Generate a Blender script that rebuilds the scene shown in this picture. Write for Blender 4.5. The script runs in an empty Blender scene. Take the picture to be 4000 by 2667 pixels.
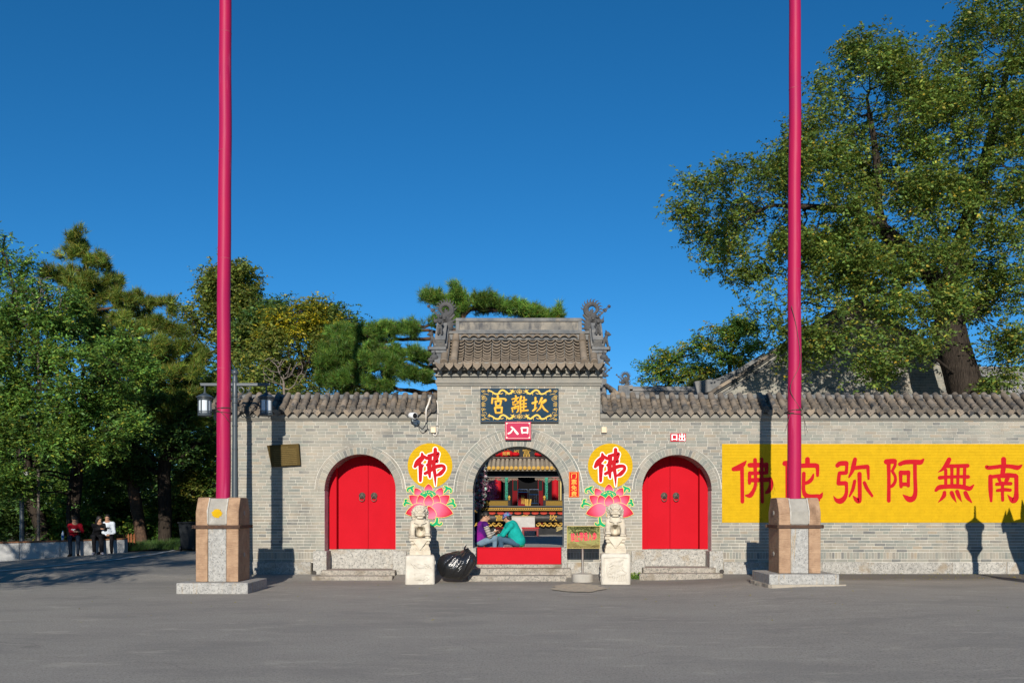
import bpy, bmesh, math, random
import numpy as np
from math import sin, cos, pi, sqrt, radians, atan2
from mathutils import Vector, Matrix
random.seed(7)
SC = bpy.context.scene
COL = SC.collection
# ------------------------------------------------------------------ camera
FPX, CX, HY, DW, EYE = 3600.0, 2032.0, 2003.0, 22.5, 1.48
cam = bpy.data.cameras.new('camera'); camo = bpy.data.objects.new('camera', cam); COL.objects.link(camo)
cam.sensor_width = 36; cam.lens = FPX/4000*36; cam.shift_x = -0.008; cam.shift_y = 0.1674
cam.clip_start = 0.1; cam.clip_end = 3000
camo.location = (0, -DW, EYE); camo.rotation_euler = (pi/2, 0, 0)
SC.camera = camo
# ------------------------------------------------------------------ sky, sun, exposure
SUN_A, SUN_T = 0.06, 0.37          # light drifts +x per metre of +y; falls per metre of +y
elev = math.atan(SUN_T/math.sqrt(1+SUN_A**2))
w = bpy.data.worlds.new('World'); SC.world = w; w.use_nodes = True
nt = w.node_tree; nt.nodes.clear()
sky = nt.nodes.new('ShaderNodeTexSky'); sky.sky_type = 'NISHITA'; sky.sun_disc = False
sky.sun_elevation = elev; sky.sun_rotation = pi + math.atan(SUN_A)
sky.altitude = 2500; sky.air_density = 1.0; sky.dust_density = 0.05; sky.ozone_density = 6.0
bg = nt.nodes.new('ShaderNodeBackground'); bg.inputs[1].default_value = 0.093
wo = nt.nodes.new('ShaderNodeOutputWorld')
hsv = nt.nodes.new('ShaderNodeHueSaturation'); hsv.inputs['Saturation'].default_value = 1.165; hsv.inputs['Hue'].default_value = 0.493; nt.links.new(sky.outputs[0], hsv.inputs['Color'])
nt.links.new(hsv.outputs[0], bg.inputs[0]); nt.links.new(bg.outputs[0], wo.inputs[0])
sun = bpy.data.lights.new('sun', 'SUN'); sun.energy = 4.7; sun.angle = radians(0.53); sun.color = (1.0, 0.93, 0.82)
suno = bpy.data.objects.new('sun', sun); COL.objects.link(suno)
suno.rotation_euler = Vector((SUN_A, 1, -SUN_T)).to_track_quat('-Z', 'Y').to_euler()
suno.location = (-2, -30, 20)
SC.view_settings.view_transform = 'Standard'; SC.view_settings.look = 'None'
SC.view_settings.exposure = 0.30; SC.view_settings.gamma = 1.0
SC.cycles.max_bounces = 6; SC.cycles.transparent_max_bounces = 6
# ------------------------------------------------------------------ helpers
def X(px, d=DW): return (px-CX)*d/FPX
def Z(py, d=DW): return EYE+(HY-py)*d/FPX
def P(px, py, d=DW): return Vector((X(px, d), d-DW, Z(py, d)))
BASE = {}
def base_of(o):
    return BASE.get(o.name, Vector((0, 0, 0))) if o is not None else Vector((0, 0, 0))
def tag(o, label=None, cat=None, group=None, kind=None):
    if label: o['label'] = label
    if cat: o['category'] = cat
    if group: o['group'] = group
    if kind: o['kind'] = kind
    return o
def thing(name, label, cat, loc=(0, 0, 0), group=None, rz=0):
    o = bpy.data.objects.new(name, None); COL.objects.link(o)
    o.location = loc; o.rotation_euler = (0, 0, rz); o.empty_display_size = 0.2
    BASE[o.name] = Vector((0, 0, 0)) if rz else Vector(loc)
    return tag(o, label, cat, group)
def local_thing(name, label, cat, loc, group=None, rz=0):
    """parts are given in the thing's own coordinates"""
    o = thing(name, label, cat, loc, group, rz); BASE[o.name] = Vector((0, 0, 0)); return o
def link(name, me, parent=None, loc=(0, 0, 0), scale=None, rot=None):
    o = bpy.data.objects.new(name, me); COL.objects.link(o)
    if parent is not None:
        o.parent = parent; BASE[o.name] = base_of(parent)
    o.location = loc
    if scale is not None: o.scale = scale
    if rot is not None: o.rotation_euler = rot
    return o
def copy_tree(o, parent=None):
    c = o.copy(); COL.objects.link(c); c.parent = parent
    if parent is not None: c.matrix_parent_inverse = o.matrix_parent_inverse.copy()
    for ch in list(o.children): copy_tree(ch, c)
    return c
def fast_mesh(name, V, F, mats, midx=None, smooth=False):
    """V (n,3) array, F list of (m,k) int arrays"""
    me = bpy.data.meshes.new(name)
    V = np.asarray(V, dtype=np.float32)
    me.vertices.add(len(V)); me.vertices.foreach_set('co', V.ravel())
    if isinstance(F, np.ndarray): F = [F]
    F = [f for f in F if len(f)]
    tot = sum(f.size for f in F); n = sum(len(f) for f in F)
    me.loops.add(tot); me.polygons.add(n)
    me.loops.foreach_set('vertex_index', np.concatenate([f.ravel() for f in F]).astype(np.int32))
    ls = []; s = 0
    for f in F:
        ls.append(s+np.arange(len(f))*f.shape[1]); s += f.size
    me.polygons.foreach_set('loop_start', np.concatenate(ls).astype(np.int32))
    for m in (mats if isinstance(mats, (list, tuple)) else [mats]): me.materials.append(m)
    if midx is not None: me.polygons.foreach_set('material_index', np.asarray(midx, dtype=np.int32))
    if smooth: me.polygons.foreach_set('use_smooth', np.ones(n, dtype=bool))
    me.update(calc_edges=True); me.validate()
    return me
def catmull(pts, n=6):
    pts = [np.array(p, float) for p in pts]
    if len(pts) < 3: return [pts[0]+(pts[-1]-pts[0])*t/n for t in range(n+1)]
    q = [2*pts[0]-pts[1]]+pts+[2*pts[-1]-pts[-2]]
    out = []
    for i in range(1, len(q)-2):
        p0, p1, p2, p3 = q[i-1:i+3]
        for k in range(n):
            t = k/n
            out.append(0.5*((2*p1)+(-p0+p2)*t+(2*p0-5*p1+4*p2-p3)*t*t+(-p0+3*p1-3*p2+p3)*t**3))
    out.append(pts[-1]); return out
class G:
    """collects shapes, then builds ONE mesh object"""
    def __init__(s): s.v = []; s.f = []; s.m = []; s.cm = 0
    def mat(s, i): s.cm = i; return s
    def add(s, V, F):
        b = len(s.v); s.v += [tuple(p) for p in V]; s.f += [tuple(b+i for i in f) for f in F]; s.m += [s.cm]*len(F); return s
    def box(s, x0, x1, y0, y1, z0, z1):
        V = [(x0,y0,z0),(x1,y0,z0),(x1,y1,z0),(x0,y1,z0),(x0,y0,z1),(x1,y0,z1),(x1,y1,z1),(x0,y1,z1)]
        return s.add(V, [(0,3,2,1),(4,5,6,7),(0,1,5,4),(1,2,6,5),(2,3,7,6),(3,0,4,7)])
    def xz(s, poly, y0, y1):
        """prism of an xz outline (counter-clockwise seen from -y)"""
        n = len(poly); V = [(x,y0,z) for x,z in poly]+[(x,y1,z) for x,z in poly]
        F = [tuple(range(n)), tuple(range(2*n-1, n-1, -1))]+[(i, i+n, (i+1)%n+n, (i+1)%n) for i in range(n)]
        return s.add(V, F)
    def yz(s, poly, x0, x1):
        n = len(poly); V = [(x0,y,z) for y,z in poly]+[(x1,y,z) for y,z in poly]
        F = [tuple(range(n-1,-1,-1)), tuple(range(n, 2*n))]+[((i+1)%n, (i+1)%n+n, i+n, i) for i in range(n)]
        return s.add(V, F)
    def xy(s, poly, z0, z1):
        n = len(poly); V = [(x,y,z0) for x,y in poly]+[(x,y,z1) for x,y in poly]
        F = [tuple(range(n-1,-1,-1)), tuple(range(n, 2*n))]+[(i, (i+1)%n, (i+1)%n+n, i+n) for i in range(n)]
        return s.add(V, F)
    def tube(s, path, r, n=8, cap=True, flat=1.0):
        path = [Vector(p) for p in path]; k = len(path)
        rr = r if hasattr(r, '__len__') else [r]*k
        V = []; F = []; up = None
        for i, p in enumerate(path):
            t = (path[min(i+1,k-1)]-path[max(i-1,0)])
            t = t.normalized() if t.length > 1e-9 else Vector((0,0,1))
            if up is None: up = t.orthogonal().normalized()
            up = (up-t*up.dot(t)); up = up.normalized() if up.length > 1e-6 else t.orthogonal().normalized()
            sd = t.cross(up)
            for j in range(n):
                a = 2*pi*j/n
                V.append(p+up*cos(a)*rr[i]+sd*sin(a)*rr[i]*flat)
        for i in range(k-1):
            for j in range(n):
                a = i*n+j; b = i*n+(j+1)%n; F.append((a, b, b+n, a+n))
        if cap: F.append(tuple(range(n-1,-1,-1))); F.append(tuple(range((k-1)*n, k*n)))
        return s.add(V, F)
    def lathe(s, prof, c=(0,0,0), n=16, axis='z', sx=1.0, sy=1.0, ph=0.0):
        V = []; F = []; k = len(prof)
        for r, h in prof:
            for j in range(n):
                a = 2*pi*j/n+ph
                if axis == 'z': V.append((c[0]+r*cos(a)*sx, c[1]+r*sin(a)*sy, c[2]+h))
                elif axis == 'y': V.append((c[0]+r*cos(a), c[1]+h, c[2]-r*sin(a)))
                else: V.append((c[0]+h, c[1]+r*cos(a), c[2]+r*sin(a)))
        for i in range(k-1):
            for j in range(n):
                a = i*n+j; b = i*n+(j+1)%n; F.append((a, b, b+n, a+n))
        F.append(tuple(range(n-1,-1,-1))); F.append(tuple(range((k-1)*n, k*n)))
        return s.add(V, F)
    def ball(s, c, r, n=12, m=8):
        r = r if hasattr(r, '__len__') else (r,r,r)
        V = [(c[0],c[1],c[2]-r[2])]; F = []
        for i in range(1, m):
            t = pi*i/m-pi/2
            for j in range(n):
                a = 2*pi*j/n; V.append((c[0]+r[0]*cos(t)*cos(a), c[1]+r[1]*cos(t)*sin(a), c[2]+r[2]*sin(t)))
        V.append((c[0],c[1],c[2]+r[2])); top = len(V)-1
        for j in range(n):
            F.append((0, 1+(j+1)%n, 1+j)); F.append((top, 1+(m-2)*n+j, 1+(m-2)*n+(j+1)%n))
        for i in range(m-2):
            for j in range(n):
                a = 1+i*n+j; b = 1+i*n+(j+1)%n; F.append((a, b, b+n, a+n))
        return s.add(V, F)
    def xform(s, M, start=0):
        s.v = s.v[:start]+[tuple(M@Vector(p)) for p in s.v[start:]]; return s
    def mesh(s, name, mats, smooth=False, bevel=0, off=None, seg=1):
        me = bpy.data.meshes.new(name)
        v = s.v if off is None else [(a-off[0], b-off[1], c-off[2]) for a, b, c in s.v]
        me.from_pydata(v, [], s.f)
        for m in (mats if isinstance(mats, (list, tuple)) else [mats]): me.materials.append(m)
        if any(s.m): me.polygons.foreach_set('material_index', s.m)
        if bevel:
            bm = bmesh.new(); bm.from_mesh(me)
            bmesh.ops.bevel(bm, geom=[e for e in bm.edges if len(e.link_faces) == 2 and e.calc_face_angle(0) > 0.5], offset=bevel, segments=seg, affect='EDGES', profile=0.5)
            bm.to_mesh(me); bm.free()
        if smooth:
            me.polygons.foreach_set('use_smooth', [True]*len(me.polygons))
            try: me.set_sharp_from_angle(angle=radians(40))
            except Exception: pass
        me.update(); return me
    def build(s, name, mats, parent=None, smooth=False, bevel=0, seg=1):
        return link(name, s.mesh(name, mats, smooth, bevel, base_of(parent), seg), parent)
def clip_convex(poly, clip):
    """Sutherland-Hodgman; both counter-clockwise lists of (x,z)"""
    out = poly
    for i in range(len(clip)):
        ax, az = clip[i]; bx, bz = clip[(i+1) % len(clip)]
        inp = out; out = []
        if not inp: break
        def side(p): return (bx-ax)*(p[1]-az)-(bz-az)*(p[0]-ax)
        for k in range(len(inp)):
            p, q = inp[k-1], inp[k]; sp, sq = side(p), side(q)
            if (sp >= 0) != (sq >= 0):
                t = sp/(sp-sq); out.append((p[0]+(q[0]-p[0])*t, p[1]+(q[1]-p[1])*t))
            if sq >= 0: out.append(q)
    return out
# ------------------------------------------------------------------ materials
def _n(nt, t, **kw):
    n = nt.nodes.new(t)
    for k, v in kw.items():
        if k in n.inputs.keys(): n.inputs[k].default_value = v
        else: setattr(n, k, v)
    return n
def c4(c): return (c[0], c[1], c[2], 1.0)
def mixc(nt, fac, a, b, mode='MIX'):
    m = nt.nodes.new('ShaderNodeMix'); m.data_type = 'RGBA'; m.blend_type = mode
    for i, v in ((0, fac), (6, a), (7, b)):
        if hasattr(v, 'is_output') or isinstance(v, bpy.types.NodeSocket): nt.links.new(v, m.inputs[i])
        elif i == 0: m.inputs[0].default_value = v
        else: m.inputs[i].default_value = c4(v)
    return m.outputs[2]
def maths(nt, op, a, b=None, clamp=False):
    m = nt.nodes.new('ShaderNodeMath'); m.operation = op; m.use_clamp = clamp
    for i, v in ((0, a), (1, b)):
        if v is None: continue
        if isinstance(v, bpy.types.NodeSocket): nt.links.new(v, m.inputs[i])
        else: m.inputs[i].default_value = v
    return m.outputs[0]
def ramp(nt, fac, stops):
    r = nt.nodes.new('ShaderNodeValToRGB'); nt.links.new(fac, r.inputs[0])
    e = r.color_ramp.elements
    while len(e) < len(stops): e.new(0.5)
    for el, (p, c) in zip(e, stops): el.position = p; el.color = c4(c) if len(c) == 3 else c
    return r.outputs[0]
def noise(nt, scale, detail=4, rough=0.55, coord='Position', sc=(1,1,1), out='Fac', dist=0):
    if coord == 'Position':
        src = nt.nodes.new('ShaderNodeNewGeometry').outputs['Position']
    else:
        src = nt.nodes.new('ShaderNodeTexCoord').outputs['Object']
    if sc != (1,1,1):
        mp = nt.nodes.new('ShaderNodeMapping'); mp.inputs['Scale'].default_value = sc; nt.links.new(src, mp.inputs[0]); src = mp.outputs[0]
    t = _n(nt, 'ShaderNodeTexNoise', Scale=scale, Detail=detail, Roughness=rough, Distortion=dist); nt.links.new(src, t.inputs['Vector'])
    return t.outputs[out]
def rnd_value(nt):
    a = nt.nodes.new('ShaderNodeObjectInfo').outputs['Random']; b = nt.nodes.new('ShaderNodeNewGeometry').outputs['Random Per Island']
    return maths(nt, 'FRACT', maths(nt, 'ADD', a, b))
MATS = {}
def new_mat(name):
    m = bpy.data.materials.new(name); m.use_nodes = True; MATS[name] = m
    nt = m.node_tree; p = nt.nodes['Principled BSDF']
    return m, nt, p
def M(name, c1, c2=None, scale=6.0, rough=0.8, bump=0.0, bscale=60.0, metal=0.0, var=0.0, spots=None, spec=0.3, contrast=(0.35, 0.65), sc=(1,1,1), bsc=(1,1,1), stain=None, coat=0.0):
    """plain surface: two colours mixed by noise, optional per-piece brightness variation, speckle, stain and bump"""
    if name in MATS: return MATS[name]
    m, nt, p = new_mat(name)
    col = None
    if c2 is not None:
        f = noise(nt, scale, 5, 0.6, sc=sc)
        r = nt.nodes.new('ShaderNodeMapRange'); nt.links.new(f, r.inputs[0]); r.inputs[1].default_value = contrast[0]; r.inputs[2].default_value = contrast[1]
        col = mixc(nt, r.outputs[0], c1, c2)
    if spots:
        sscale, scol, thr = spots
        f = noise(nt, sscale, 2, 0.5); r = nt.nodes.new('ShaderNodeMapRange'); nt.links.new(f, r.inputs[0]); r.inputs[1].default_value = thr; r.inputs[2].default_value = thr+0.08
        col = mixc(nt, r.outputs[0], col if col is not None else c1, scol)
    if stain:
        sscale, scol, lo, hi, ssc = stain
        f = noise(nt, sscale, 6, 0.65, sc=ssc); r = nt.nodes.new('ShaderNodeMapRange'); nt.links.new(f, r.inputs[0]); r.inputs[1].default_value = lo; r.inputs[2].default_value = hi
        col = mixc(nt, r.outputs[0], col if col is not None else c1, scol)
    if var:
        v = maths(nt, 'MULTIPLY_ADD', rnd_value(nt), 2*var); v.node.inputs[2].default_value = 1-var
        hs = nt.nodes.new('ShaderNodeHueSaturation'); nt.links.new(v, hs.inputs['Value'])
        if col is None: hs.inputs['Color'].default_value = c4(c1)
        else: nt.links.new(col, hs.inputs['Color'])
        col = hs.outputs[0]
    if col is None: p.inputs['Base Color'].default_value = c4(c1)
    else: nt.links.new(col, p.inputs['Base Color'])
    p.inputs['Roughness'].default_value = rough; p.inputs['Metallic'].default_value = metal; p.inputs['Specular IOR Level'].default_value = spec
    p.inputs['Coat Weight'].default_value = coat
    if bump:
        b = _n(nt, 'ShaderNodeBump', Strength=1.0, Distance=bump); nt.links.new(noise(nt, bscale, 5, 0.6, sc=bsc), b.inputs['Height']); nt.links.new(b.outputs[0], p.inputs['Normal'])
    return m
# ---- SDF surfaces (people, lions, beasts)
def sdf_mesh(prims, h, k=0.02, name='m', mats=None, smooth=True):
    """prims: ('c',a,b,ra,rb[,mat,k]) tapered capsule | ('e',c,(rx,ry,rz)[,mat,k,R]) ellipsoid | ('-e',...) / ('-c',...) carved away"""
    bb = []
    for p in prims:
        if p[0].endswith('c'):
            a, b = np.array(p[1], float), np.array(p[2], float); r = max(p[3], p[4]); bb.append((np.minimum(a,b)-r, np.maximum(a,b)+r))
        else:
            c = np.array(p[1], float); r = np.array(p[2], float); r = np.full(3, r.max()) if len(p) > 5 and p[5] is not None else r; bb.append((c-r, c+r))
    lo = np.min([b[0] for b, p in zip(bb, prims) if p[0][0] != '-'], 0)-3*h; hi = np.max([b[1] for b, p in zip(bb, prims) if p[0][0] != '-'], 0)+3*h
    n = np.ceil((hi-lo)/h).astype(int)+1
    D = np.full(n, 1.0, np.float32); ID = np.zeros(n, np.int16)
    for p, (b0, b1) in zip(prims, bb):
        kk = p[6] if (p[0].endswith('c') and len(p) > 6) else (p[4] if (p[0].endswith('e') and len(p) > 4 and p[4] is not None) else k)
        mi = (p[5] if len(p) > 5 else 0) if p[0].endswith('c') else (p[3] if len(p) > 3 else 0)
        pad = kk*2+3*h
        i0 = np.clip(np.floor((b0-pad-lo)/h).astype(int), 0, n-1); i1 = np.clip(np.ceil((b1+pad-lo)/h).astype(int)+1, 1, n)
        if np.any(i1 <= i0): continue
        g = np.stack(np.meshgrid(*[lo[a]+h*np.arange(i0[a], i1[a]) for a in range(3)], indexing='ij'), -1)
        if p[0].endswith('c'):
            a, b = np.array(p[1], float), np.array(p[2], float); ab = b-a; L = max(ab@ab, 1e-12)
            t = np.clip(((g-a)@ab)/L, 0, 1); d = np.linalg.norm(g-a-t[...,None]*ab, axis=-1)-(p[3]+(p[4]-p[3])*t)
        else:
            q = g-np.array(p[1], float)
            if len(p) > 5 and p[5] is not None: q = q@np.array(p[5])
            r = np.array(p[2], float); k0 = np.linalg.norm(q/r, axis=-1); k1 = np.linalg.norm(q/(r*r), axis=-1)
            d = k0*(k0-1)/np.maximum(k1, 1e-9)
        sl = tuple(slice(i0[a], i1[a]) for a in range(3))
        o = D[sl]
        if p[0][0] == '-':
            hh = np.maximum(kk-np.abs(o+d), 0)/max(kk, 1e-9); D[sl] = np.maximum(o, -d)+hh*hh*kk*0.25
        else:
            I = ID[sl]; I[d < o] = mi; ID[sl] = I
            hh = np.maximum(kk-np.abs(o-d), 0)/max(kk, 1e-9); D[sl] = np.minimum(o, d)-hh*hh*kk*0.25
    S = D < 0
    c = S[:-1,:-1,:-1].astype(np.int8)
    cnt = np.zeros(c.shape, np.int8)
    offs = [(i,j,l) for i in (0,1) for j in (0,1) for l in (0,1)]
    nx, ny, nz = c.shape
    for i,j,l in offs: cnt += S[i:i+nx, j:j+ny, l:l+nz]
    act = (cnt > 0) & (cnt < 8)
    idx = -np.ones(act.shape, np.int64); ijk = np.argwhere(act); idx[act] = np.arange(len(ijk))
    acc = np.zeros((len(ijk), 3)); wt = np.zeros(len(ijk))
    for a in range(3):
        for o in offs:
            if o[a]: continue
            o2 = list(o); o2[a] = 1
            A = D[tuple((ijk+o).T)]; B = D[tuple((ijk+o2).T)]
            cr = (A < 0) != (B < 0); t = np.where(cr, A/np.where(cr, A-B, 1), 0)
            pt = np.tile(np.array(o, float), (len(ijk), 1)); pt[:, a] = t
            acc += pt*cr[:, None]; wt += cr
    V = lo+(ijk+acc/np.maximum(wt, 1)[:, None])*h
    FM = []
    for a in range(3):
        b, cc = (a+1) % 3, (a+2) % 3
        s0 = [slice(None)]*3; s1 = [slice(None)]*3; s0[a] = slice(0, -1); s1[a] = slice(1, None)
        A, B = S[tuple(s0)], S[tuple(s1)]
        for flip, msk in ((False, A & ~B), (True, ~A & B)):
            e = np.argwhere(msk); e = e[(e[:, b] > 0) & (e[:, cc] > 0)]
            e = e[(e[:, b] < act.shape[b]) & (e[:, cc] < act.shape[cc]) & (e[:, a] < act.shape[a])]
            if not len(e): continue
            def at(db, dc):
                q = e.copy(); q[:, b] += db; q[:, cc] += dc; return idx[tuple(q.T)]
            q = np.stack([at(-1,-1), at(0,-1), at(0,0), at(-1,0)], 1)
            if flip: q = q[:, ::-1]
            FM.append(q)
    F = np.concatenate(FM); F = F[(F >= 0).all(1)]
    vi = np.clip(np.round((V-lo)/h).astype(int), 0, n-1); vm = ID[tuple(vi.T)]
    return fast_mesh(name, V, F, mats, midx=vm[F[:, 0]] if isinstance(mats, (list, tuple)) and len(mats) > 1 else None, smooth=smooth)
# ---- brush lettering: strokes [(x,y,w),...] in the drawing's own units
def stroke_mesh(g, strokes, to_xz, y, unit, extra=0.0, raise_=0.0, dy=0.0003, sm=5):
    for si, st in enumerate(strokes):
        pts = catmull([(p[0], p[1], p[2]) for p in st], sm) if len(st) > 1 else [np.array(st[0], float)]*2
        yy = y-si*dy; L = []; n = len(pts)
        for i in range(n):
            a = pts[max(i-1, 0)]; b = pts[min(i+1, n-1)]; t = np.array([b[0]-a[0], b[1]-a[1]]); t = t/max(np.linalg.norm(t), 1e-6)
            L.append((pts[i], np.array([-t[1], t[0]]), max(pts[i][2], 4)/2+extra, t))
        V = []; F = []
        # start cap, body, end cap as rows of (left, mid, right)
        rows = []
        p, nn, hw, t = L[0]
        for q in (80, 55, 28): rows.append((p[:2]-t*hw*sin(radians(q)), nn, hw*cos(radians(q))))
        for p, nn, hw, t in L: rows.append((p[:2], nn, hw))
        p, nn, hw, t = L[-1]
        for q in (28, 55, 80): rows.append((p[:2]+t*hw*sin(radians(q)), nn, hw*cos(radians(q))))
        for c, nn, hw in rows:
            for s_, h_ in ((-1, 0), (-0.5, 0.8), (0, 1), (0.5, 0.8), (1, 0)) if raise_ else ((-1, 0), (1, 0)):
                q = c+nn*hw*s_; x, z = to_xz(q[0], q[1]); V.append((x, yy-raise_*h_*min(1, hw/16.0), z))
        k = 5 if raise_ else 2
        for i in range(len(rows)-1):
            for j in range(k-1): F.append((i*k+j, i*k+j+1, (i+1)*k+j+1, (i+1)*k+j))
        # orient towards -y
        v0, v1, v2 = [Vector(V[i]) for i in F[len(F)//2][:3]]
        if (v1-v0).cross(v2-v0).y > 0: F = [tuple(reversed(f)) for f in F]
        g.add(V, F)
    return g
def text_mesh(txt, size, mats, name='text', ext=0.002, bold=0.0, vertical=False):
    cu = bpy.data.curves.new(name, 'FONT'); cu.body = txt if not vertical else '\n'.join(txt); cu.size = size; cu.extrude = ext; cu.offset = bold
    cu.align_x = 'CENTER'; cu.align_y = 'CENTER'; cu.resolution_u = 3; cu.space_line = 0.95
    o = bpy.data.objects.new(name, cu); COL.objects.link(o)
    dg = bpy.context.evaluated_depsgraph_get(); me = bpy.data.meshes.new_from_object(o.evaluated_get(dg)); me.name = name
    me.materials.clear(); me.materials.append(mats)
    bpy.data.objects.remove(o); bpy.data.curves.remove(cu)
    return me
def text_part(txt, size, mat, parent, loc, name='lettering', ext=0.003, bold=0.0, vertical=False, fit=None):
    me = text_mesh(txt, size, mat, name, ext, bold, vertical)
    b = base_of(parent); o = link(name, me, parent, Vector(loc)-b, rot=(pi/2, 0, 0))
    if fit:
        co = np.empty(len(me.vertices)*3); me.vertices.foreach_get('co', co); co = co.reshape(-1, 3)
        mn, mx = co.min(0), co.max(0); sx = fit[0]/(mx[0]-mn[0]); sy = fit[1]/(mx[1]-mn[1]); ce = (mn+mx)/2
        co[:, 0] = (co[:, 0]-ce[0])*sx; co[:, 1] = (co[:, 1]-ce[1])*sy; me.vertices.foreach_set('co', co.ravel()); me.update()
    return o
# ================================================================== SETTING
def sstep(a, b, x):
    t = np.clip((x-a)/(b-a), 0, 1); return t*t*(3-2*t)
def ground_z(x, y):
    x = np.asarray(x, float); y = np.asarray(y, float)
    front = -0.13*sstep(0.05, -1.0, y)*(1-sstep(3.0, 6.5, x))
    back = 0.012*np.clip(y-1, 0, 40)*sstep(-7, -10, x)-0.02*sstep(0, 6, y)*sstep(-7, -10, x)-0.065*np.clip(-14-x, 0, 6)*sstep(2, 8, y)
    return front+back
def asphalt_mat():
    m, nt, p = new_mat('asphalt')
    big = noise(nt, 0.35, 5, 0.6); mid = noise(nt, 3.0, 6, 0.7, sc=(0.35, 1, 1)); fine = noise(nt, 120, 3, 0.7); grit = noise(nt, 38, 4, 0.75)
    c = ramp(nt, big, [(0.30, (0.309, 0.287, 0.252)), (0.5, (0.352, 0.326, 0.286)), (0.72, (0.389, 0.362, 0.315))])
    c = mixc(nt, maths(nt, 'MULTIPLY', ramp(nt, mid, [(0.45, (0,0,0)), (0.75, (1,1,1))]), 0.45), c, (0.429, 0.401, 0.353))
    c = mixc(nt, maths(nt, 'MULTIPLY', ramp(nt, grit, [(0.38, (1,1,1)), (0.50, (0,0,0))]), 0.75), c, (0.168, 0.154, 0.134))
    c = mixc(nt, maths(nt, 'MULTIPLY', ramp(nt, fine, [(0.56, (0,0,0)), (0.66, (1,1,1))]), 0.5), c, (0.447, 0.416, 0.366))
    c = mixc(nt, maths(nt, 'MULTIPLY', ramp(nt, noise(nt, 0.9, 6, 0.7, sc=(0.5, 1, 1)), [(0.50, (0,0,0)), (0.62, (1,1,1))]), 0.40), c, (0.232, 0.220, 0.198))
    c = mixc(nt, maths(nt, 'MULTIPLY', ramp(nt, noise(nt, 2.1, 6, 0.72, sc=(0.6, 1.3, 1)), [(0.57, (0,0,0)), (0.66, (1,1,1))]), 0.5), c, (0.497, 0.448, 0.380))
    c = mixc(nt, maths(nt, 'MULTIPLY', ramp(nt, noise(nt, 14, 5, 0.75), [(0.58, (0,0,0)), (0.68, (1,1,1))]), 0.35), c, (0.15, 0.138, 0.123))
    # newer, darker strip laid along the foot of the wall
    pos = nt.nodes.new('ShaderNodeNewGeometry').outputs['Position']; sp = nt.nodes.new('ShaderNodeSeparateXYZ'); nt.links.new(pos, sp.inputs[0])
    wob = maths(nt, 'MULTIPLY', noise(nt, 0.7, 5, 0.6), 1.6)
    edge = maths(nt, 'ADD', maths(nt, 'ADD', sp.outputs[1], 2.0), wob)
    r = nt.nodes.new('ShaderNodeMapRange'); nt.links.new(edge, r.inputs[0]); r.inputs[1].default_value = 0.35; r.inputs[2].default_value = 1.2
    right = nt.nodes.new('ShaderNodeMapRange'); nt.links.new(sp.outputs[0], right.inputs[0]); right.inputs[1].default_value = -1.0; right.inputs[2].default_value = 9.0; right.inputs[3].default_value = 0.25; right.inputs[4].default_value = 0.85
    c = mixc(nt, maths(nt, 'MULTIPLY', r.outputs[0], right.outputs[0]), c, (0.137, 0.125, 0.111))
    # cracks
    v = _n(nt, 'ShaderNodeTexVoronoi', Scale=0.32); v.feature = 'DISTANCE_TO_EDGE'
    wp = nt.nodes.new('ShaderNodeMix'); wp.data_type = 'RGBA'; wp.blend_type = 'ADD'; wp.inputs[0].default_value = 0.5
    nt.links.new(pos, wp.inputs[6]); nt.links.new(noise(nt, 1.2, 6, 0.65, out='Color'), wp.inputs[7]); nt.links.new(wp.outputs[2], v.inputs['Vector'])
    cr = ramp(nt, v.outputs['Distance'], [(0.0, (1,1,1)), (0.006, (0,0,0))])
    c = mixc(nt, maths(nt, 'MULTIPLY', maths(nt, 'MULTIPLY', cr, ramp(nt, noise(nt, 0.5, 2), [(0.58, (0,0,0)), (0.68, (1,1,1))])), 0.3), c, (0.05, 0.048, 0.045))
    nt.links.new(c, p.inputs['Base Color']); p.inputs['Roughness'].default_value = 0.88; p.inputs['Specular IOR Level'].default_value = 0.25
    b = _n(nt, 'ShaderNodeBump', Strength=0.9, Distance=0.012); nt.links.new(maths(nt, 'ADD', fine, maths(nt, 'MULTIPLY', grit, 1.5)), b.inputs['Height']); nt.links.new(b.outputs[0], p.inputs['Normal'])
    return m
ASPHALT = asphalt_mat()
def sheet(name, xs, ys, zf, mat, kind='structure', parent=None):
    gx, gy = np.meshgrid(xs, ys, indexing='ij'); V = np.stack([gx, gy, zf(gx, gy)], -1).reshape(-1, 3)
    a = np.arange(len(xs)*len(ys)).reshape(len(xs), len(ys))
    F = np.stack([a[:-1,:-1], a[1:,:-1], a[1:,1:], a[:-1,1:]], -1).reshape(-1, 4)
    o = link(name, fast_mesh(name, V, F, mat, smooth=True), parent)
    if kind and parent is None: o['kind'] = kind
    return o
gx = np.unique(np.concatenate([[-900,-300,-120,-60], np.arange(-40, 40.1, 0.5), [60,120,300,900]]))
gy = np.unique(np.concatenate([[-300,-100,-45], np.arange(-30, 6, 0.25), np.arange(6, 60, 2), [90,150,300,1200]]))
sheet('road', gx, gy, ground_z, ASPHALT)
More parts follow.
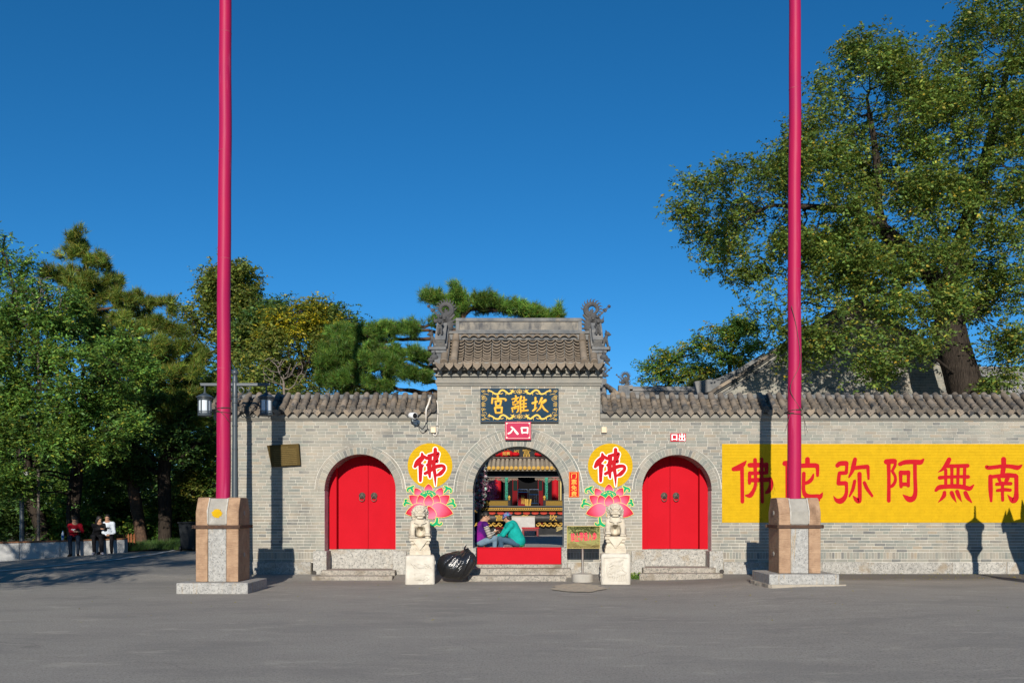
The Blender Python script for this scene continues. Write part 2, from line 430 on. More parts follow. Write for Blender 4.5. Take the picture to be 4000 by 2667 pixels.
# ================================================================== BRICK WALL
def brick_mat(name, mortar=False):
    m, nt, p = new_mat(name)
    if mortar:
        c = mixc(nt, ramp(nt, noise(nt, 2.5, 5), [(0.35, (0,0,0)), (0.65, (1,1,1))]), (0.66, 0.63, 0.56), (0.46, 0.44, 0.39))
    else:
        c = ramp(nt, rnd_value(nt), [(0.0, (0.275, 0.248, 0.205)), (0.16, (0.208, 0.222, 0.192)), (0.30, (0.325, 0.288, 0.234)), (0.44, (0.238, 0.230, 0.198)), (0.58, (0.170, 0.184, 0.168)), (0.70, (0.280, 0.250, 0.206)), (0.82, (0.225, 0.234, 0.204)), (0.90, (0.300, 0.245, 0.178)), (0.945, (0.16, 0.163, 0.153)), (0.97, (0.135, 0.137, 0.131))])
        c = mixc(nt, maths(nt, 'MULTIPLY', ramp(nt, noise(nt, 9, 5, 0.65, sc=(0.5,1,1.6)), [(0.38, (0,0,0)), (0.7, (1,1,1))]), 0.35), c, (0.33, 0.315, 0.275))
        c = mixc(nt, maths(nt, 'MULTIPLY', ramp(nt, noise(nt, 45, 4, 0.7), [(0.60, (0,0,0)), (0.70, (1,1,1))]), 0.5), c, (0.12, 0.115, 0.105))
        # large weathering: dark run-off and pale bloom
        c = mixc(nt, maths(nt, 'MULTIPLY', ramp(nt, noise(nt, 0.55, 6, 0.6, sc=(1,1,0.55)), [(0.50, (0,0,0)), (0.70, (1,1,1))]), 0.5), c, (0.40, 0.36, 0.29))
        c = mixc(nt, maths(nt, 'MULTIPLY', ramp(nt, noise(nt, 1.1, 6, 0.65, sc=(1.6,1,0.35)), [(0.54, (0,0,0)), (0.70, (1,1,1))]), 0.5), c, (0.13, 0.13, 0.12))
    nt.links.new(c, p.inputs['Base Color']); p.inputs['Roughness'].default_value = 0.9; p.inputs['Specular IOR Level'].default_value = 0.2
    b = _n(nt, 'ShaderNodeBump', Strength=0.8, Distance=0.006); nt.links.new(noise(nt, 55, 5, 0.7), b.inputs['Height']); nt.links.new(b.outputs[0], p.inputs['Normal'])
    return m
BRICK = brick_mat('grey_brick'); MORTAR = brick_mat('mortar', True)
GRANITE = M('granite', (0.44, 0.42, 0.375), (0.27, 0.26, 0.235), 14, 0.85, bump=0.010, bscale=50, spots=(38, (0.12, 0.12, 0.115), 0.57), stain=(2.2, (0.27, 0.215, 0.145), 0.53, 0.68, (1,1,1)), var=0.14)
GRANITE_STEP = M('granite_step', (0.40, 0.355, 0.295), (0.25, 0.23, 0.195), 16, 0.85, bump=0.010, bscale=50, spots=(40, (0.11, 0.105, 0.10), 0.57), stain=(1.8, (0.17, 0.14, 0.10), 0.52, 0.68, (1,1,1)))
CEMENT = M('cement', (0.40, 0.35, 0.28), (0.31, 0.275, 0.225), 4, 0.9, bump=0.01, bscale=40)
X_L, X_G0, X_G1, X_R = -7.36, X(1708), X(2344), 14.2
Z_PL, Z_SOL0, Z_SOL1, CRS = 0.29, 0.366, 0.53, 0.0737
Z_EAVE, Z_TOW = 3.80, 4.585
GAP = 0.009; WT = 0.9
ARCHES = [dict(cx=X(1406.5), r=0.866, zs=Z(1912), rings=[('v', 0.172), ('t', 0.068)], zb=Z(2147)),
          dict(cx=X(2025), r=1.112, zs=Z(1921), rings=[('v', 0.168), ('t', 0.066), ('v', 0.168), ('t', 0.066)], zb=0.25),
          dict(cx=X(2644), r=0.845, zs=Z(1911), rings=[('v', 0.172), ('t', 0.068)], zb=Z(2147))]
for a in ARCHES: a['R'] = a['r']+sum(w_ for _, w_ in a['rings'])
wall_left = thing('brick_wall', 'grey brick wall with red arched door left of the gate tower, lamp post before it', 'wall', (-4.9, 0.4, 0), 'tiled brick walls')
gatehouse = thing('gatehouse', 'taller grey brick gatehouse with open central arch and tiled roof', 'gatehouse', (0, 0.4, 0))
wall_right = thing('brick_wall', 'long grey brick wall with yellow painted banner right of the gate tower', 'wall', (6.5, 0.4, 0), 'tiled brick walls')
OWN = [wall_left, gatehouse, wall_right]
def owner(x): return 0 if x < X_G0 else (1 if x < X_G1 else 2)
def half(a, z, inner=False):
    R = a['r'] if inner or z < a['zs'] else a['R']
    if z < a['zs']: return R if z > 0.25 else 0
    h2 = R*R-(z-a['zs'])**2
    return sqrt(h2) if h2 > 0 else 0
rows = [(Z_PL, Z_SOL0-GAP, 's'), (Z_SOL0, Z_SOL1-GAP, 'sol')]
z = Z_SOL1
while z < Z_TOW-0.03:
    rows.append((z, min(z+CRS, Z_TOW)-GAP, 's')); z += CRS
BR = []                    # (x0b,x1b,x0t,x1t,z0,z1,depth)
R_ = random.Random(3)
for ri, (z0, z1, kind) in enumerate(rows):
    lim0, lim1 = (X_L, X_R) if z1 < Z_EAVE else (X_G0, X_G1)
    segs = []; cur = (lim0, lim0)
    for a in ARCHES:
        zm = (z0+z1)/2
        if zm < a['zs']: hb = ht = a['r']
        else: hb, ht = half(a, max(z0, a['zs']+1e-4)), half(a, z1)
        if hb <= 0 and ht <= 0: continue
        if ht <= 0.12:      # row just over the crown: keep it whole above the ring
            continue
        segs.append((cur[0], a['cx']-hb-GAP, cur[1], a['cx']-ht-GAP)); cur = (a['cx']+hb+GAP, a['cx']+ht+GAP)
    segs.append((cur[0], lim1, cur[1], lim1))
    for (b0, b1, t0, t1) in segs:
        w_ = 0.0; s0 = min(b0, t0); s1 = max(b1, t1)
        if s1-s0 < 0.03: continue
        xs = [s0]
        first = True
        while True:
            if kind == 'sol': L = 0.074+R_.uniform(-0.004, 0.004)
            else: L = R_.choice([0.285, 0.285, 0.275, 0.295, 0.265, 0.19, 0.23, 0.145])
            if first: L *= R_.choice([1, 0.5, 0.72]); first = False
            if xs[-1]+L > s1-0.06: xs.append(s1); break
            xs.append(xs[-1]+L)
        for i in range(len(xs)-1):
            e0, e1 = (i == 0), (i == len(xs)-2)
            B0 = b0 if e0 else max(xs[i]+GAP/2, b0); T0 = t0 if e0 else max(xs[i]+GAP/2, t0)
            B1 = b1 if e1 else min(xs[i+1]-GAP/2, b1); T1 = t1 if e1 else min(xs[i+1]-GAP/2, t1)
            if B1-B0 < 0.012 and T1-T0 < 0.012: continue
            B1 = max(B1, B0+0.002); T1 = max(T1, T0+0.002)
            edge = (e0 and s0 > lim0+0.01) or (e1 and s1 < lim1-0.01)
            BR.append((B0, B1, T0, T1, z0+R_.uniform(0, 0.002), z1-R_.uniform(0, 0.002), WT-0.01 if edge and z1 < 2.2 else 0.1))
# pieces: the 300 bricks of each wall nearest the camera axis and fully square are objects of their own, the rest one joined part
unit = G().box(-0.5, 0.5, 0, 1, -0.5, 0.5).mesh('brick', BRICK)
per = [[], [], []]
for b in BR: per[owner((b[0]+b[1])/2)].append(b)
FRONT = {}
for k in range(3):
    sq = [b for b in per[k] if abs(b[0]-b[2]) < 1e-4 and abs(b[1]-b[3]) < 1e-4 and b[6] < 0.2 and b[1]-b[0] > 0.12]
    sq.sort(key=lambda b: (-(b[1]-b[0])*(b[5]-b[4]))); sq = sq[:600]
    sq = [b for b in sq if b[1] < 12.2 and b[0] > -7.3]
    sq.sort(key=lambda b: abs(b[4]-1.8)); sel = set(id(b) for b in sq[:295])
    g = G(); root = OWN[k]; off = base_of(root)
    for b in per[k]:
        fy = -R_.random()*0.004
        if id(b) in sel:
            link('brick', unit, root, Vector(((b[0]+b[1])/2, fy, (b[4]+b[5])/2))-off, (b[1]-b[0], b[6], b[5]-b[4]))
        else:
            V = [(b[0],fy,b[4]),(b[1],fy,b[4]),(b[3],fy,b[5]),(b[2],fy,b[5]),(b[0],b[6],b[4]),(b[1],b[6],b[4]),(b[3],b[6],b[5]),(b[2],b[6],b[5])]
            g.add(V, [(0,1,2,3),(0,4,5,1),(1,5,6,2),(2,6,7,3),(3,7,4,0)])
    g.build('brickwork', BRICK, root)['kind'] = 'stuff'
    # mortar body behind the bricks
    g = G(); zz = [Z_PL-0.02]
    while zz[-1] < Z_TOW-0.001: zz.append(min(zz[-1]+0.05, Z_TOW))
    for z0, z1 in zip(zz[:-1], zz[1:]):
        l0, l1 = [(X_L+0.006, X_G0), (X_G0, X_G1), (X_G1, X_R)][k]
        if k != 1 and z0 >= Z_EAVE-0.02: continue
        if z1 > Z_EAVE-0.02 and k == 1: l0 += 0.006; l1 -= 0.006
        cb = ct = l0; seg = []
        for a in ARCHES:
            if a['cx'] < l0 or a['cx'] > l1: continue
            def hh(z): return a['r']+0.004 if z < a['zs'] else (sqrt(max(0, (a['r']+0.06)**2-(z-a['zs'])**2)))
            hb, ht = hh(z0), hh(z1)
            if (hb <= 0 and ht <= 0) or z1 < 0.26: continue
            seg.append((cb, a['cx']-hb, ct, a['cx']-ht)); cb, ct = a['cx']+hb, a['cx']+ht
        seg.append((cb, l1, ct, l1))
        for b0, b1, t0, t1 in seg: g.xz([(b0,z0),(b1,z0),(t1,z1),(t0,z1)], 0.007, WT-0.003)
    g.build('mortar', MORTAR, root)
# arch rings: every voussoir a piece
for a, root in zip(ARCHES, OWN):
    r0 = a['r']; off = base_of(root)
    for ki, (kind, wd) in enumerate(a['rings']):
        n = int(round(pi*(r0+wd/2)/(0.083 if kind == 'v' else 0.27))); me = None; gap = GAP
        da = pi/n; ga = gap/(r0+wd)/2
        dep = WT-0.02 if ki == 0 else 0.1
        g = G(); s = 3 if kind == 'v' else 5
        an = [-da/2+ga+(da-2*ga)*i/(s-1) for i in range(s)]
        ri, ro = r0+(0.001 if ki == 0 else 0), r0+wd-gap
        ring = [(ri*sin(t), ri*cos(t)) for t in an]; out = [(ro*sin(t), ro*cos(t)) for t in reversed(an)]
        g.xz(ring+out, 0, dep); me = g.mesh('voussoir', BRICK)
        for i in range(n):
            th = -pi/2+(i+0.5)*da
            link('voussoir', me, root, Vector((a['cx'], -R_.random()*0.004-0.002, a['zs']))-off, rot=(0, th, 0))
        r0 += wd
    # mortar behind the rings
    g = G(); s = 48; ri, ro = a['r']+0.012, a['R']-0.002
    for i in range(s):
        t0, t1 = -pi/2+pi*i/s, -pi/2+pi*(i+1)/s
        g.xz([(a['cx']+q*sin(t), a['zs']+q*cos(t)) for q, t in ((ri,t1),(ri,t0),(ro,t0),(ro,t1))][::-1], 0.0055, 0.2)
    g.build('ring_mortar', MORTAR, root)
# granite plinth under the walls, in long blocks
def plinth(x0, x1, root):
    x = x0
    while x < x1-0.05:
        L = min(R_.uniform(1.1, 2.1), x1-x)
        if x1-(x+L) < 0.35: L = x1-x
        z1 = Z_PL-R_.uniform(0.0, 0.012); g = G(); g.box(x+0.008, x+L-0.008, -0.045-R_.random()*0.012, 0.3, -0.16, z1)
        g.build('plinth_stone', GRANITE, root, bevel=0.012); x += L
    G().box(x0, x1, -0.028, 0.25, -0.18, Z_PL-0.025).build('plinth_mortar', CEMENT, root)
DOORX = [(a['cx']-a['r']-0.42, a['cx']+a['r']+0.2) for a in ARCHES]
plinth(X_L, ARCHES[0]['cx']-0.866-0.32, wall_left); plinth(ARCHES[0]['cx']+0.866+0.25, X_G0, wall_left)
plinth(X_G0, X(1812)-0.02, gatehouse); plinth(X(2216), X_G1, gatehouse)
plinth(X_G1, ARCHES[2]['cx']-0.845-0.25, wall_right); plinth(ARCHES[2]['cx']+0.845+0.28, X_R, wall_right)
for px, root, z_ in ((1230, wall_left, 0.03), (2816, wall_right, 0.06)):       # drain holes at the foot of the wall
    x = X(px); g = G(); g.lathe([(0.055,-0.10),(0.055,0.02),(0.04,0.02),(0.04,-0.09)], (x, 0.0, z_), 14, 'y'); g.build('drain_pipe', M('drain', (0.05,0.045,0.04), rough=0.9), root)
# ------------------------------------------------------------------ roof tiles
TILE = M('roof_tile', (0.245, 0.192, 0.138), (0.125, 0.110, 0.094), 2.2, 0.85, bump=0.006, bscale=35, var=0.32, stain=(4, (0.040, 0.044, 0.050), 0.50, 0.66, (1,1,1)), contrast=(0.3, 0.7))
TILE_WARM = M('roof_tile_warm', (0.25, 0.198, 0.145), (0.165, 0.135, 0.105), 3.0, 0.85, bump=0.006, bscale=35, var=0.20, stain=(4, (0.085, 0.082, 0.080), 0.60, 0.74, (1,1,1)), contrast=(0.3, 0.7))
TILE_DARK = M('ridge_plaster', (0.110, 0.117, 0.124), (0.205, 0.198, 0.185), 3.5, 0.85, bump=0.012, bscale=22, stain=(2.5, (0.22, 0.185, 0.145), 0.60, 0.74, (1,1,1)), contrast=(0.38, 0.66))
CARVE = M('carved_grey_clay', (0.055, 0.056, 0.060), (0.095, 0.092, 0.088), 7, 0.8, bump=0.012, bscale=60)
def arc_shell(r, th, a0, a1, L, n=7, taper=1.0):
    """curved tile lying along +y (0..L), section arc in xz around z=0"""
    g = G(); V = []; F = []
    for yi, (y, q) in enumerate(((0, 1.0), (L, taper))):
        for rr in (r, r-th):
            for i in range(n): t = a0+(a1-a0)*i/(n-1); V.append((rr*q*cos(t), y, rr*q*sin(t)))
    def id_(yi, ri, i): return (yi*2+ri)*n+i
    for i in range(n-1):
        F += [(id_(0,0,i), id_(1,0,i), id_(1,0,i+1), id_(0,0,i+1)), (id_(0,1,i+1), id_(1,1,i+1), id_(1,1,i), id_(0,1,i)), (id_(0,0,i), id_(0,0,i+1), id_(0,1,i+1), id_(0,1,i)), (id_(1,0,i+1), id_(1,0,i), id_(1,1,i), id_(1,1,i+1))]
    F += [(id_(0,0,0), id_(0,1,0), id_(1,1,0), id_(1,0,0)), (id_(1,0,n-1), id_(1,1,n-1), id_(0,1,n-1), id_(0,0,n-1))]
    return g.add(V, F)
def cover_mesh(r, L, mat): 
    g = arc_shell(r, 0.016, -0.15, pi+0.15, L, 9, 0.97); g.lathe([(r*1.04, -0.004), (r*1.06, 0.012), (r*1.0, 0.03)], (0, 0, 0), 14, 'y')
    return g.mesh('cover_tile', mat, smooth=True)
def pan_mesh(r, L, mat): return arc_shell(r, 0.020, pi+0.55, 2*pi-0.55, L, 7).mesh('pan_tile', mat, smooth=True)
def disc_mesh(r, mat):
    g = G(); g.lathe([(r*1.03, 0.02), (r*1.03, -0.012), (r*0.86, -0.016), (r*0.82, -0.006), (r*0.60, -0.008), (r*0.45, -0.020), (0.004, -0.030)], (0,0,0), 16, 'y')
    for sx in (-1, 1): g.ball((sx*r*0.26, -0.022, r*0.18), r*0.13, 6, 4)
    g.ball((0, -0.026, -r*0.05), r*0.14, 6, 4); g.box(-r*0.3, r*0.3, -0.024, 0, -r*0.36, -r*0.24)
    for i in range(14): a = 2*pi*i/14; g.ball((r*0.93*cos(a), -0.014, r*0.93*sin(a)), r*0.075, 5, 3)
    return g.mesh('tile_end', mat, smooth=True)
def drip_mesh(wd, h, mat):
    g = G(); pts = [(-1.05,0.30),(-1.0,-0.08),(-0.90,-0.36),(-0.62,-0.58),(-0.26,-0.78),(0,-1.0),(0.26,-0.78),(0.62,-0.58),(0.90,-0.36),(1.0,-0.08),(1.05,0.30),(0.6,0.06),(0,-0.06),(-0.6,0.06)]
    g.xz([(x*wd/2, z*h) for x, z in pts], -0.008, 0.010)
    for x, z, r in ((0,-0.45,0.16),(-0.3,-0.25,0.13),(0.3,-0.25,0.13),(-0.62,-0.12,0.11),(0.62,-0.12,0.11),(0,-0.72,0.08)):
        g.ball((x*wd/2, -0.008, z*h), (r*wd/2, 0.006, r*wd/2), 7, 4)
    return g.mesh('drip_tile', mat, smooth=True)
def add(parent, name, me, loc, rot=(0,0,0), scale=None): return link(name, me, parent, Vector(loc)-base_of(parent), scale, rot)
TILE_END = M('tile_end_darkened', (0.135, 0.118, 0.098), (0.07, 0.068, 0.066), 9, 0.85, bump=0.006, var=0.2)  # darker than the tiles: shadow around the discs put into their colour
# coping of the two side walls
CP_Y0, CP_Z0, CP_Y1, CP_Z1 = -0.17, 4.00, 0.42, 4.40
CP_S = atan2(CP_Z1-CP_Z0, CP_Y1-CP_Y0); CP_L = sqrt((CP_Z1-CP_Z0)**2+(CP_Y1-CP_Y0)**2)
PITCH = 0.2425; CR = 0.076
cov = cover_mesh(CR, CP_L/2+0.02, TILE); pan = pan_mesh(0.105, 0.20, TILE); dsc = disc_mesh(CR*1.08, TILE_END); drp = drip_mesh(0.205, 0.165, TILE)
def coping(x0, x1, root, start):
    n = int((x1-start)/PITCH)+1
    dirv = Vector((0, cos(CP_S), sin(CP_S))); nrm = Vector((0, -sin(CP_S), cos(CP_S)))
    for i in range(n):
        x = start+i*PITCH
        if x > x1-0.02: break
        if x < x0: continue
        j = Vector((R_.uniform(-0.008, 0.008), R_.uniform(-0.012, 0.012), R_.uniform(-0.006, 0.006))); yaw = R_.uniform(-0.04, 0.04)
        b = Vector((x, CP_Y0, CP_Z0))+j
        add(root, 'cover_tile', cov, b+nrm*0.0, (CP_S, 0, yaw)); add(root, 'cover_tile', cov, b+dirv*(CP_L/2)+nrm*0.012, (CP_S, 0, yaw*0.5))
        add(root, 'tile_end', dsc, b+Vector((0, -0.012, 0.0)), (CP_S*0.35, R_.uniform(-0.3, 0.3), yaw))
        xm = x+PITCH/2
        if xm < x1-0.03:
            for k in range(4):
                add(root, 'pan_tile', pan, Vector((xm, CP_Y0+0.005, CP_Z0+0.055))+dirv*(k*0.165)+nrm*(0.004), (CP_S-0.17, 0, R_.uniform(-0.03, 0.03)))
            add(root, 'drip_tile', drp, (xm+R_.uniform(-0.006,0.006), CP_Y0-0.012, CP_Z0-0.018), (R_.uniform(0.05, 0.16), R_.uniform(-0.06, 0.06), 0))
    # body under the tiles, eave ledge, ridge roll, rear slope
    g = G(); g.yz([(CP_Y0+0.06, CP_Z0-0.09), (0.05, CP_Z0-0.12), (WT-0.05, CP_Z0-0.12), (WT+0.15, CP_Z0-0.04), (CP_Y1+0.06, CP_Z1-0.07), (CP_Y1-0.05, CP_Z1-0.11)], x0, x1); g.build('coping_core', TILE_DARK, root)
    G().box(x0, x1, -0.085, WT+0.06, Z_EAVE-0.02, Z_EAVE+0.092).build('eave_ledge', M('ledge_brick', (0.27,0.25,0.21), (0.20,0.195,0.175), 3, 0.9, bump=0.006, bscale=50), root, bevel=0.006)
    G().box(x0, x1, -0.045, WT+0.03, Z_EAVE-0.06, Z_EAVE-0.0205).build('eave_moulding', MATS['ledge_brick'], root, bevel=0.006)
    g = G(); g.tube([(x0, CP_Y1+0.03, CP_Z1-0.045), (x1, CP_Y1+0.03, CP_Z1-0.045)], 0.075, 10); g.build('ridge_roll', TILE_DARK, root, smooth=True)
coping(X_L-0.1, X_G0, wall_left, X_G0-0.1-PITCH*23); coping(X_G1, X_R, wall_right, X_G1+0.115)
# ================================================================== GATE ROOF
RX0, RX1 = X(1698, 22.1), X(2357, 22.1)
EY, EZ, TY, TZ = -0.40, 5.055, 0.42, 5.84          # eave and head of the tile field
RS = atan2(TZ-EZ, TY-EY); RL = sqrt((TZ-EZ)**2+(TY-EY)**2)
rd = Vector((0, cos(RS), sin(RS))); rn = Vector((0, -sin(RS), cos(RS)))
gp = pan_mesh(0.124, 0.160, TILE_WARM); gcv = cover_mesh(0.088, RL/4+0.02, TILE_WARM); gds = disc_mesh(0.090, TILE_END); gdr = drip_mesh(0.205, 0.165, TILE_WARM)
GP = (RX1-RX0-0.02)/18
def sag(t): return -0.07*sin(pi*t)            # the slope is slightly hollow
for i in range(18):
    x = RX0+0.01+GP*(i+0.5)
    nrow = 10; jz = R_.uniform(-0.012, 0.012); jt = R_.uniform(-0.25, 0.25)
    for k in range(nrow):
        t = (k+0.1+(jt if k else 0))/nrow; p_ = Vector((x, EY, EZ))+rd*(RL*t)+rn*(0.085+sag(t)+jz)
        add(gatehouse, 'pan_tile', gp, p_+Vector((R_.uniform(-0.005,0.005), 0, R_.uniform(-0.004,0.004))), (RS-0.44, R_.uniform(-0.03,0.03), R_.uniform(-0.03,0.03)))
    add(gatehouse, 'drip_tile', gdr, (x, EY-0.02, EZ+0.012+R_.uniform(-0.008,0.008)), (0.12, R_.uniform(-0.05,0.05), 0))
for i in (0.95, 2.0, 16.0, 17.05):
    x = RX0+0.01+GP*i
    for k in range(4):
        t = k/4; add(gatehouse, 'cover_tile', gcv, Vector((x, EY, EZ))+rd*(RL*t)+rn*(0.07+sag(t+0.1)+k*0.003), (RS, 0, 0))
    add(gatehouse, 'tile_end', gds, Vector((x, EY-0.02, EZ+0.065)), (0.2, 0, 0))
# short scalloped tiles along the foot of the ridge
sc_ = arc_shell(0.125, 0.02, 0.5, pi-0.5, 0.16, 7).mesh('scallop_tile', TILE_WARM, smooth=True)
for i in range(13):
    x = RX0+0.01+GP*(i+3.0); add(gatehouse, 'scallop_tile', sc_, Vector((x, TY-0.10, TZ-0.075)), (RS*0.6, 0, 0))
g = G(); g.yz([(EY+0.05, EZ-0.02), (WT+0.35, EZ-0.02), (WT/2+0.10, TZ+0.06), (TY+0.02, TZ-0.10), (0.25, EZ+0.36), (0.0, EZ+0.10)], RX0+0.06, RX1-0.06); g.build('roof_core', TILE_DARK, gatehouse)
# main ridge: mouldings, sunk panel and cap
ry = 0.47
xr0, xr1 = X(1781, 22.95), X(2272, 22.95); xm0, xm1 = X(1752, 22.95), X(2306, 22.95)
zr = lambda py: Z(py, 22.95)
G().box(xm0, xm1, ry-0.11, ry+0.11, zr(1330), zr(1307)).build('ridge_base', TILE_DARK, gatehouse, bevel=0.01)
G().box(xm0-0.02, xm1+0.02, ry-0.15, ry+0.15, zr(1306.5), zr(1301)).build('ridge_moulding', TILE_DARK, gatehouse, bevel=0.008)
G().box(xm0+0.02, xm1-0.02, ry-0.12, ry+0.12, zr(1300.5), zr(1295)).build('ridge_moulding', TILE_DARK, gatehouse, bevel=0.008)
RPANEL = M('ridge_panel', (0.27,0.24,0.195), (0.14,0.135,0.125), 2.6, 0.9, bump=0.008, bscale=30, stain=(2.4,(0.075,0.076,0.08),0.50,0.64,(1.5,1,0.7)))
G().box(xr0+0.06, xr1-0.06, ry-0.075, ry+0.075, zr(1294.5), zr(1258)).build('ridge_panel', RPANEL, gatehouse)
G().box(xr0, xr1, ry-0.11, ry+0.11, zr(1258), zr(1244)).build('ridge_cap', TILE_DARK, gatehouse, bevel=0.014)
G().box(xr0+0.03, xr1-0.03, ry-0.095, ry+0.095, zr(1294.5), zr(1290)).build('ridge_moulding', TILE_DARK, gatehouse, bevel=0.006)
for x0, x1 in ((xr0, xr0+0.09), (xr1-0.09, xr1)): G().box(x0, x1, ry-0.105, ry+0.105, zr(1294.5), zr(1258)).build('ridge_post', TILE_DARK, gatehouse, bevel=0.008)
# stepped brick cornice under the eave
def bandbox(y, z0, z1, x=0.0, name='cornice_band'):
    G().box(X_G0-x, X_G1+x, -y, WT+y, z0, z1).build(name, MATS['ledge_brick'], gatehouse, bevel=0.006)
bandbox(0.035, Z_TOW, Z_TOW+0.05, 0.02); bandbox(0.07, Z_TOW+0.052, Z_TOW+0.135, 0.04); bandbox(0.03, Z_TOW+0.137, Z_TOW+0.215, 0.01); bandbox(0.10, Z_TOW+0.217, Z_TOW+0.27, 0.05)
dent = G().box(-0.05, 0.05, -0.045, 0.2, 0, 0.080).mesh('dentil', MATS['ledge_brick'])
n = 17
for i in range(n): add(gatehouse, 'dentil', dent, (X_G0+0.08+(X_G1-X_G0-0.16)*i/(n-1), -0.125, Z_TOW+0.272))
bandbox(0.02, Z_TOW+0.2725, Z_TOW+0.355, 0.0, 'cornice_recess'); bandbox(0.20, Z_TOW+0.358, Z_TOW+0.40, 0.08)
for i in range(n-1): add(gatehouse, 'dentil', dent, (X_G0+0.08+(X_G1-X_G0-0.16)*(i+0.5)/(n-1), -0.235, Z_TOW+0.4015))
bandbox(0.08, Z_TOW+0.402, Z_TOW+0.48, 0.0, 'cornice_recess')
bandbox(0.33, Z_TOW+0.482, Z_TOW+0.52, 0.10)
# ================================================================== DOORS, STEPS
RED_DOOR = M('red_door_paint', (0.46, 0.009, 0.018), (0.43, 0.008, 0.016), 1.5, 0.85, bump=0.002, bscale=12, spec=0.06)
RED_DARK = M('red_frame_paint', (0.43, 0.008, 0.016), rough=0.85, spec=0.06)
IRON = M('dark_iron', (0.045, 0.042, 0.038), (0.10, 0.075, 0.055), 12, 0.6, metal=0.4, bump=0.003)
BRONZE = M('knocker_bronze', (0.14, 0.115, 0.09), (0.075, 0.07, 0.062), 30, 0.55, metal=0.6, bump=0.006, bscale=60)
def arch_poly(cx, r, zs, zb, x0=None, x1=None, n=28):
    x0 = cx-r if x0 is None else x0; x1 = cx+r if x1 is None else x1
    pts = [(x0, zb), (x1, zb)]
    for i in range(n+1):
        x = x1+(x0-x1)*i/n; pts.append((x, zs+sqrt(max(0, r*r-(x-cx)**2))))
    return pts
def knocker(parent, x, y, z, bent=0.0):
    t = G(); t.lathe([(0.083, 0.0), (0.085, -0.012), (0.074, -0.022), (0.055, -0.03), (0.03, -0.045), (0.004, -0.05)], (x, y, z+0.05), 18, 'y')
    for s in (-1, 1):
        t.ball((x+s*0.028, y-0.042, z+0.07), 0.014, 8, 6); t.tube([(x+s*0.012, y-0.045, z+0.088), (x+s*0.05, y-0.03, z+0.105)], 0.008, 6); t.ball((x+s*0.055, y-0.02, z+0.04), 0.016, 8, 6)
    t.ball((x, y-0.055, z+0.045), (0.018, 0.016, 0.016), 8, 6); t.tube([(x-0.04, y-0.04, z+0.018), (x, y-0.055, z+0.008), (x+0.04, y-0.04, z+0.018)], 0.010, 6)
    k = t.build('door_knocker', BRONZE, parent, smooth=True)
    r = G(); r.tube([(x+0.062*sin(a), y-0.045-0.006*cos(a), z-0.028-0.062*cos(a)) for a in [2*pi*i/20 for i in range(21)]], 0.0085, 6); r.build('ring', BRONZE, k, smooth=True)
    return k
def door(a, name, label, leaf_x):
    root = thing(name, label, 'door', (a['cx'], 0.6, a['zb']), 'red arched doors')
    off = base_of(root); cx, r, zs, zb = a['cx'], a['r']+0.02, a['zs'], a['zb']
    xm = cx+0.09*(-1 if cx > 0 else 1)*0.0+leaf_x
    fw = 0.22
    for s in (-1, 1):
        x0, x1 = (cx-r, cx-r+fw) if s < 0 else (cx+r-fw, cx+r)
        g = G(); g.xz(arch_poly(cx, r, zs, zb, x0, x1, 10), 0.46, 0.74); g.build('door_frame', RED_DARK, root, bevel=0.004)
    for x0, x1 in ((cx-r+fw-0.03, xm-0.003), (xm+0.003, cx+r-fw+0.03)):
        g = G(); g.xz(arch_poly(cx, r, zs, zb+0.004, x0, x1, 16), 0.66, 0.72); lf = g.build('door_leaf', RED_DOOR, root, bevel=0.005)
        kx = xm-0.15 if x0 < xm-0.1 and x1 < xm+0.01 else xm+0.15
        knocker(lf, kx, 0.66, Z(1943, DW+0.66))
    return root
door(ARCHES[0], 'arched_door', 'closed red double door with lion knockers in the arch beside the bronze plaque', 0.09)
door(ARCHES[2], 'arched_door', 'closed red double door with lion knockers in the arch next to the yellow banner', -0.06)
for a, root, s in ((ARCHES[0], wall_left, -1), (ARCHES[2], wall_right, 1)):
    cx, r, zb = a['cx'], a['r'], a['zb']
    G().box(cx-r-0.02, cx+r+0.02, 0.44, 0.86, -0.1, zb-0.002).build('threshold', GRANITE, root, bevel=0.01)
    for q in (-1, 1):
        x0 = cx+q*(r-0.02) if q > 0 else cx-r-0.30; g = G()
        g.box(min(cx+q*(r-0.06), cx+q*(r+0.27)), max(cx+q*(r-0.06), cx+q*(r+0.27)), -0.075, 0.46, -0.14, 0.555); g.build('jamb_stone', GRANITE, root, bevel=0.012)
    st = thing('stone_steps', 'two granite steps below the closed red door beside the '+('bronze plaque' if s < 0 else 'yellow banner'), 'steps', (cx, -0.5, -0.1), 'granite door steps')
    dz = -0.03 if s < 0 else 0.03
    G().box(cx-r-0.02, cx+r+0.03, -0.36, 0.44, -0.2, 0.135+dz).build('step', GRANITE_STEP, st, bevel=0.01)
    G().box(cx-r-0.16, cx+r+0.02 if s < 0 else cx+r+0.12, -0.72, -0.361, -0.25, 0.02+dz).build('step', GRANITE_STEP, st, bevel=0.012)
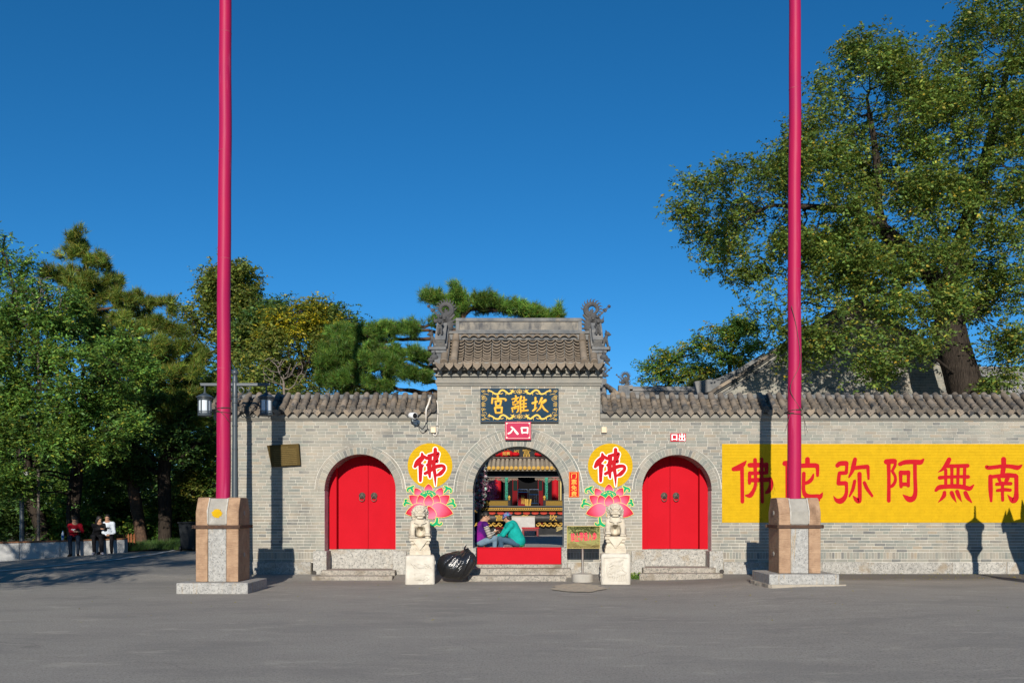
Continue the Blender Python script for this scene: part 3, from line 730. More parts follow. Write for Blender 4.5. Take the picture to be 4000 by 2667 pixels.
# central gate: jamb stones, sill, red board, steps
a = ARCHES[1]
for x0, x1, zt, nm in ((X(1812), X(1860), 0.63, 0), (X(2193), X(2216), 0.645, 1)):
    G().box(x0, x1, -0.07, WT+0.02, -0.1, zt).build('jamb_stone', GRANITE, gatehouse, bevel=0.012)
G().box(X(1860), X(2193), 0.01, WT, -0.1, 0.225).build('gate_sill', GRANITE_STEP, gatehouse, bevel=0.008)
bar = thing('red_barrier', 'low red board closing the foot of the open central archway', 'barrier', (0, 0.12, 0.226))
g = G(); g.box(X(1864, 22.62), X(2192, 22.62), 0.10, 0.16, 0.227, Z(2139, 22.6)); g.build('board', RED_DOOR, bar, bevel=0.006)
g = G(); g.box(X(1862, 22.62), X(2194, 22.62), 0.085, 0.175, Z(2139, 22.6)+0.001, Z(2136.5, 22.6)); g.build('top_rail', RED_DARK, bar, bevel=0.004)
st = thing('stone_steps', 'wide worn granite steps below the open central gate and red board', 'steps', (0, -0.5, -0.1), 'granite door steps')
G().box(X(1812, 22.1), X(2232, 22.1), -0.42, 0.005, -0.2, 0.15).build('step', GRANITE_STEP, st, bevel=0.014)
G().box(X(1826, 21.6), X(2214, 21.6), -0.86, -0.421, -0.25, 0.005).build('step', GRANITE_STEP, st, bevel=0.014)
# ================================================================== PAINTED WALL LETTERING
def paint_mat(name, c, var=0.10, rough=0.8, worn=None):
    m, nt, p = new_mat(name)
    c2 = tuple(q*0.90 for q in c)
    col = mixc(nt, ramp(nt, noise(nt, 6, 5, 0.6), [(0.4, (0,0,0)), (0.65, (1,1,1))]), c, c2)
    col = mixc(nt, maths(nt, 'MULTIPLY', ramp(nt, noise(nt, 70, 4, 0.7), [(0.66, (0,0,0)), (0.74, (1,1,1))]), 0.4), col, worn or (c[0]*0.45, c[1]*0.4, c[2]*0.4))
    nt.links.new(col, p.inputs['Base Color']); p.inputs['Roughness'].default_value = rough; p.inputs['Specular IOR Level'].default_value = 0.08
    # faint courses of the bricks beneath the paint
    pos = nt.nodes.new('ShaderNodeNewGeometry').outputs['Position']; sp = nt.nodes.new('ShaderNodeSeparateXYZ'); nt.links.new(pos, sp.inputs[0])
    f = maths(nt, 'FRACT', maths(nt, 'DIVIDE', maths(nt, 'SUBTRACT', sp.outputs[2], Z_SOL1-GAP/2-CRS*20), CRS))
    line = maths(nt, 'ADD', maths(nt, 'LESS_THAN', f, 0.07), maths(nt, 'GREATER_THAN', f, 0.93))
    b = _n(nt, 'ShaderNodeBump', Strength=0.6, Distance=-0.003); nt.links.new(maths(nt, 'ADD', line, maths(nt, 'MULTIPLY', noise(nt, 50, 4), 0.5)), b.inputs['Height']); nt.links.new(b.outputs[0], p.inputs['Normal'])
    return m
YEL = paint_mat('yellow_paint', (0.53, 0.325, 0.008)); REDP = paint_mat('red_paint', (0.44, 0.010, 0.016), worn=(0.7, 0.35, 0.3)); WHP = paint_mat('white_paint', (0.78, 0.77, 0.74)); GRNP = paint_mat('green_paint', (0.012, 0.33, 0.13)); CREAMP = paint_mat('cream_paint', (0.80, 0.62, 0.18))
def painted_bricks(clip, name, mat, parent, y=-0.0065):
    """the paint as it lies on the bricks and in the joints inside a convex outline"""
    g = G(); xs = [p[0] for p in clip]; zs = [p[1] for p in clip]
    x0, x1, z0, z1 = min(xs), max(xs), min(zs), max(zs)
    for b in BR:
        if b[1] < x0 or b[0] > x1 or b[5] < z0 or b[4] > z1: continue
        q = clip_convex([(b[0]-0.001, b[4]-0.001), (b[1]+0.001, b[4]-0.001), (b[3]+0.001, b[5]+0.001), (b[2]-0.001, b[5]+0.001)], clip)
        if len(q) >= 3: g.xz(q, y-R_.random()*0.003, 0.003)
    n = len(clip); g.add([(x, -0.0048, z) for x, z in clip], [tuple(range(n))])
    return g.build(name, mat, parent)
# --- the yellow banner with six red characters
bx0, bx1, bz0, bz1 = X(2820), X(4030), Z(2040), Z(1733)
banner = thing('painted_banner', 'long yellow panel painted on the brick wall with big red characters', 'painted sign', (X(3400), -0.01, bz0))
painted_bricks([(bx0, bz0), (bx1, bz0), (bx1, bz1), (bx0, bz1)], 'yellow_ground', YEL, banner)
CH = {
'fo': (2840, 1760, [[(435,235,30),(375,305,100),(270,385,140),(150,420,100)],[(340,400,92),(345,700,88),(350,1165,88)],[(520,330,110),(700,325,110),(890,330,110)],[(903,310,95),(905,500,85)],[(905,505,80),(700,510,85),(525,515,90)],[(518,510,85),(512,740,75)],[(515,672,95),(750,668,105),(960,660,105)],[(985,650,100),(1012,760,105),(970,900,105),(905,955,80),(875,980,20)],[(640,205,88),(645,450,85),(652,740,75),(610,900,85),(530,1020,110),(430,1025,45)],[(795,190,78),(800,700,74),(808,1170,78)]]),
'tuo': (2840, 1760, [[(1330,290,125),(1400,285,120),(1560,280,105)],[(1560,290,90),(1545,420,85),(1480,500,75)],[(1480,510,75),(1590,620,85),(1590,760,85),(1490,830,75)],[(1388,300,105),(1385,700,95),(1385,1160,90)],[(1845,195,112),(1845,320,110)],[(1660,345,105),(1850,335,110),(2030,335,110)],[(1655,360,90),(1635,520,70)],[(2060,345,110),(2075,420,85),(2075,565,68)],[(1978,545,45),(1945,640,85),(1870,715,90),(1775,745,75)],[(1760,520,88),(1755,720,85),(1755,900,85),(1795,1010,110),(1900,1060,130),(2050,1062,140),(2140,1040,110),(2188,962,24)],[(2090,1075,110),(2125,1150,20)]]),
'mi': (3230, 1760, [[(238,335,100),(300,292,110),(430,285,115)],[(452,280,85),(450,400,75),(440,500,85)],[(430,505,90),(290,512,90)],[(285,515,85),(270,620,85),(262,745,95)],[(270,745,100),(420,740,100)],[(435,745,95),(448,850,75),(440,980,85),(395,1085,110),(310,1150,130),(215,1130,90),(148,1038,14)],[(643,195,92),(605,360,110),(570,480,85),(507,600,46)],[(620,395,95),(780,375,95),(925,365,100)],[(935,365,85),(945,500,70),(952,640,55)],[(745,530,102),(750,850,94),(750,1080,95),(728,1150,115),(660,1110,95),(600,1035,24)],[(635,695,76),(592,880,80),(516,1040,46)],[(857,730,78),(920,870,84),(1035,1035,60)]]),
'a': (3230, 1760, [[(1365,250,125),(1470,240,118),(1550,240,118)],[(1565,235,75),(1560,330,70),(1500,455,70)],[(1500,470,70),(1562,580,68),(1565,700,75),(1500,800,80),(1430,830,55)],[(1412,250,100),(1420,600,84),(1417,1145,88)],[(1675,305,95),(1790,262,105),(2000,252,108),(2140,262,120),(2212,200,50)],[(2018,290,90),(2020,600,88),(2030,930,94),(1990,1075,120),(1900,1115,135),(1820,1070,100),(1740,1008,16)],[(1690,500,95),(1690,650,82),(1700,820,80)],[(1690,495,95),(1780,505,105),(1865,495,100)],[(1870,500,90),(1868,650,75),(1865,800,80)],[(1700,770,95),(1780,765,90),(1860,770,95)]]),
'wu': (3600, 1760, [[(628,200,105),(560,330,110),(470,430,65),(378,490,14)],[(580,352,88),(800,348,90),(1050,342,95)],[(412,617,92),(560,602,78),(850,592,78),(1062,597,92)],[(550,440,78),(550,790,75)],[(690,390,78),(690,790,74)],[(835,390,76),(825,790,70)],[(985,390,80),(975,790,72)],[(325,905,70),(400,838,110),(560,820,100),(760,812,108),(950,830,108),(1095,865,105),(1190,785,34)],[(522,955,82),(500,1045,95),(375,1185,12)],[(685,962,96),(722,1050,86),(793,1185,12)],[(810,932,92),(852,1040,86),(914,1165,12)],[(1000,962,96),(1052,1070,98),(1138,1178,36)]]),
'nan': (3600, 1760, [[(1878,195,118),(1880,340,115),(1862,480,112),(1850,560,95)],[(1490,368,86),(1545,388,92),(1870,352,90),(2050,360,95),(2200,385,110),(2290,335,46)],[(1575,590,100),(1580,900,105),(1592,1150,62)],[(1575,600,85),(1750,580,90),(1880,570,110),(2000,560,110),(2150,572,100)],[(2170,590,100),(2172,920,98),(2160,1080,130),(2095,1140,130),(2030,1085,80),(1970,1008,12)],[(1772,640,80),(1802,720,68)],[(1968,620,108),(1930,720,88)],[(1720,767,82),(1880,752,78),(2040,752,84)],[(1735,910,72),(1880,890,82),(2030,900,76)],[(1855,740,80),(1850,950,74),(1857,1130,74)]])}
for nm in ('fo', 'tuo', 'mi', 'a', 'wu', 'nan'):
    ox, oy, st_ = CH[nm]
    g = G(); stroke_mesh(g, st_, lambda x, y: (X(ox+x/5.88), Z(oy+y/5.88)), -0.0112, 5.88); g.build('painted_character', REDP, banner)
# --- the two round emblems with lotus
EM = [[(342,222,40),(345,290,85),(270,370,95),(222,440,55)],[(372,268,50),(430,300,60),(480,275,62)],[(320,430,80),(316,560,64),(314,680,52)],[(568,148,62),(568,240,66),(556,330,60),(540,430,66),(562,580,56),(571,765,14)],[(455,255,45),(540,238,60),(618,215,50),(600,290,55)],[(430,415,46),(500,375,66),(590,330,60),(600,360,50)],[(395,560,55),(460,525,62),(560,452,70),(690,428,58),(722,480,56),(655,560,72),(592,592,40)],[(485,285,60),(465,420,78),(468,540,62),(476,622,40)],[(300,400,70),(345,440,40),(370,410,16)]]
def petal_mat():
    m, nt, p = new_mat('lotus_pink'); at = nt.nodes.new('ShaderNodeVertexColor'); at.layer_name = 'tint'
    nt.links.new(at.outputs[0], p.inputs['Base Color']); p.inputs['Roughness'].default_value = 0.8; p.inputs['Specular IOR Level'].default_value = 0.08
    pos = nt.nodes.new('ShaderNodeNewGeometry').outputs['Position']; sp = nt.nodes.new('ShaderNodeSeparateXYZ'); nt.links.new(pos, sp.inputs[0])
    f = maths(nt, 'FRACT', maths(nt, 'DIVIDE', maths(nt, 'SUBTRACT', sp.outputs[2], Z_SOL1-GAP/2-CRS*20), CRS))
    line = maths(nt, 'ADD', maths(nt, 'LESS_THAN', f, 0.07), maths(nt, 'GREATER_THAN', f, 0.93))
    b = _n(nt, 'ShaderNodeBump', Strength=0.6, Distance=-0.003); nt.links.new(maths(nt, 'ADD', line, maths(nt, 'MULTIPLY', noise(nt, 50, 4), 0.4)), b.inputs['Height']); nt.links.new(b.outputs[0], p.inputs['Normal'])
    return m
PETAL = petal_mat()
def petal(parent, base, tip, wl, wr, tr, y, ends=(0.30, 1.0)):
    """outline petal from base to tip; wl/wr belly each side; deep red towards the tip"""
    B = np.array(base, float); T = np.array(tip, float); ax = T-B; nrm = np.array([-ax[1], ax[0]])
    rings = []
    for i in range(11):
        t = i/10; h = sin(pi*min(1, t**0.72))**0.75 if 0 < t < 1 else (0.12 if t == 0 else 0)
        rings.append((B+ax*t, nrm*h, t))
    for kind in (0, 1):
        V = []; F = []; C = []
        for c, nv, t in rings:
            for j in range(7):
                s = -1+j/3.0; off = nv*(wl if s < 0 else wr)*s
                q = c+off
                if kind == 0:
                    d = off/max(np.linalg.norm(off), 1e-6)*7 if abs(s) > 0.3 else np.zeros(2)
                    q = q+d+(ax/np.linalg.norm(ax)*9 if t == 1 else 0)
                x, z = tr(*q); V.append((x, y if kind == 0 else y-0.0007, z))
                e = np.clip((t-0.40)/0.55, 0, 1)**0.85*0.95+0.35*abs(s)**2*t
                C.append(np.clip(np.array([0.62, 0.13, 0.22])*(1-min(e, 1))+np.array([0.46, 0.010, 0.028])*min(e, 1)+np.array([0.06, 0.14, 0.12])*max(0, 0.45-t), 0, 1))
        for i in range(10):
            for j in range(6): F.append((i*7+j, i*7+j+1, (i+1)*7+j+1, (i+1)*7+j))
        a_, b_, c_ = [Vector(V[q]) for q in F[33][:3]]
        if (b_-a_).cross(c_-a_).y > 0: F = [tuple(reversed(f)) for f in F]
        g = G(); g.add(V, F); o = g.build('petal' if kind else 'petal_outline', PETAL if kind else CREAMP, parent)
        if kind:
            la = o.data.color_attributes.new('tint', 'FLOAT_COLOR', 'POINT')
            la.data.foreach_set('color', np.concatenate([np.array(C), np.ones((len(C), 1))], 1).ravel().astype(np.float32))
def emblem(dx, dy, label, flip=False):
    # drawing units: photo crop with 4.3545 units per pixel
    ox, oy = 1570+dx, 1720+dy; mx = 478
    def tr(x, y): return X(ox+x/4.3545), Z(oy+y/4.3545)
    def trm(x, y): return tr(x if not flip else 2*450-x, y)
    root = thing('painted_emblem', label, 'painted emblem', (tr(478, 1400)[0], -0.01, tr(478, 1400)[1]), 'lotus emblems on the wall')
    c = tr(478, 425); rr = 381/4.3545/160
    painted_bricks([(c[0]+rr*cos(2*pi*i/56), c[1]+rr*sin(2*pi*i/56)) for i in range(56)], 'yellow_disc', YEL, root)
    g = G(); stroke_mesh(g, EM, tr, -0.0105, 4.35, extra=17, dy=0.0001); g.build('character_outline', WHP, root)
    g = G(); stroke_mesh(g, EM, tr, -0.0125, 4.35, dy=0.0002); g.build('painted_character', REDP, root)
    y = -0.0125
    def leaf(st_):
        g = G(); stroke_mesh(g, st_, trm, y+0.0008, 4.35, extra=9, dy=0.0001); o = g.build('leaf_outline', CREAMP, root)
        g = G(); stroke_mesh(g, st_, trm, y-0.0002, 4.35, dy=0.0002); g.build('leaf', GRNP, o)
    leaf([[(215,905,12),(180,850,36),(165,800,40),(200,775,26)],[(165,800,40),(110,815,36),(95,855,24),(118,862,14)]])
    leaf([[(695,905,12),(745,850,36),(765,800,40),(725,780,26)],[(770,810,40),(825,825,38),(838,870,26),(815,885,14)]])
    leaf([[(170,1085,10),(100,1060,34),(60,1060,40),(40,1090,30),(62,1105,16)],[(70,1050,36),(60,1010,30),(95,1005,18)]])
    leaf([[(740,1105,12),(820,1070,36),(865,1070,40),(905,1105,34),(880,1128,16)],[(870,1070,40),(870,1010,34),(835,1000,20)]])
    leaf([[(598,1255,14),(600,1340,40),(585,1400,50),(530,1440,46),(490,1425,30),(500,1395,14)],[(590,1410,46),(640,1430,34),(675,1410,26),(665,1390,12)]])
    for i, (b, t, wl, wr) in enumerate([((455,900),(452,735),0.45,0.45), ((310,960),(225,805),0.38,0.38), ((600,960),(685,800),0.38,0.38)]): petal(root, b, t, wl, wr, tr, y-0.0012*(i+1))
    y -= 0.0045
    g = G(); stroke_mesh(g, [[(340,915,60),(455,885,90),(550,910,60)],[(380,940,60),(510,930,60)]], tr, y, 4.35); pod = g.build('seed_pod', GRNP, root)
    g = G(); rs = random.Random(4)
    for i in range(22):
        q = rs.uniform(0, 1); x, z = tr(345+q*205+rs.uniform(-6, 6), 905-28*sin(pi*q)+rs.uniform(-18, 42)); g.ball((x, y-0.0015, z), (0.010, 0.002, 0.010), 7, 4)
    g.build('seeds', CREAMP, pod)
    y -= 0.0015
    for b, t, wl, wr in [((330,1090),(125,935),0.34,0.34), ((590,1100),(810,935),0.34,0.34), ((360,1105),(300,925),0.42,0.42), ((545,1110),(610,920),0.42,0.42), ((455,1120),(455,925),0.40,0.40), ((400,1120),(65,1240),0.34,0.28), ((500,1120),(870,1240),0.28,0.36), ((545,1330),(455,1110),0.42,0.30)]:
        y -= 0.0011; petal(root, b, t, wl, wr, tr, y)
    return root
emblem(0, 0, 'yellow disc with red character above a pink lotus, behind the left stone lion')
emblem(704, 1, 'yellow disc with red character above a pink lotus, behind the right stone lion', True)
# ================================================================== SIGNS ON THE GATE
BOARD_BLUE = M('board_blue_black', (0.012, 0.026, 0.040), (0.020, 0.036, 0.050), 4, 0.10, spec=0.5)
GOLD = M('gold_leaf', (0.80, 0.46, 0.055), (0.70, 0.36, 0.035), 25, 0.5, metal=0.0, spec=0.3)
GOLD_FLAT = M('gold_paint', (0.72, 0.45, 0.07), rough=0.6, spec=0.2)
def rect_frame(g, x0, x1, z0, z1, w_, y0, y1):
    g.box(x0, x1, y0, y1, z1-w_, z1); g.box(x0, x1, y0, y1, z0, z0+w_); g.box(x0, x0+w_, y0, y1, z0+w_, z1-w_); g.box(x1-w_, x1, y0, y1, z0+w_, z1-w_)
nb = thing('name_board', 'dark blue name board with three raised gold characters and dragon border', 'sign', (0, -0.05, Z(1650)))
T5 = lambda x, y: (X(1870+x/6.819), Z(1510+y/6.819))
x0, z1 = T5(48, 55); x1, z0 = T5(2125, 955)
g = G(); g.box(x0, x1, -0.075, -0.006, z0, z1); g.build('board', BOARD_BLUE, nb, bevel=0.006)
g = G(); g.box(x0-0.002, x1+0.002, -0.082, -0.0755, z0, z0+0.018); g.build('lower_edge', M('board_edge', (0.012,0.012,0.014), rough=0.4), nb)
NAME = [[[(510,262,58),(515,352,46)],[(368,315,46),(360,400,46),(355,450,42)],[(385,332,40),(520,332,46),(690,335,46),(722,368,52),(712,388,30)],[(450,402,48),(468,535,46)],[(470,400,44),(595,388,48)],[(600,390,48),(575,505,44)],[(470,527,42),(575,508,40)],[(432,572,48),(458,700,46)],[(445,575,46),(615,562,50)],[(620,562,48),(610,690,46)],[(460,708,42),(612,702,46)]],
 [[(985,255,46),(1003,312,36)],[(890,342,36),(1060,302,36)],[(955,330,30),(1040,430,30)],[(1030,322,36),(935,430,36)],[(905,412,24),(915,500,24)],[(915,500,28),(1060,452,28)],[(1052,392,24),(1060,452,24)],[(880,582,36),(1050,522,36)],[(892,580,36),(905,685,32)],[(1055,522,42),(1050,650,42),(1015,692,26)],[(980,512,28),(950,592,28)],[(945,602,30),(1005,580,28)],[(1132,275,56),(1098,385,42)],[(1106,400,46),(1120,700,36)],[(1205,295,50),(1210,335,44)],[(1135,392,36),(1268,362,42)],[(1135,480,36),(1258,462,42)],[(1135,560,36),(1262,540,42)],[(1135,657,40),(1308,640,46)],[(1200,385,42),(1196,650,36)]],
 [[(1510,305,50),(1510,430,46),(1495,600,42)],[(1432,450,56),(1550,412,50)],[(1442,652,46),(1500,602,46),(1545,572,26)],[(1680,315,60),(1640,400,46),(1602,470,26)],[(1662,432,30),(1775,365,56),(1768,395,54),(1710,450,34)],[(1682,430,42),(1640,570,42),(1545,668,22)],[(1692,510,36),(1740,600,50),(1838,678,32)]]]
for st_ in NAME:
    g = G(); stroke_mesh(g, st_, T5, -0.0755, 6.8, raise_=0.022, dy=0.0006, extra=4); g.build('gold_character', GOLD, nb, smooth=True)
def line_part(strokes, name, y=-0.0765):
    g = G(); stroke_mesh(g, strokes, T5, y, 6.8, dy=0.0002, sm=4); return g.build(name, GOLD_FLAT, nb)
for yo in (0, 660):
    for mir in (0, 1):
        fx = (lambda x: x+ (15 if yo else 0)) if not mir else (lambda x: 2165-x+(15 if yo else 0))
        body = [(290,120,36),(350,140,34),(430,195,40),(520,200,44),(570,130,44),(640,100,44),(720,140,44),(790,195,44),(850,180,46),(900,130,56)]
        st_ = [[(fx(x), y+yo, w_) for x, y, w_ in body]]
        for (a_, b_) in (((270,110),(225,140)), ((270,110),(240,90)), ((270,100),(275,72)), ((290,120),(255,165)), ((380,180),(375,235)), ((550,200),(640,190)), ((600,205),(650,175)), ((730,170),(725,240)), ((880,110),(830,90)), ((930,130),(990,110)), ((920,160),(990,180)), ((870,160),(880,215)), ((900,100),(930,80))):
            st_.append([(fx(a_[0]), a_[1]+yo, 18), (fx(b_[0]), b_[1]+yo, 8)])
        line_part(st_, 'dragon')
    line_part([[(1010+(15 if yo else 0)+70*(1+cos(t))*1.0, 140+yo+50*sin(t)*1.1, 10) for t in [2*pi*i/14 for i in range(15)]], [(1050,120+yo,10),(1085,160+yo,14),(1130,120+yo,10)], [(1085,90+yo,10),(1085,195+yo,10)], [(1020,150+yo,10),(1150,150+yo,10)]], 'pearl')
for mir in (0, 1):
    fx = (lambda x: x) if not mir else (lambda x: 2165-x)
    cl = []
    for cy, s in ((125,1),(260,1),(330,0.8),(455,0.9),(510,0.8),(605,1.1),(760,1.0),(870,0.8)):
        cl.append([(fx(110+38*s*cos(t)*(1-0.04*i)), cy+30*s*sin(t)*(1-0.04*i), 7) for i, t in enumerate([2*pi*k/10 for k in range(15)])]); cl.append([(fx(165+22*s*cos(t)), cy+18*s*sin(t), 7) for t in [2*pi*k/8 for k in range(7)]])
    cl += [[(fx(120),190,7),(fx(180),200,12),(fx(275),225,6)], [(fx(90),300,6),(fx(190),300,8),(fx(220),350,8),(fx(150),400,8),(fx(90),420,6)], [(fx(100),640,6),(fx(110),700,8),(fx(190),690,8),(fx(215),745,6)], [(fx(140),790,6),(fx(180),840,12),(fx(305),885,5)]]
    line_part(cl, 'cloud_scroll')
en = thing('entrance_sign', 'pinkish red sign with two cream characters under the gold name board', 'sign', (0, -0.05, Z(1680)))
SIGN_RED = M('sign_red', (0.46, 0.030, 0.075), (0.40, 0.025, 0.06), 3, 0.12, spec=0.4); CREAM = M('cream_sheet', (0.80, 0.76, 0.62), rough=0.5)
x0, z1 = T5(703, 940); x1, z0 = T5(1393, 1422)
g = G(); g.box(x0, x1, -0.11, -0.085, z0, z1); g.build('board', SIGN_RED, en, bevel=0.004)
g = G(); xa, za = T5(730, 968); xb, zb_ = T5(1366, 1382); rect_frame(g, xa, xb, zb_, za, 0.006, -0.1125, -0.11)
for q, s in ((xa, 1), (xb, -1)):
    for p_, t in ((za, -1), (zb_, 1)): g.box(min(q, q+s*0.035), max(q, q+s*0.035), -0.1128, -0.11, min(p_, p_+t*0.03), max(p_, p_+t*0.03))
g.build('border', CREAM, en)
for st_ in ([[(872,1085,40),(930,1130,38),(985,1205,52),(1035,1260,56)], [(905,1150,34),(850,1225,40),(790,1255,42)]], [[(1138,1108,42),(1160,1245,36)], [(1140,1105,40),(1305,1102,38)], [(1305,1105,38),(1298,1245,38)], [(1162,1232,36),(1298,1226,36)]]):
    g = G(); stroke_mesh(g, st_, T5, -0.113, 6.8); g.build('character', CREAM, en)
g = G(); stroke_mesh(g, [[(1030,938,10),(1065,944,14),(1105,938,10)]], T5, -0.1, 6.8); g.build('hook', GOLD_FLAT, en)
ex = thing('exit_sign', 'small red sign with two white characters above the right red door', 'sign', (X(2649), -0.01, Z(1710)))
TE = lambda x, y: (X(2570+x/14.7), Z(1670+y/14.7))
x0, z1 = TE(712, 325); x1, z0 = TE(1600, 785); g = G(); g.box(x0, x1, -0.02, -0.005, z0, z1); g.build('board', M('exit_red', (0.46, 0.016, 0.035), rough=0.8, spec=0.05), ex, bevel=0.003)
WHITE = M('white_sheet', (0.80, 0.79, 0.77), rough=0.5)
for bars in ([(775,840,380,730),(1035,1105,380,725),(840,1035,380,435),(840,1035,640,690)], [(1340,1410,335,690),(1205,1275,380,545),(1475,1548,380,545),(1275,1340,500,545),(1410,1475,500,545),(1188,1250,578,742),(1498,1562,578,762),(1250,1498,692,742)]):
    g = G()
    for i, (a_, b_, c_, d_) in enumerate(bars): p0 = TE(a_, d_); p1 = TE(b_, c_); g.box(p0[0], p1[0], -0.0225-i*0.0003, -0.0205, p0[1], p1[1])
    g.build('character', WHITE, ex)
tk = thing('ticket_sign', 'narrow vertical red sign with four gold characters right of the open arch', 'sign', (X(2242), -0.01, Z(1941)))
TT = lambda x, y: (X(1500+x/2.24), Z(1650+y/2.24))
x0, z1 = TT(1617, 430); x1, z0 = TT(1708, 653)
g = G(); g.box(x0, x1, -0.02, -0.005, z0, z1); g.build('board', M('ticket_red', (0.47, 0.016, 0.016), rough=0.8, spec=0.05), tk, bevel=0.003)
g = G(); rect_frame(g, x0+0.012, x1-0.012, z0+0.012, z1-0.012, 0.006, -0.0225, -0.02); g.build('border', GOLD_FLAT, tk)
for ch, cy in zip('门票免费', (464, 520, 570, 622)):
    x, z_ = TT(1662, cy); text_part(ch, 0.15, GOLD_FLAT, tk, (x, -0.0225, z_), 'character', 0.0015, 0.001, fit=(0.135, 0.125))
# small alarm boxes, conduit, cctv camera
BOXW = M('cream_plastic', (0.72, 0.60, 0.42), (0.60, 0.47, 0.31), 8, 0.5); PVC = M('pvc_white', (0.70, 0.66, 0.60), (0.58, 0.52, 0.44), 6, 0.5); CABLE = M('black_cable', (0.02, 0.02, 0.022), rough=0.6)
for px, lab in ((1693.5, 'cream plastic junction box on the wall left of the name board, fed by white conduit'), (2359, 'cream plastic junction box on the wall right of the name board')):
    jb = thing('junction_box', lab, 'junction box', (X(px), -0.02, Z(1679)), 'junction boxes')
    G().box(X(px-10), X(px+10), -0.075, -0.004, Z(1690), Z(1668)).build('cover', BOXW, jb, bevel=0.006); G().box(X(px-8), X(px+8), -0.02, -0.003, Z(1697), Z(1690.2)).build('lower_block', M('grey_plastic', (0.18,0.17,0.16)), jb)
C3 = lambda x, y, d=0.03: (X(1570+x/9.8), -d, Z(1560+y/9.8))
cd = thing('conduit', 'thin white conduit running down from the coping to the left junction box', 'conduit', (X(1707), -0.03, Z(1650)))
g = G(); g.tube([Vector(p) for p in catmull([C3(1340,40),C3(1375,250),C3(1385,540),C3(1355,900),C3(1345,1250),C3(1290,1380),C3(1220,1350),C3(1200,1310)], 5)], 0.013, 8); cdp = g.build('pipe', PVC, cd, smooth=True)
for y_ in (545, 1010): x, q, z_ = C3(1370 if y_ < 800 else 1350, y_); G().box(x-0.03, x+0.03, -0.05, -0.003, z_-0.006, z_+0.006).build('clip', CABLE, cd)
hose = thing('cable_hose', 'white flexible hose hanging over the tiles beside the security camera', 'hose', (X(1665), -0.05, Z(1640)))
g = G(); g.tube([Vector(p) for p in catmull([(X(1570+1105/9.8), -0.12, Z(1560-60/9.8)), C3(1100,0,0.17),C3(1040,240,0.24),C3(975,420,0.27),C3(955,680,0.2),C3(930,870,0.06)], 5)], 0.021, 8); g.build('tube', PVC, hose, smooth=True)
g = G(); g.tube([Vector(p) for p in catmull([C3(930,870,0.05),C3(890,980,0.04),C3(800,1110,0.03),C3(700,1060,0.05),C3(600,880,0.06)], 5)], 0.006, 6); g.tube([Vector(p) for p in catmull([C3(960,900,0.05),C3(985,1100,0.04),C3(900,1220,0.03),C3(800,1285,0.03),C3(700,1180,0.04),C3(610,900,0.06)], 5)], 0.006, 6); g.tube([C3(985,1080), C3(1040,1180)], 0.006, 6); g.tube([C3(880,1230), C3(950,1160)], 0.018, 6); g.build('loose_cable', CABLE, hose)
cc = thing('security_camera', 'white bullet security camera bracketed under the left coping', 'camera', (X(1625), -0.05, Z(1650)))
p0 = Vector(C3(370, 655, 0.30)); p1 = Vector(C3(575, 690, 0.42)); ax = (p1-p0).normalized()
g = G(); g.tube([p0, p0+ax*0.02, p1-ax*0.01, p1], [0.058, 0.072, 0.080, 0.078], 16); hsg = g.build('housing', M('camera_white', (0.78,0.78,0.77), rough=0.35), cc, smooth=True, bevel=0.0)
g = G(); g.tube([p1+ax*0.001, p1+ax*0.008], [0.068, 0.064], 16); 
for s in (-1, 1): g.ball(p1+ax*0.01+Vector((s*0.02, 0, -0.02)), 0.012, 8, 6)
g.build('lens', M('lens_black', (0.01,0.01,0.012), rough=0.15, spec=0.6), hsg, smooth=True)
mid = (p0+p1)/2; wl = Vector(C3(560, 850, 0.01))
g = G(); g.tube([mid+Vector((0,0,-0.06)), mid+Vector((0,0.05,-0.12)), wl+Vector((0,-0.03,0))], 0.022, 8); g.tube([wl+Vector((0,-0.03,0)), wl], [0.07, 0.085], 16); g.build('bracket', M('bracket_blue', (0.42,0.50,0.55), rough=0.4), cc, smooth=True)
# bronze plaque on the wall
pl = thing('bronze_plaque', 'tilted bronze plaque with rows of small text on the wall by the lamp post', 'plaque', (X(1110), -0.03, Z(1777)))
T6 = lambda x, y: (X(650+x/1.6505), Z(1400+y/1.6505))
q = [T6(682, 698), T6(870, 688), T6(860, 550), T6(675, 561)]
BRZ = M('plaque_bronze', (0.085, 0.058, 0.018), (0.060, 0.042, 0.014), 3, 0.75, metal=0.0, spec=0.1)
g = G(); V = [(q[0][0],-0.10,q[0][1]),(q[1][0],-0.10,q[1][1]),(q[2][0],-0.14,q[2][1]),(q[3][0],-0.14,q[3][1])]+[(q[0][0]-0.012,-0.02,q[0][1]),(q[1][0],-0.02,q[1][1]),(q[2][0],-0.02,q[2][1]),(q[3][0]-0.10,-0.02,q[3][1])]
g.add(V, [(0,1,2,3),(0,4,5,1),(1,5,6,2),(2,6,7,3),(3,7,4,0)]); g.build('plate', BRZ, pl, bevel=0.004)
g = G(); rl = random.Random(9)
for r_ in range(10):
    v = 0.13+0.78*r_/9.0 if r_ else 0.13
    xx = 0.36 if r_ == 0 else 0.12
    while xx < (0.62 if r_ == 0 else 0.90):
        w_ = rl.uniform(0.012, 0.02)
        def at(u, vv):
            a_ = Vector(V[3]).lerp(Vector(V[2]), u); b_ = Vector(V[0]).lerp(Vector(V[1]), u); return a_.lerp(b_, vv)+Vector((0, -0.003, 0))
        g.add([at(xx, v+0.035), at(xx+w_, v+0.035), at(xx+w_, v), at(xx, v)], [(0,1,2,3)]); xx += w_+rl.choice([0.006, 0.006, 0.012])
g.build('text_rows', M('plaque_text', (0.17, 0.12, 0.045), rough=0.8, spec=0.1), pl)
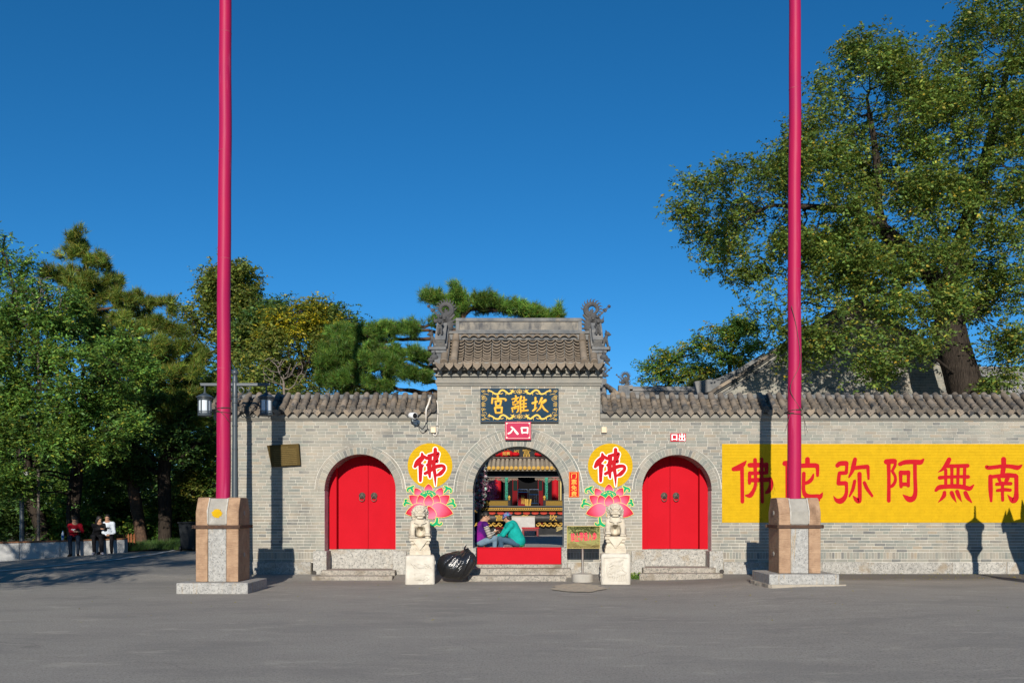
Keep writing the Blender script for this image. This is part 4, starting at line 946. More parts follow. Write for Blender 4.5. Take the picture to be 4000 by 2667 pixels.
# ================================================================== FLAGPOLES
POLE = M('pole_crimson', (0.37, 0.008, 0.060), (0.33, 0.008, 0.066), 0.8, 0.5, bump=0.004, bscale=3, bsc=(3,3,0.4), spec=0.2, stain=(2.5, (0.43, 0.045, 0.12), 0.56, 0.72, (3,3,0.25)))
BROWN = M('brown_sandstone', (0.40, 0.262, 0.165), (0.29, 0.180, 0.112), 5, 0.9, bump=0.022, bscale=45, bsc=(0.12,0.12,1), stain=(3.0, (0.19, 0.115, 0.070), 0.54, 0.74, (1.4,1.4,0.7)))
GRANITE_W = M('granite_pale', (0.40, 0.39, 0.365), (0.27, 0.265, 0.25), 16, 0.85, bump=0.008, bscale=60, spots=(45, (0.15, 0.15, 0.15), 0.58), stain=(2.6, (0.36, 0.25, 0.12), 0.55, 0.70, (3,3,0.35)))
CEM2 = M('grey_cement', (0.34, 0.32, 0.28), (0.27, 0.255, 0.225), 5, 0.9, bump=0.008, bscale=60, stain=(4,(0.42,0.40,0.36),0.58,0.70,(1,1,1)))
RUST = M('rusty_strap', (0.055, 0.032, 0.024), (0.10, 0.055, 0.035), 10, 0.75, metal=0.3, bump=0.004)
def flagpole(cx, d, label, plabel, top_x, rings, daub, gz, mir):
    y = d-DW
    root = thing('flagpole_pedestal', plabel, 'stone base', (cx, y, gz), 'flagpole stones')
    hw, hd = 0.715, 0.70
    z0 = gz+0.22
    G().box(cx-hw, cx+hw, y-hd, y+hd, gz-0.3, z0).build('base_slab', GRANITE_W, root, bevel=0.012)
    H = 1.80; b, c = 0.435, 0.40
    def slab(x0, x1, nm, mat, zt=H, ym=c):
        g = G(); g.yz([(y-ym, z0+0.001), (y+ym, z0+0.001), (y+ym, zt-0.30), (y+ym-0.14, zt-0.02), (y+ym-0.18, zt), (y-ym+0.18, zt), (y-ym+0.14, zt-0.02), (y-ym, zt-0.30)], x0, x1); return g.build(nm, mat, root, bevel=0.012)
    s1 = slab(cx-b, cx-0.185, 'side_stone', BROWN); s2 = slab(cx+0.185, cx+b, 'side_stone', BROWN)
    for s in (s1, s2):
        bm = bmesh.new(); bm.from_mesh(s.data); rr = random.Random(5)
        for v in bm.verts: v.co.x += rr.uniform(-0.006, 0.006); v.co.y += rr.uniform(-0.006, 0.006)
        bm.to_mesh(s.data); bm.free()
    G().box(cx-0.183, cx+0.183, y-c+0.012, y+c-0.012, z0+0.001, 1.24).build('middle_stone', GRANITE_W, root, bevel=0.01)
    g = G(); g.yz([(y-c+0.004, 1.242), (y+c-0.004, 1.242), (y+c-0.004, H-0.29), (y+c-0.15, H-0.02), (y-c+0.15, H-0.02), (y-c+0.004, H-0.29)], cx-0.183, cx+0.183); mid_ = g.build('middle_top', CEM2, root, bevel=0.01)
    for s in (-1, 1): G().tube([(cx+s*0.188, y-c+0.14, H-0.015), (cx+s*0.19, y-c-0.002, H-0.28), (cx+s*0.188, y-c-0.002, 1.26)], [0.012, 0.016, 0.01], 6).build('mortar_joint', M('white_mortar', (0.55,0.53,0.48), (0.36,0.34,0.30), 12, 0.9), root)
    zb = 1.20
    g = G(); o_ = 0.012
    for s in (-1, 1):
        g.box(cx-b-0.05, cx+b+0.05, min(y+s*(c+0.002), y+s*(c+0.025)), max(y+s*(c+0.002), y+s*(c+0.025)), zb-0.035, zb+0.035)
        g.box(min(cx+s*(b+0.009), cx+s*(b+0.03)), max(cx+s*(b+0.009), cx+s*(b+0.03)), y-c-0.03, y+c+0.03, zb-0.033, zb+0.033)
    st = g.build('iron_strap', RUST, root, bevel=0.004)
    for sx in (-1, 1):
        for sy in (-1, 1):
            g = G()
            for dz in (-0.018, 0.018): g.tube([(cx+sx*(b+0.055), y+sy*(c+0.0), zb+dz), (cx+sx*(b+0.04), y+sy*(c+0.06), zb+dz)], 0.014, 6)
            g.build('bolt', RUST, st)
    for s in (-1, 1):
        for zz in (1.48, 0.62): g = G(); g.lathe([(0.05, 0.0), (0.05, 0.012), (0.036, 0.012)], (cx+s*(b+0.003)-(0.006 if s<0 else 0.006), y, zz), 12, 'x'); g.build('plug', CEM2, root)
    if daub:
        g = G(); rr = random.Random(8); pts = []
        for i in range(40):
            a_ = 2*pi*i/40; r_ = 0.10*(1+0.16*rr.uniform(-1, 1)); pts.append((cx+0.0+r_*cos(a_)*1.05, 1.475+r_*sin(a_)*0.88))
        g.xz(pts, y-c-0.004, y-c+0.003); g.build('paint_daub', YEL, root)
    # the pole itself, standing on the stone
    pr = thing('flagpole', label, 'pole', (cx, y, H), 'crimson flagpoles')
    zt = 15.5; path = []; rad = []; zs_ = np.linspace(H-0.03, zt, 34)
    for i, z_ in enumerate(zs_):
        t = (z_-H)/(zt-H); wob = (0.004*sin(i*1.1+cx)+0.006*sin(i*0.43+2*cx))*(0 < i < 33)
        path.append((cx+(top_x-cx)*t+wob, y, z_)); rad.append(0.146*(1-t)+0.112*t)
    G().tube(path, rad, 32).build('shaft', POLE, pr, smooth=True)
    for z_ in rings:
        t = (z_-H)/(zt-H); G().tube([(cx+(top_x-cx)*t, y, z_-0.009), (cx+(top_x-cx)*t, y, z_), (cx+(top_x-cx)*t, y, z_+0.009)], [0.146*(1-t)+0.112*t-0.001, 0.148*(1-t)+0.114*t, 0.146*(1-t)+0.112*t-0.001], 32, cap=False).build('seam', M('pole_seam', (0.25, 0.008, 0.045), (0.38, 0.05, 0.09), 20, 0.6), pr, smooth=True)
    # thin wire wound round the pole
    g = G(); zw = Z(1605 if not mir else 1612, d); pts = []
    for i in range(60):
        a_ = 2*pi*i/20; pts.append((cx+0.15*sin(a_), y-0.15*cos(a_), zw+0.05*sin(a_*0.5+1)+0.02*i/60))
    g.tube(pts, 0.007, 5)
    if mir:
        g.tube(catmull([(cx-0.10, y-0.152, Z(1200, d)), (cx+0.02, y-0.152, Z(1300, d)), (cx+0.08, y-0.15, Z(1420, d)), (cx-0.12, y-0.14, Z(1520, d)), (cx+0.13, y-0.14, zw)], 6), 0.006, 5)
        for s, e in ((-1, 1690), (1, 1705), (1, 1690)): g.tube(catmull([(cx+s*0.10, y-0.15, zw), (cx+s*0.16, y-0.16, zw-0.15), (cx+s*(0.19 if e > 1695 else 0.24), y-0.15, Z(e, d))], 5), 0.005, 5)
    else:
        g.tube(catmull([(cx-0.12, y-0.13, zw+0.03), (cx+0.05, y-0.152, zw-0.08), (cx+0.14, y-0.1, zw-0.22)], 5), 0.006, 5)
    g.build('wire', IRON, pr)
    return root
DL, DR = 19.1, 19.5
flagpole(X(872, DL), DL, 'tall crimson flagpole rising beside the street lamp', 'brown stone flagpole base with yellow paint daub and iron strap', X(881, DL)+0.02, [Z(592, DL), Z(1012, DL), Z(1440, DL), Z(130, DL)], True, -0.135, False)
flagpole(X(3102, DR), DR, 'tall crimson flagpole standing in front of the yellow banner', 'brown stone flagpole base in front of the yellow banner', X(3104, DR)+0.01, [Z(350, DR), Z(1055, DR)], False, 0.012, True)
# cement skirt round the right-hand base
g = G(); cxr = X(3102, DR); yr = DR-DW; rr = random.Random(2); pts = []
for i in range(44):
    a_ = 2*pi*i/44; k_ = 1/max(abs(cos(a_)), abs(sin(a_))); pts.append((cxr+0.05+cos(a_)*k_*(0.80+rr.uniform(-0.05, 0.05)), yr+sin(a_)*k_*(0.78+rr.uniform(-0.03, 0.04))))
o = g.xy(pts, -0.05, 0.026).build('cement_skirt', CEMENT); o['kind'] = 'structure'
g = G(); pts = []
for i in range(36):
    a_ = 2*pi*i/36; pts.append((X(2258, 19.7)+0.56*cos(a_)*(1+rr.uniform(-0.14, 0.14)), 19.75-DW+1.15*sin(a_)*(1+rr.uniform(-0.15, 0.15))))
V = [(x, y, float(ground_z(x, y))+0.016) for x, y in pts]; g.add(V, [tuple(range(36))])
SPILL = M('dried_spill', (0.50, 0.42, 0.30), (0.40, 0.345, 0.265), 7, 0.9, stain=(9, (0.33,0.29,0.24), 0.5, 0.6, (1,1,1)))
o = g.build('dried_spill', SPILL); o['kind'] = 'structure'
# ================================================================== STREET LAMP
LAMP = M('lamp_grey_paint', (0.040, 0.052, 0.062), (0.050, 0.064, 0.076), 3, 0.42, spec=0.5)
def frosted():
    m, nt, p = new_mat('frosted_glass'); p.inputs['Base Color'].default_value = (0.55, 0.60, 0.64, 1); p.inputs['Roughness'].default_value = 0.25; p.inputs['Specular IOR Level'].default_value = 0.5
    return m
FROST = frosted()
DLp = 21.55; lx, ly = X(918, DLp), DLp-DW
lamp = thing('street_lamp', 'dark grey street lamp with two hanging lanterns beside the left flagpole', 'street lamp', (lx, ly, -0.12))
zL = lambda py: Z(py, DLp); xL = lambda px: X(px, DLp)
g = G(); g.lathe([(0.20, -0.2), (0.20, 0.15), (0.13, 0.25), (0.10, 0.5), (0.085, 0.9), (0.075, 2.0), (0.062, zL(1700)), (0.060, zL(1550)), (0.058, zL(1470)), (0.052, zL(1468))], (lx, ly, 0), 20); g.build('post', LAMP, lamp, smooth=True)
for py in (1548, 1572, 1663, 1754, 1850, 1492): g = G(); g.lathe([(0.062, -0.02), (0.072, -0.01), (0.072, 0.01), (0.062, 0.02)], (lx, ly, zL(py)), 20); g.build('collar', LAMP, lamp, smooth=True)
g = G(); g.ball((lx, ly, zL(1455)), 0.081, 20, 14); g.lathe([(0.05, -0.02), (0.05, 0.03)], (lx, ly, zL(1467)), 14); g.build('ball_finial', LAMP, lamp, smooth=True)
x0, x1 = xL(782), xL(1057); zt, zb = zL(1496), zL(1507)
g = G(); g.xz([(x0+0.02, zb), (x1-0.02, zb), (x1, zt), (x0, zt)], ly-0.035, ly+0.035); g.build('arm', LAMP, lamp, bevel=0.004)
for s in (-1, 1):
    g = G()
    def sp(c, r, t0, t1, n=14): return [(lx+s*(c[0]+r*(1-0.45*i/n)*cos(t0+(t1-t0)*i/n)), ly, c[1]+r*(1-0.45*i/n)*sin(t0+(t1-t0)*i/n)) for i in range(n+1)]
    for c, r, t0, t1 in (((0.13, zb-0.10), 0.085, -1.2, 4.4), ((0.30, zb-0.06), 0.055, 2.2, -3.0), ((0.12, zb-0.28), 0.06, 2.0, -2.6)): g.tube(sp(c, r, t0, t1), 0.011, 6)
    g.tube(catmull([(lx+s*0.05, ly, zb-0.34), (lx+s*0.16, ly, zb-0.22), (lx+s*0.30, ly, zb-0.16), (lx+s*0.38, ly, zb-0.02)], 5), 0.012, 6)
    g.build('scroll_bracket', LAMP, lamp, smooth=True)
    cx = xL(800 if s < 0 else 1040); T = lambda py: zL(py)
    g = G(); g.tube([(cx, ly, zb), (cx, ly, T(1536))], 0.020, 8); g.lathe([(0.045, 0), (0.03, 0.03)], (cx, ly, T(1537)), 12)
    hang = g.build('hanger', LAMP, lamp, smooth=True)
    g = G(); g.lathe([(0.165, T(1556)), (0.195, T(1553)), (0.195, T(1550.5)), (0.155, T(1546)), (0.10, T(1541)), (0.05, T(1538)), (0.02, T(1537))], (cx, ly, 0), 24); g.lathe([(0.150, T(1563)), (0.168, T(1560)), (0.168, T(1557))], (cx, ly, 0), 24)
    ln = g.build('lantern', LAMP, lamp, smooth=True)
    g = G(); g.lathe([(0.132, T(1620)), (0.132, T(1563))], (cx, ly, 0), 24); g.build('glass', FROST, ln, smooth=True)
    g = G()
    for q in range(6):
        a_ = 2*pi*q/6+0.25+(0.5 if s > 0 else 0); g.tube([(cx+0.142*cos(a_), ly+0.142*sin(a_), T(1622)), (cx+0.142*cos(a_), ly+0.142*sin(a_), T(1561))], 0.015, 6)
    for py in (1606, 1612): g.lathe([(0.145, -0.008), (0.152, 0), (0.145, 0.008)], (cx, ly, T(py)), 24)
    g.build('cage', LAMP, ln)
    g = G(); g.lathe([(0.12, T(1626)), (0.155, T(1624)), (0.162, T(1618)), (0.15, T(1615))], (cx, ly, 0), 24); g.build('lantern_foot', LAMP, ln, smooth=True)
# ================================================================== STONE LIONS
MARBLE = M('lion_marble', (0.60, 0.54, 0.43), (0.48, 0.415, 0.32), 7, 0.75, bump=0.010, bscale=70, stain=(9, (0.40, 0.32, 0.22), 0.60, 0.76, (1,1,1)), spec=0.3)
MARBLE2 = M('block_marble', (0.60, 0.56, 0.48), (0.49, 0.45, 0.38), 5, 0.85, bump=0.012, bscale=45, stain=(3.0, (0.30, 0.27, 0.22), 0.60, 0.74, (1,1,1)))
def lion_mesh(flip):
    s = -1 if flip else 1
    P_ = []
    e = lambda c, r, k=None: P_.append(('e', (c[0]*s, c[1], c[2]), r, 0, k))
    c_ = lambda a, b, ra, rb, k=0.02: P_.append(('c', (a[0]*s, a[1], a[2]), (b[0]*s, b[1], b[2]), ra, rb, 0, k))
    n_ = lambda c, r, k=0.008: P_.append(('-e', (c[0]*s, c[1], c[2]), r, 0, k))
    e((0, 0.16, 0.20), (0.17, 0.18, 0.19), 0.05); e((0, 0.03, 0.34), (0.145, 0.15, 0.19), 0.06); e((0, -0.06, 0.36), (0.125, 0.10, 0.13), 0.04)
    for q in (-1, 1):
        e((q*0.16, 0.12, 0.13), (0.075, 0.15, 0.13), 0.03); e((q*0.185, -0.05, 0.03), (0.055, 0.10, 0.04), 0.02)
        c_((q*0.135, -0.04, 0.35), (q*0.150, -0.12, 0.20), 0.066, 0.052); c_((q*0.150, -0.12, 0.20), (q*0.148, -0.13, 0.06), 0.052, 0.044)
        zz = 0.035 if q < 0 else 0.085
        e((q*0.148, -0.165, zz), (0.062, 0.075, 0.04), 0.02)
        for t in (-1.5, -0.5, 0.5, 1.5): e((q*0.148+t*0.030, -0.232, zz-0.010), (0.017, 0.024, 0.022), 0.006)
        if q > 0: e((q*0.150, -0.15, 0.035), (0.055, 0.060, 0.045), 0.008)
    hz = 0.585
    e((0, -0.06, hz), (0.125, 0.125, 0.13), 0.03); e((0, -0.165, hz-0.045), (0.085, 0.07, 0.062), 0.02); e((0, -0.15, hz-0.115), (0.075, 0.06, 0.032), 0.01)
    e((0, -0.225, hz-0.005), (0.042, 0.025, 0.024), 0.01)
    for q in (-1, 1):
        e((q*0.028, -0.222, hz-0.018), (0.020, 0.014, 0.014), 0.005); e((q*0.058, -0.175, hz+0.055), (0.038, 0.030, 0.022), 0.008); e((q*0.055, -0.185, hz+0.028), (0.020, 0.014, 0.014), 0.003)
        c_((q*0.015, -0.19, hz+0.062), (q*0.095, -0.155, hz+0.085), 0.018, 0.014, 0.006); e((q*0.068, -0.19, hz-0.06), (0.035, 0.030, 0.028), 0.01); e((q*0.125, -0.06, hz+0.045), (0.028, 0.03, 0.045), 0.008)
    n_((0, -0.225, hz-0.088), (0.070, 0.045, 0.013)); n_((-0.03, -0.20, hz+0.008), (0.05, 0.02, 0.006)); n_((0.03, -0.20, hz+0.008), (0.05, 0.02, 0.006))
    for ring, (rad, yy, zc, n, r) in enumerate(((0.125, -0.02, hz+0.015, 13, 0.036), (0.142, 0.04, hz-0.01, 14, 0.040), (0.125, 0.10, hz-0.01, 12, 0.042), (0.07, 0.03, hz+0.105, 7, 0.036))):
        for i in range(n):
            if ring < 3:
                a_ = radians(-62+304*i/(n-1)); P_.append(('e', (rad*cos(a_), yy, zc+rad*sin(a_)*1.05), (r, r, r), 0, 0.006))
            else: a_ = 2*pi*i/n; P_.append(('e', (rad*cos(a_), -0.04+rad*sin(a_), zc), (r, r, r*0.8), 0, 0.006))
    for i in range(6):
        for q in (-1, 1): P_.append(('e', (q*(0.135-0.004*i), 0.02+0.015*i, 0.50-0.05*i), (0.036, 0.04, 0.034), 0, 0.008))
    c_((-0.12, -0.155, 0.36), (0, -0.185, 0.315), 0.012, 0.012, 0.004); c_((0.12, -0.155, 0.36), (0, -0.185, 0.315), 0.012, 0.012, 0.004); e((0, -0.185, 0.285), (0.036, 0.03, 0.04), 0.004)
    n_((0, -0.13, 0.12), (0.092, 0.20, 0.155), 0.02); n_((0, -0.20, 0.06), (0.088, 0.16, 0.10), 0.02)
    return sdf_mesh(P_, 0.0095, 0.02, 'lion_body', MARBLE)
def lion(px, d, rz, label, flip, gz):
    root = local_thing('stone_lion', label, 'stone lion', (X(px, d), d-DW, gz), 'guardian lions', rz)
    rng = random.Random(11 if flip else 12)
    w2, h_ = 0.335, 0.655
    g = G(); g.box(-w2, w2, -0.33, 0.42, -0.12, h_); me = g.mesh('plinth_block', MARBLE2, bevel=0.07, seg=3, smooth=True)
    bm = bmesh.new(); bm.from_mesh(me); bmesh.ops.subdivide_edges(bm, edges=[e for e in bm.edges if e.calc_length() > 0.1], cuts=5, use_grid_fill=True)
    for v in bm.verts: v.co += Vector((rng.uniform(-1, 1), rng.uniform(-1, 1), rng.uniform(-1, 1)))*0.004
    bm.to_mesh(me); bm.free(); blk = link('plinth_block', me, root)
    # relief carving on the front and inner side
    g = G()
    def blob(x, z, rx, rz_, dep=0.018): g.ball((x, -0.332, z), (rx, dep, rz_), 10, 6)
    def vein(pts, r): g.tube(catmull([(x, -0.334, z) for x, z in pts], 4), r, 5)
    if not flip:
        blob(0.0, 0.17, 0.14, 0.085, 0.03); blob(0.02, 0.40, 0.10, 0.055, 0.02)
        for k in range(9): vein([(rng.uniform(-0.08, 0.08), 0.20+rng.uniform(-0.08, 0.05)), (rng.uniform(-0.18, 0.18), 0.14+rng.uniform(-0.05, 0.1)), (rng.uniform(-0.23, 0.23), 0.09+rng.uniform(-0.03, 0.12))], 0.019)
        for k in range(7): vein([(-0.20+0.05*k, 0.47-0.02*(k % 3)), (-0.15+0.06*k, 0.42), (-0.12+0.06*k, 0.36+0.02*(k % 2))], 0.018)
    else:
        vein([(-0.26, 0.56), (0.0, 0.57), (0.26, 0.56)], 0.012); vein([(-0.27, 0.56), (-0.265, 0.3), (-0.27, 0.05)], 0.010)
        blob(0.05, 0.40, 0.11, 0.07, 0.03); blob(0.11, 0.20, 0.13, 0.055, 0.03); blob(-0.05, 0.16, 0.06, 0.05, 0.025)
        for k in range(13): vein([(rng.uniform(-0.2, 0.2), rng.uniform(0.30, 0.52)), (rng.uniform(-0.2, 0.2), rng.uniform(0.2, 0.46)), (rng.uniform(-0.22, 0.24), rng.uniform(0.1, 0.4))], 0.019)
        for k in range(6): vein([(-0.04+0.05*k, 0.18), (-0.05+0.052*k, 0.10), (-0.05+0.055*k, 0.035)], 0.02)
    g.build('relief', MARBLE2, blk, smooth=True)
    g = G(); sx = 1 if not flip else -1
    for k in range(14):
        z_ = rng.uniform(0.08, 0.52); y0 = rng.uniform(-0.22, 0.2); g.tube(catmull([(sx*0.337, y0, z_), (sx*0.338, y0+rng.uniform(-0.08, 0.1), z_+rng.uniform(-0.1, 0.1)), (sx*0.337, y0+rng.uniform(-0.12, 0.12), z_+rng.uniform(-0.1, 0.1))], 4), 0.014, 5)
    g.build('side_relief', MARBLE2, blk, smooth=True)
    # carved base of the lion
    b0 = h_+0.002
    g = G(); prof = [(0.235, 0.0), (0.235, 0.095), (0.222, 0.11), (0.222, 0.15), (0.195, 0.20), (0.19, 0.22), (0.215, 0.25), (0.22, 0.28), (0.20, 0.305), (0.24, 0.315), (0.24, 0.375)]
    V = []; F = []
    for r_, z_ in prof: V += [(-r_, -r_*1.02, b0+z_), (r_, -r_*1.02, b0+z_), (r_, r_*1.15, b0+z_), (-r_, r_*1.15, b0+z_)]
    for i in range(len(prof)-1):
        for j in range(4): F.append((i*4+j, i*4+(j+1) % 4, (i+1)*4+(j+1) % 4, (i+1)*4+j))
    k = len(prof)-1; F += [(3,2,1,0), (k*4, k*4+1, k*4+2, k*4+3)]; g.add(V, F); bs = g.build('carved_base', MARBLE, root)
    g = G(); g.xz([(-0.165, b0+0.33), (0.0, b0+0.105), (0.165, b0+0.33)][::1], -0.262, -0.18)
    for s in (-1, 1):
        g.ball((s*0.17, -0.225, b0+0.265), (0.05, 0.02, 0.03), 10, 6)
        for q in (0.04, 0.11, 0.18): g.ball((s*q, -0.226, b0+0.135), (0.035, 0.014, 0.03), 8, 6)
    g.build('drape', MARBLE, bs, smooth=False)
    me = lion_mesh(flip); o = link('lion_figure', me, root, (0, 0.02, b0+0.372), (1.13, 1.08, 1.0)); return root
DLi = 21.15
lion(1641, DLi, radians(6), 'white stone lion on its carved block beside the black rubbish bag', False, -0.125)
lion(2403, DLi, radians(-3), 'white stone lion on its carved block beside the mirror gold notice', True, -0.085)
# ================================================================== RUBBISH BAG, NOTICE STAND
def bag_mat():
    m, nt, p = new_mat('black_plastic'); p.inputs['Base Color'].default_value = (0.012, 0.012, 0.013, 1); p.inputs['Roughness'].default_value = 0.22; p.inputs['Specular IOR Level'].default_value = 0.9
    b = _n(nt, 'ShaderNodeBump', Strength=1.0, Distance=0.012); nt.links.new(noise(nt, 10, 6, 0.6, dist=1.6), b.inputs['Height']); nt.links.new(b.outputs[0], p.inputs['Normal']); return m
def bag():
    d = 21.35; root = thing('rubbish_bag', 'full black plastic rubbish bag slumped beside the left stone lion', 'bag', (X(1785, d), d-DW, -0.12))
    rng = np.random.default_rng(5); nu, nv = 120, 70; V = []
    cx, cy, cz = X(1785, d), d-DW, Z(2207, d)
    ph = rng.uniform(0, 2*pi, 12)
    knot = np.array([0.45, 0.0, 0.9]); knot /= np.linalg.norm(knot)
    ax2 = np.cross(knot, [0, 1, 0]); ax2 /= np.linalg.norm(ax2); ax3 = np.cross(knot, ax2)
    for i in range(nv+1):
        t = pi*i/nv
        for j in range(nu):
            u = 2*pi*j/nu; n_ = np.array([sin(t)*cos(u), sin(t)*sin(u), cos(t)])
            q = n_*np.array([0.49, 0.36, 0.34])
            if q[0] > 0.1: q[2] += 0.13*(q[0]-0.1)/0.35
            az = atan2(n_@ax3, n_@ax2); pol = math.acos(np.clip(n_@knot, -1, 1))
            fold = sum(abs(sin(az*f+ph[k]))*a_ for k, (f, a_) in enumerate(((3.5, 0.040), (6.5, 0.034), (11.5, 0.026), (19.5, 0.014))))*(sin(pol)**0.6)*(0.5+0.5*cos(pol*0.7))
            lump = 0.030*sin(5*n_[0]+ph[5])*sin(4*n_[2]+ph[6])+0.022*sin(7*n_[1]+6*n_[0]+ph[7])
            q = q*(1-fold*1.5+lump*1.4)
            if pol < 0.30: q = q+knot*(0.30-pol)*0.22
            z_ = max(cz+q[2], -0.115+0.01*sin(u*5)); V.append((cx+q[0], cy+q[1], z_))
    V = np.array(V); a_ = np.arange((nv+1)*nu).reshape(nv+1, nu); F = np.stack([a_[:-1], np.roll(a_[:-1], -1, 1), np.roll(a_[1:], -1, 1), a_[1:]], -1).reshape(-1, 4)[:, ::-1]
    bmx = bag_mat(); o = link('sack', fast_mesh('sack', V-np.array(base_of(root)), F, bmx, smooth=True), root)
    g = G(); kp = Vector((cx, cy, cz))+Vector(knot*0.36)
    for k in range(7):
        dr = Vector(knot)+Vector(rng.uniform(-0.9, 0.9, 3)); g.tube([kp, kp+dr*0.05, kp+dr*0.11+Vector((0.02, 0, -0.02))], [0.02, 0.03, 0.004], 6, flat=0.35)
    g.build('tied_neck', bmx, root, smooth=True)
bag()
def mirror_gold():
    m, nt, p = new_mat('polished_brass'); p.inputs['Base Color'].default_value = (0.55, 0.42, 0.16, 1); p.inputs['Metallic'].default_value = 1.0; p.inputs['Roughness'].default_value = 0.03
    b = _n(nt, 'ShaderNodeBump', Strength=0.04, Distance=0.02); nt.links.new(noise(nt, 5, 3), b.inputs['Height']); nt.links.new(b.outputs[0], p.inputs['Normal']); return m
ns = thing('notice_stand', 'mirror gold notice board with pink characters on a post and round base', 'sign', (X(2278, 21.7), -0.85, -0.1))
dn = 21.68; yb = dn-DW
x0, x1, z0, z1 = X(2215.5, dn), X(2343, dn), Z(2140, dn), Z(2054, dn)
tl = 0.0075
g = G(); g.yz([(yb, z0), (yb+0.02, z0), (yb+0.02+tl, z1), (yb+tl, z1)], x0, x1); g.build('panel', mirror_gold(), ns)
g = G(); rect_frame(g, x0-0.006, x1+0.006, z0-0.006, z1+0.006, 0.011, yb-0.004, yb+0.046); g.build('panel_frame', M('brass_edge', (0.45,0.34,0.12), rough=0.3, metal=0.8), ns)
PINK = M('pink_vinyl', (0.80, 0.035, 0.10), rough=0.8, spec=0.05)
for i, ch in enumerate('禁止带香入寺'):
    px = 2237+17.1*i; text_part(ch, 0.13, PINK, ns, (X(px, dn), yb-0.001, Z(2096-1.2*(i-2.5)*0+(-1 if i > 1 else 1), dn)), 'character', 0.0015, 0.0022, fit=(0.098, 0.20))
xp = X(2276, dn); g = G(); g.tube([(xp, yb+0.01, -0.02), (xp, yb+0.01, z0)], 0.026, 12); g.build('post', M('steel_post', (0.30,0.29,0.27), (0.22,0.14,0.10), 5, 0.5, metal=0.5), ns, smooth=True)
g = G(); g.lathe([(0.245, -0.2), (0.245, 0.05), (0.225, 0.075), (0.06, 0.095)], (xp, yb-0.02, -0.02), 28); g.build('foot', M('foot_cement', (0.40,0.375,0.33), (0.33,0.31,0.27), 6, 0.9, bump=0.006), ns, smooth=True)
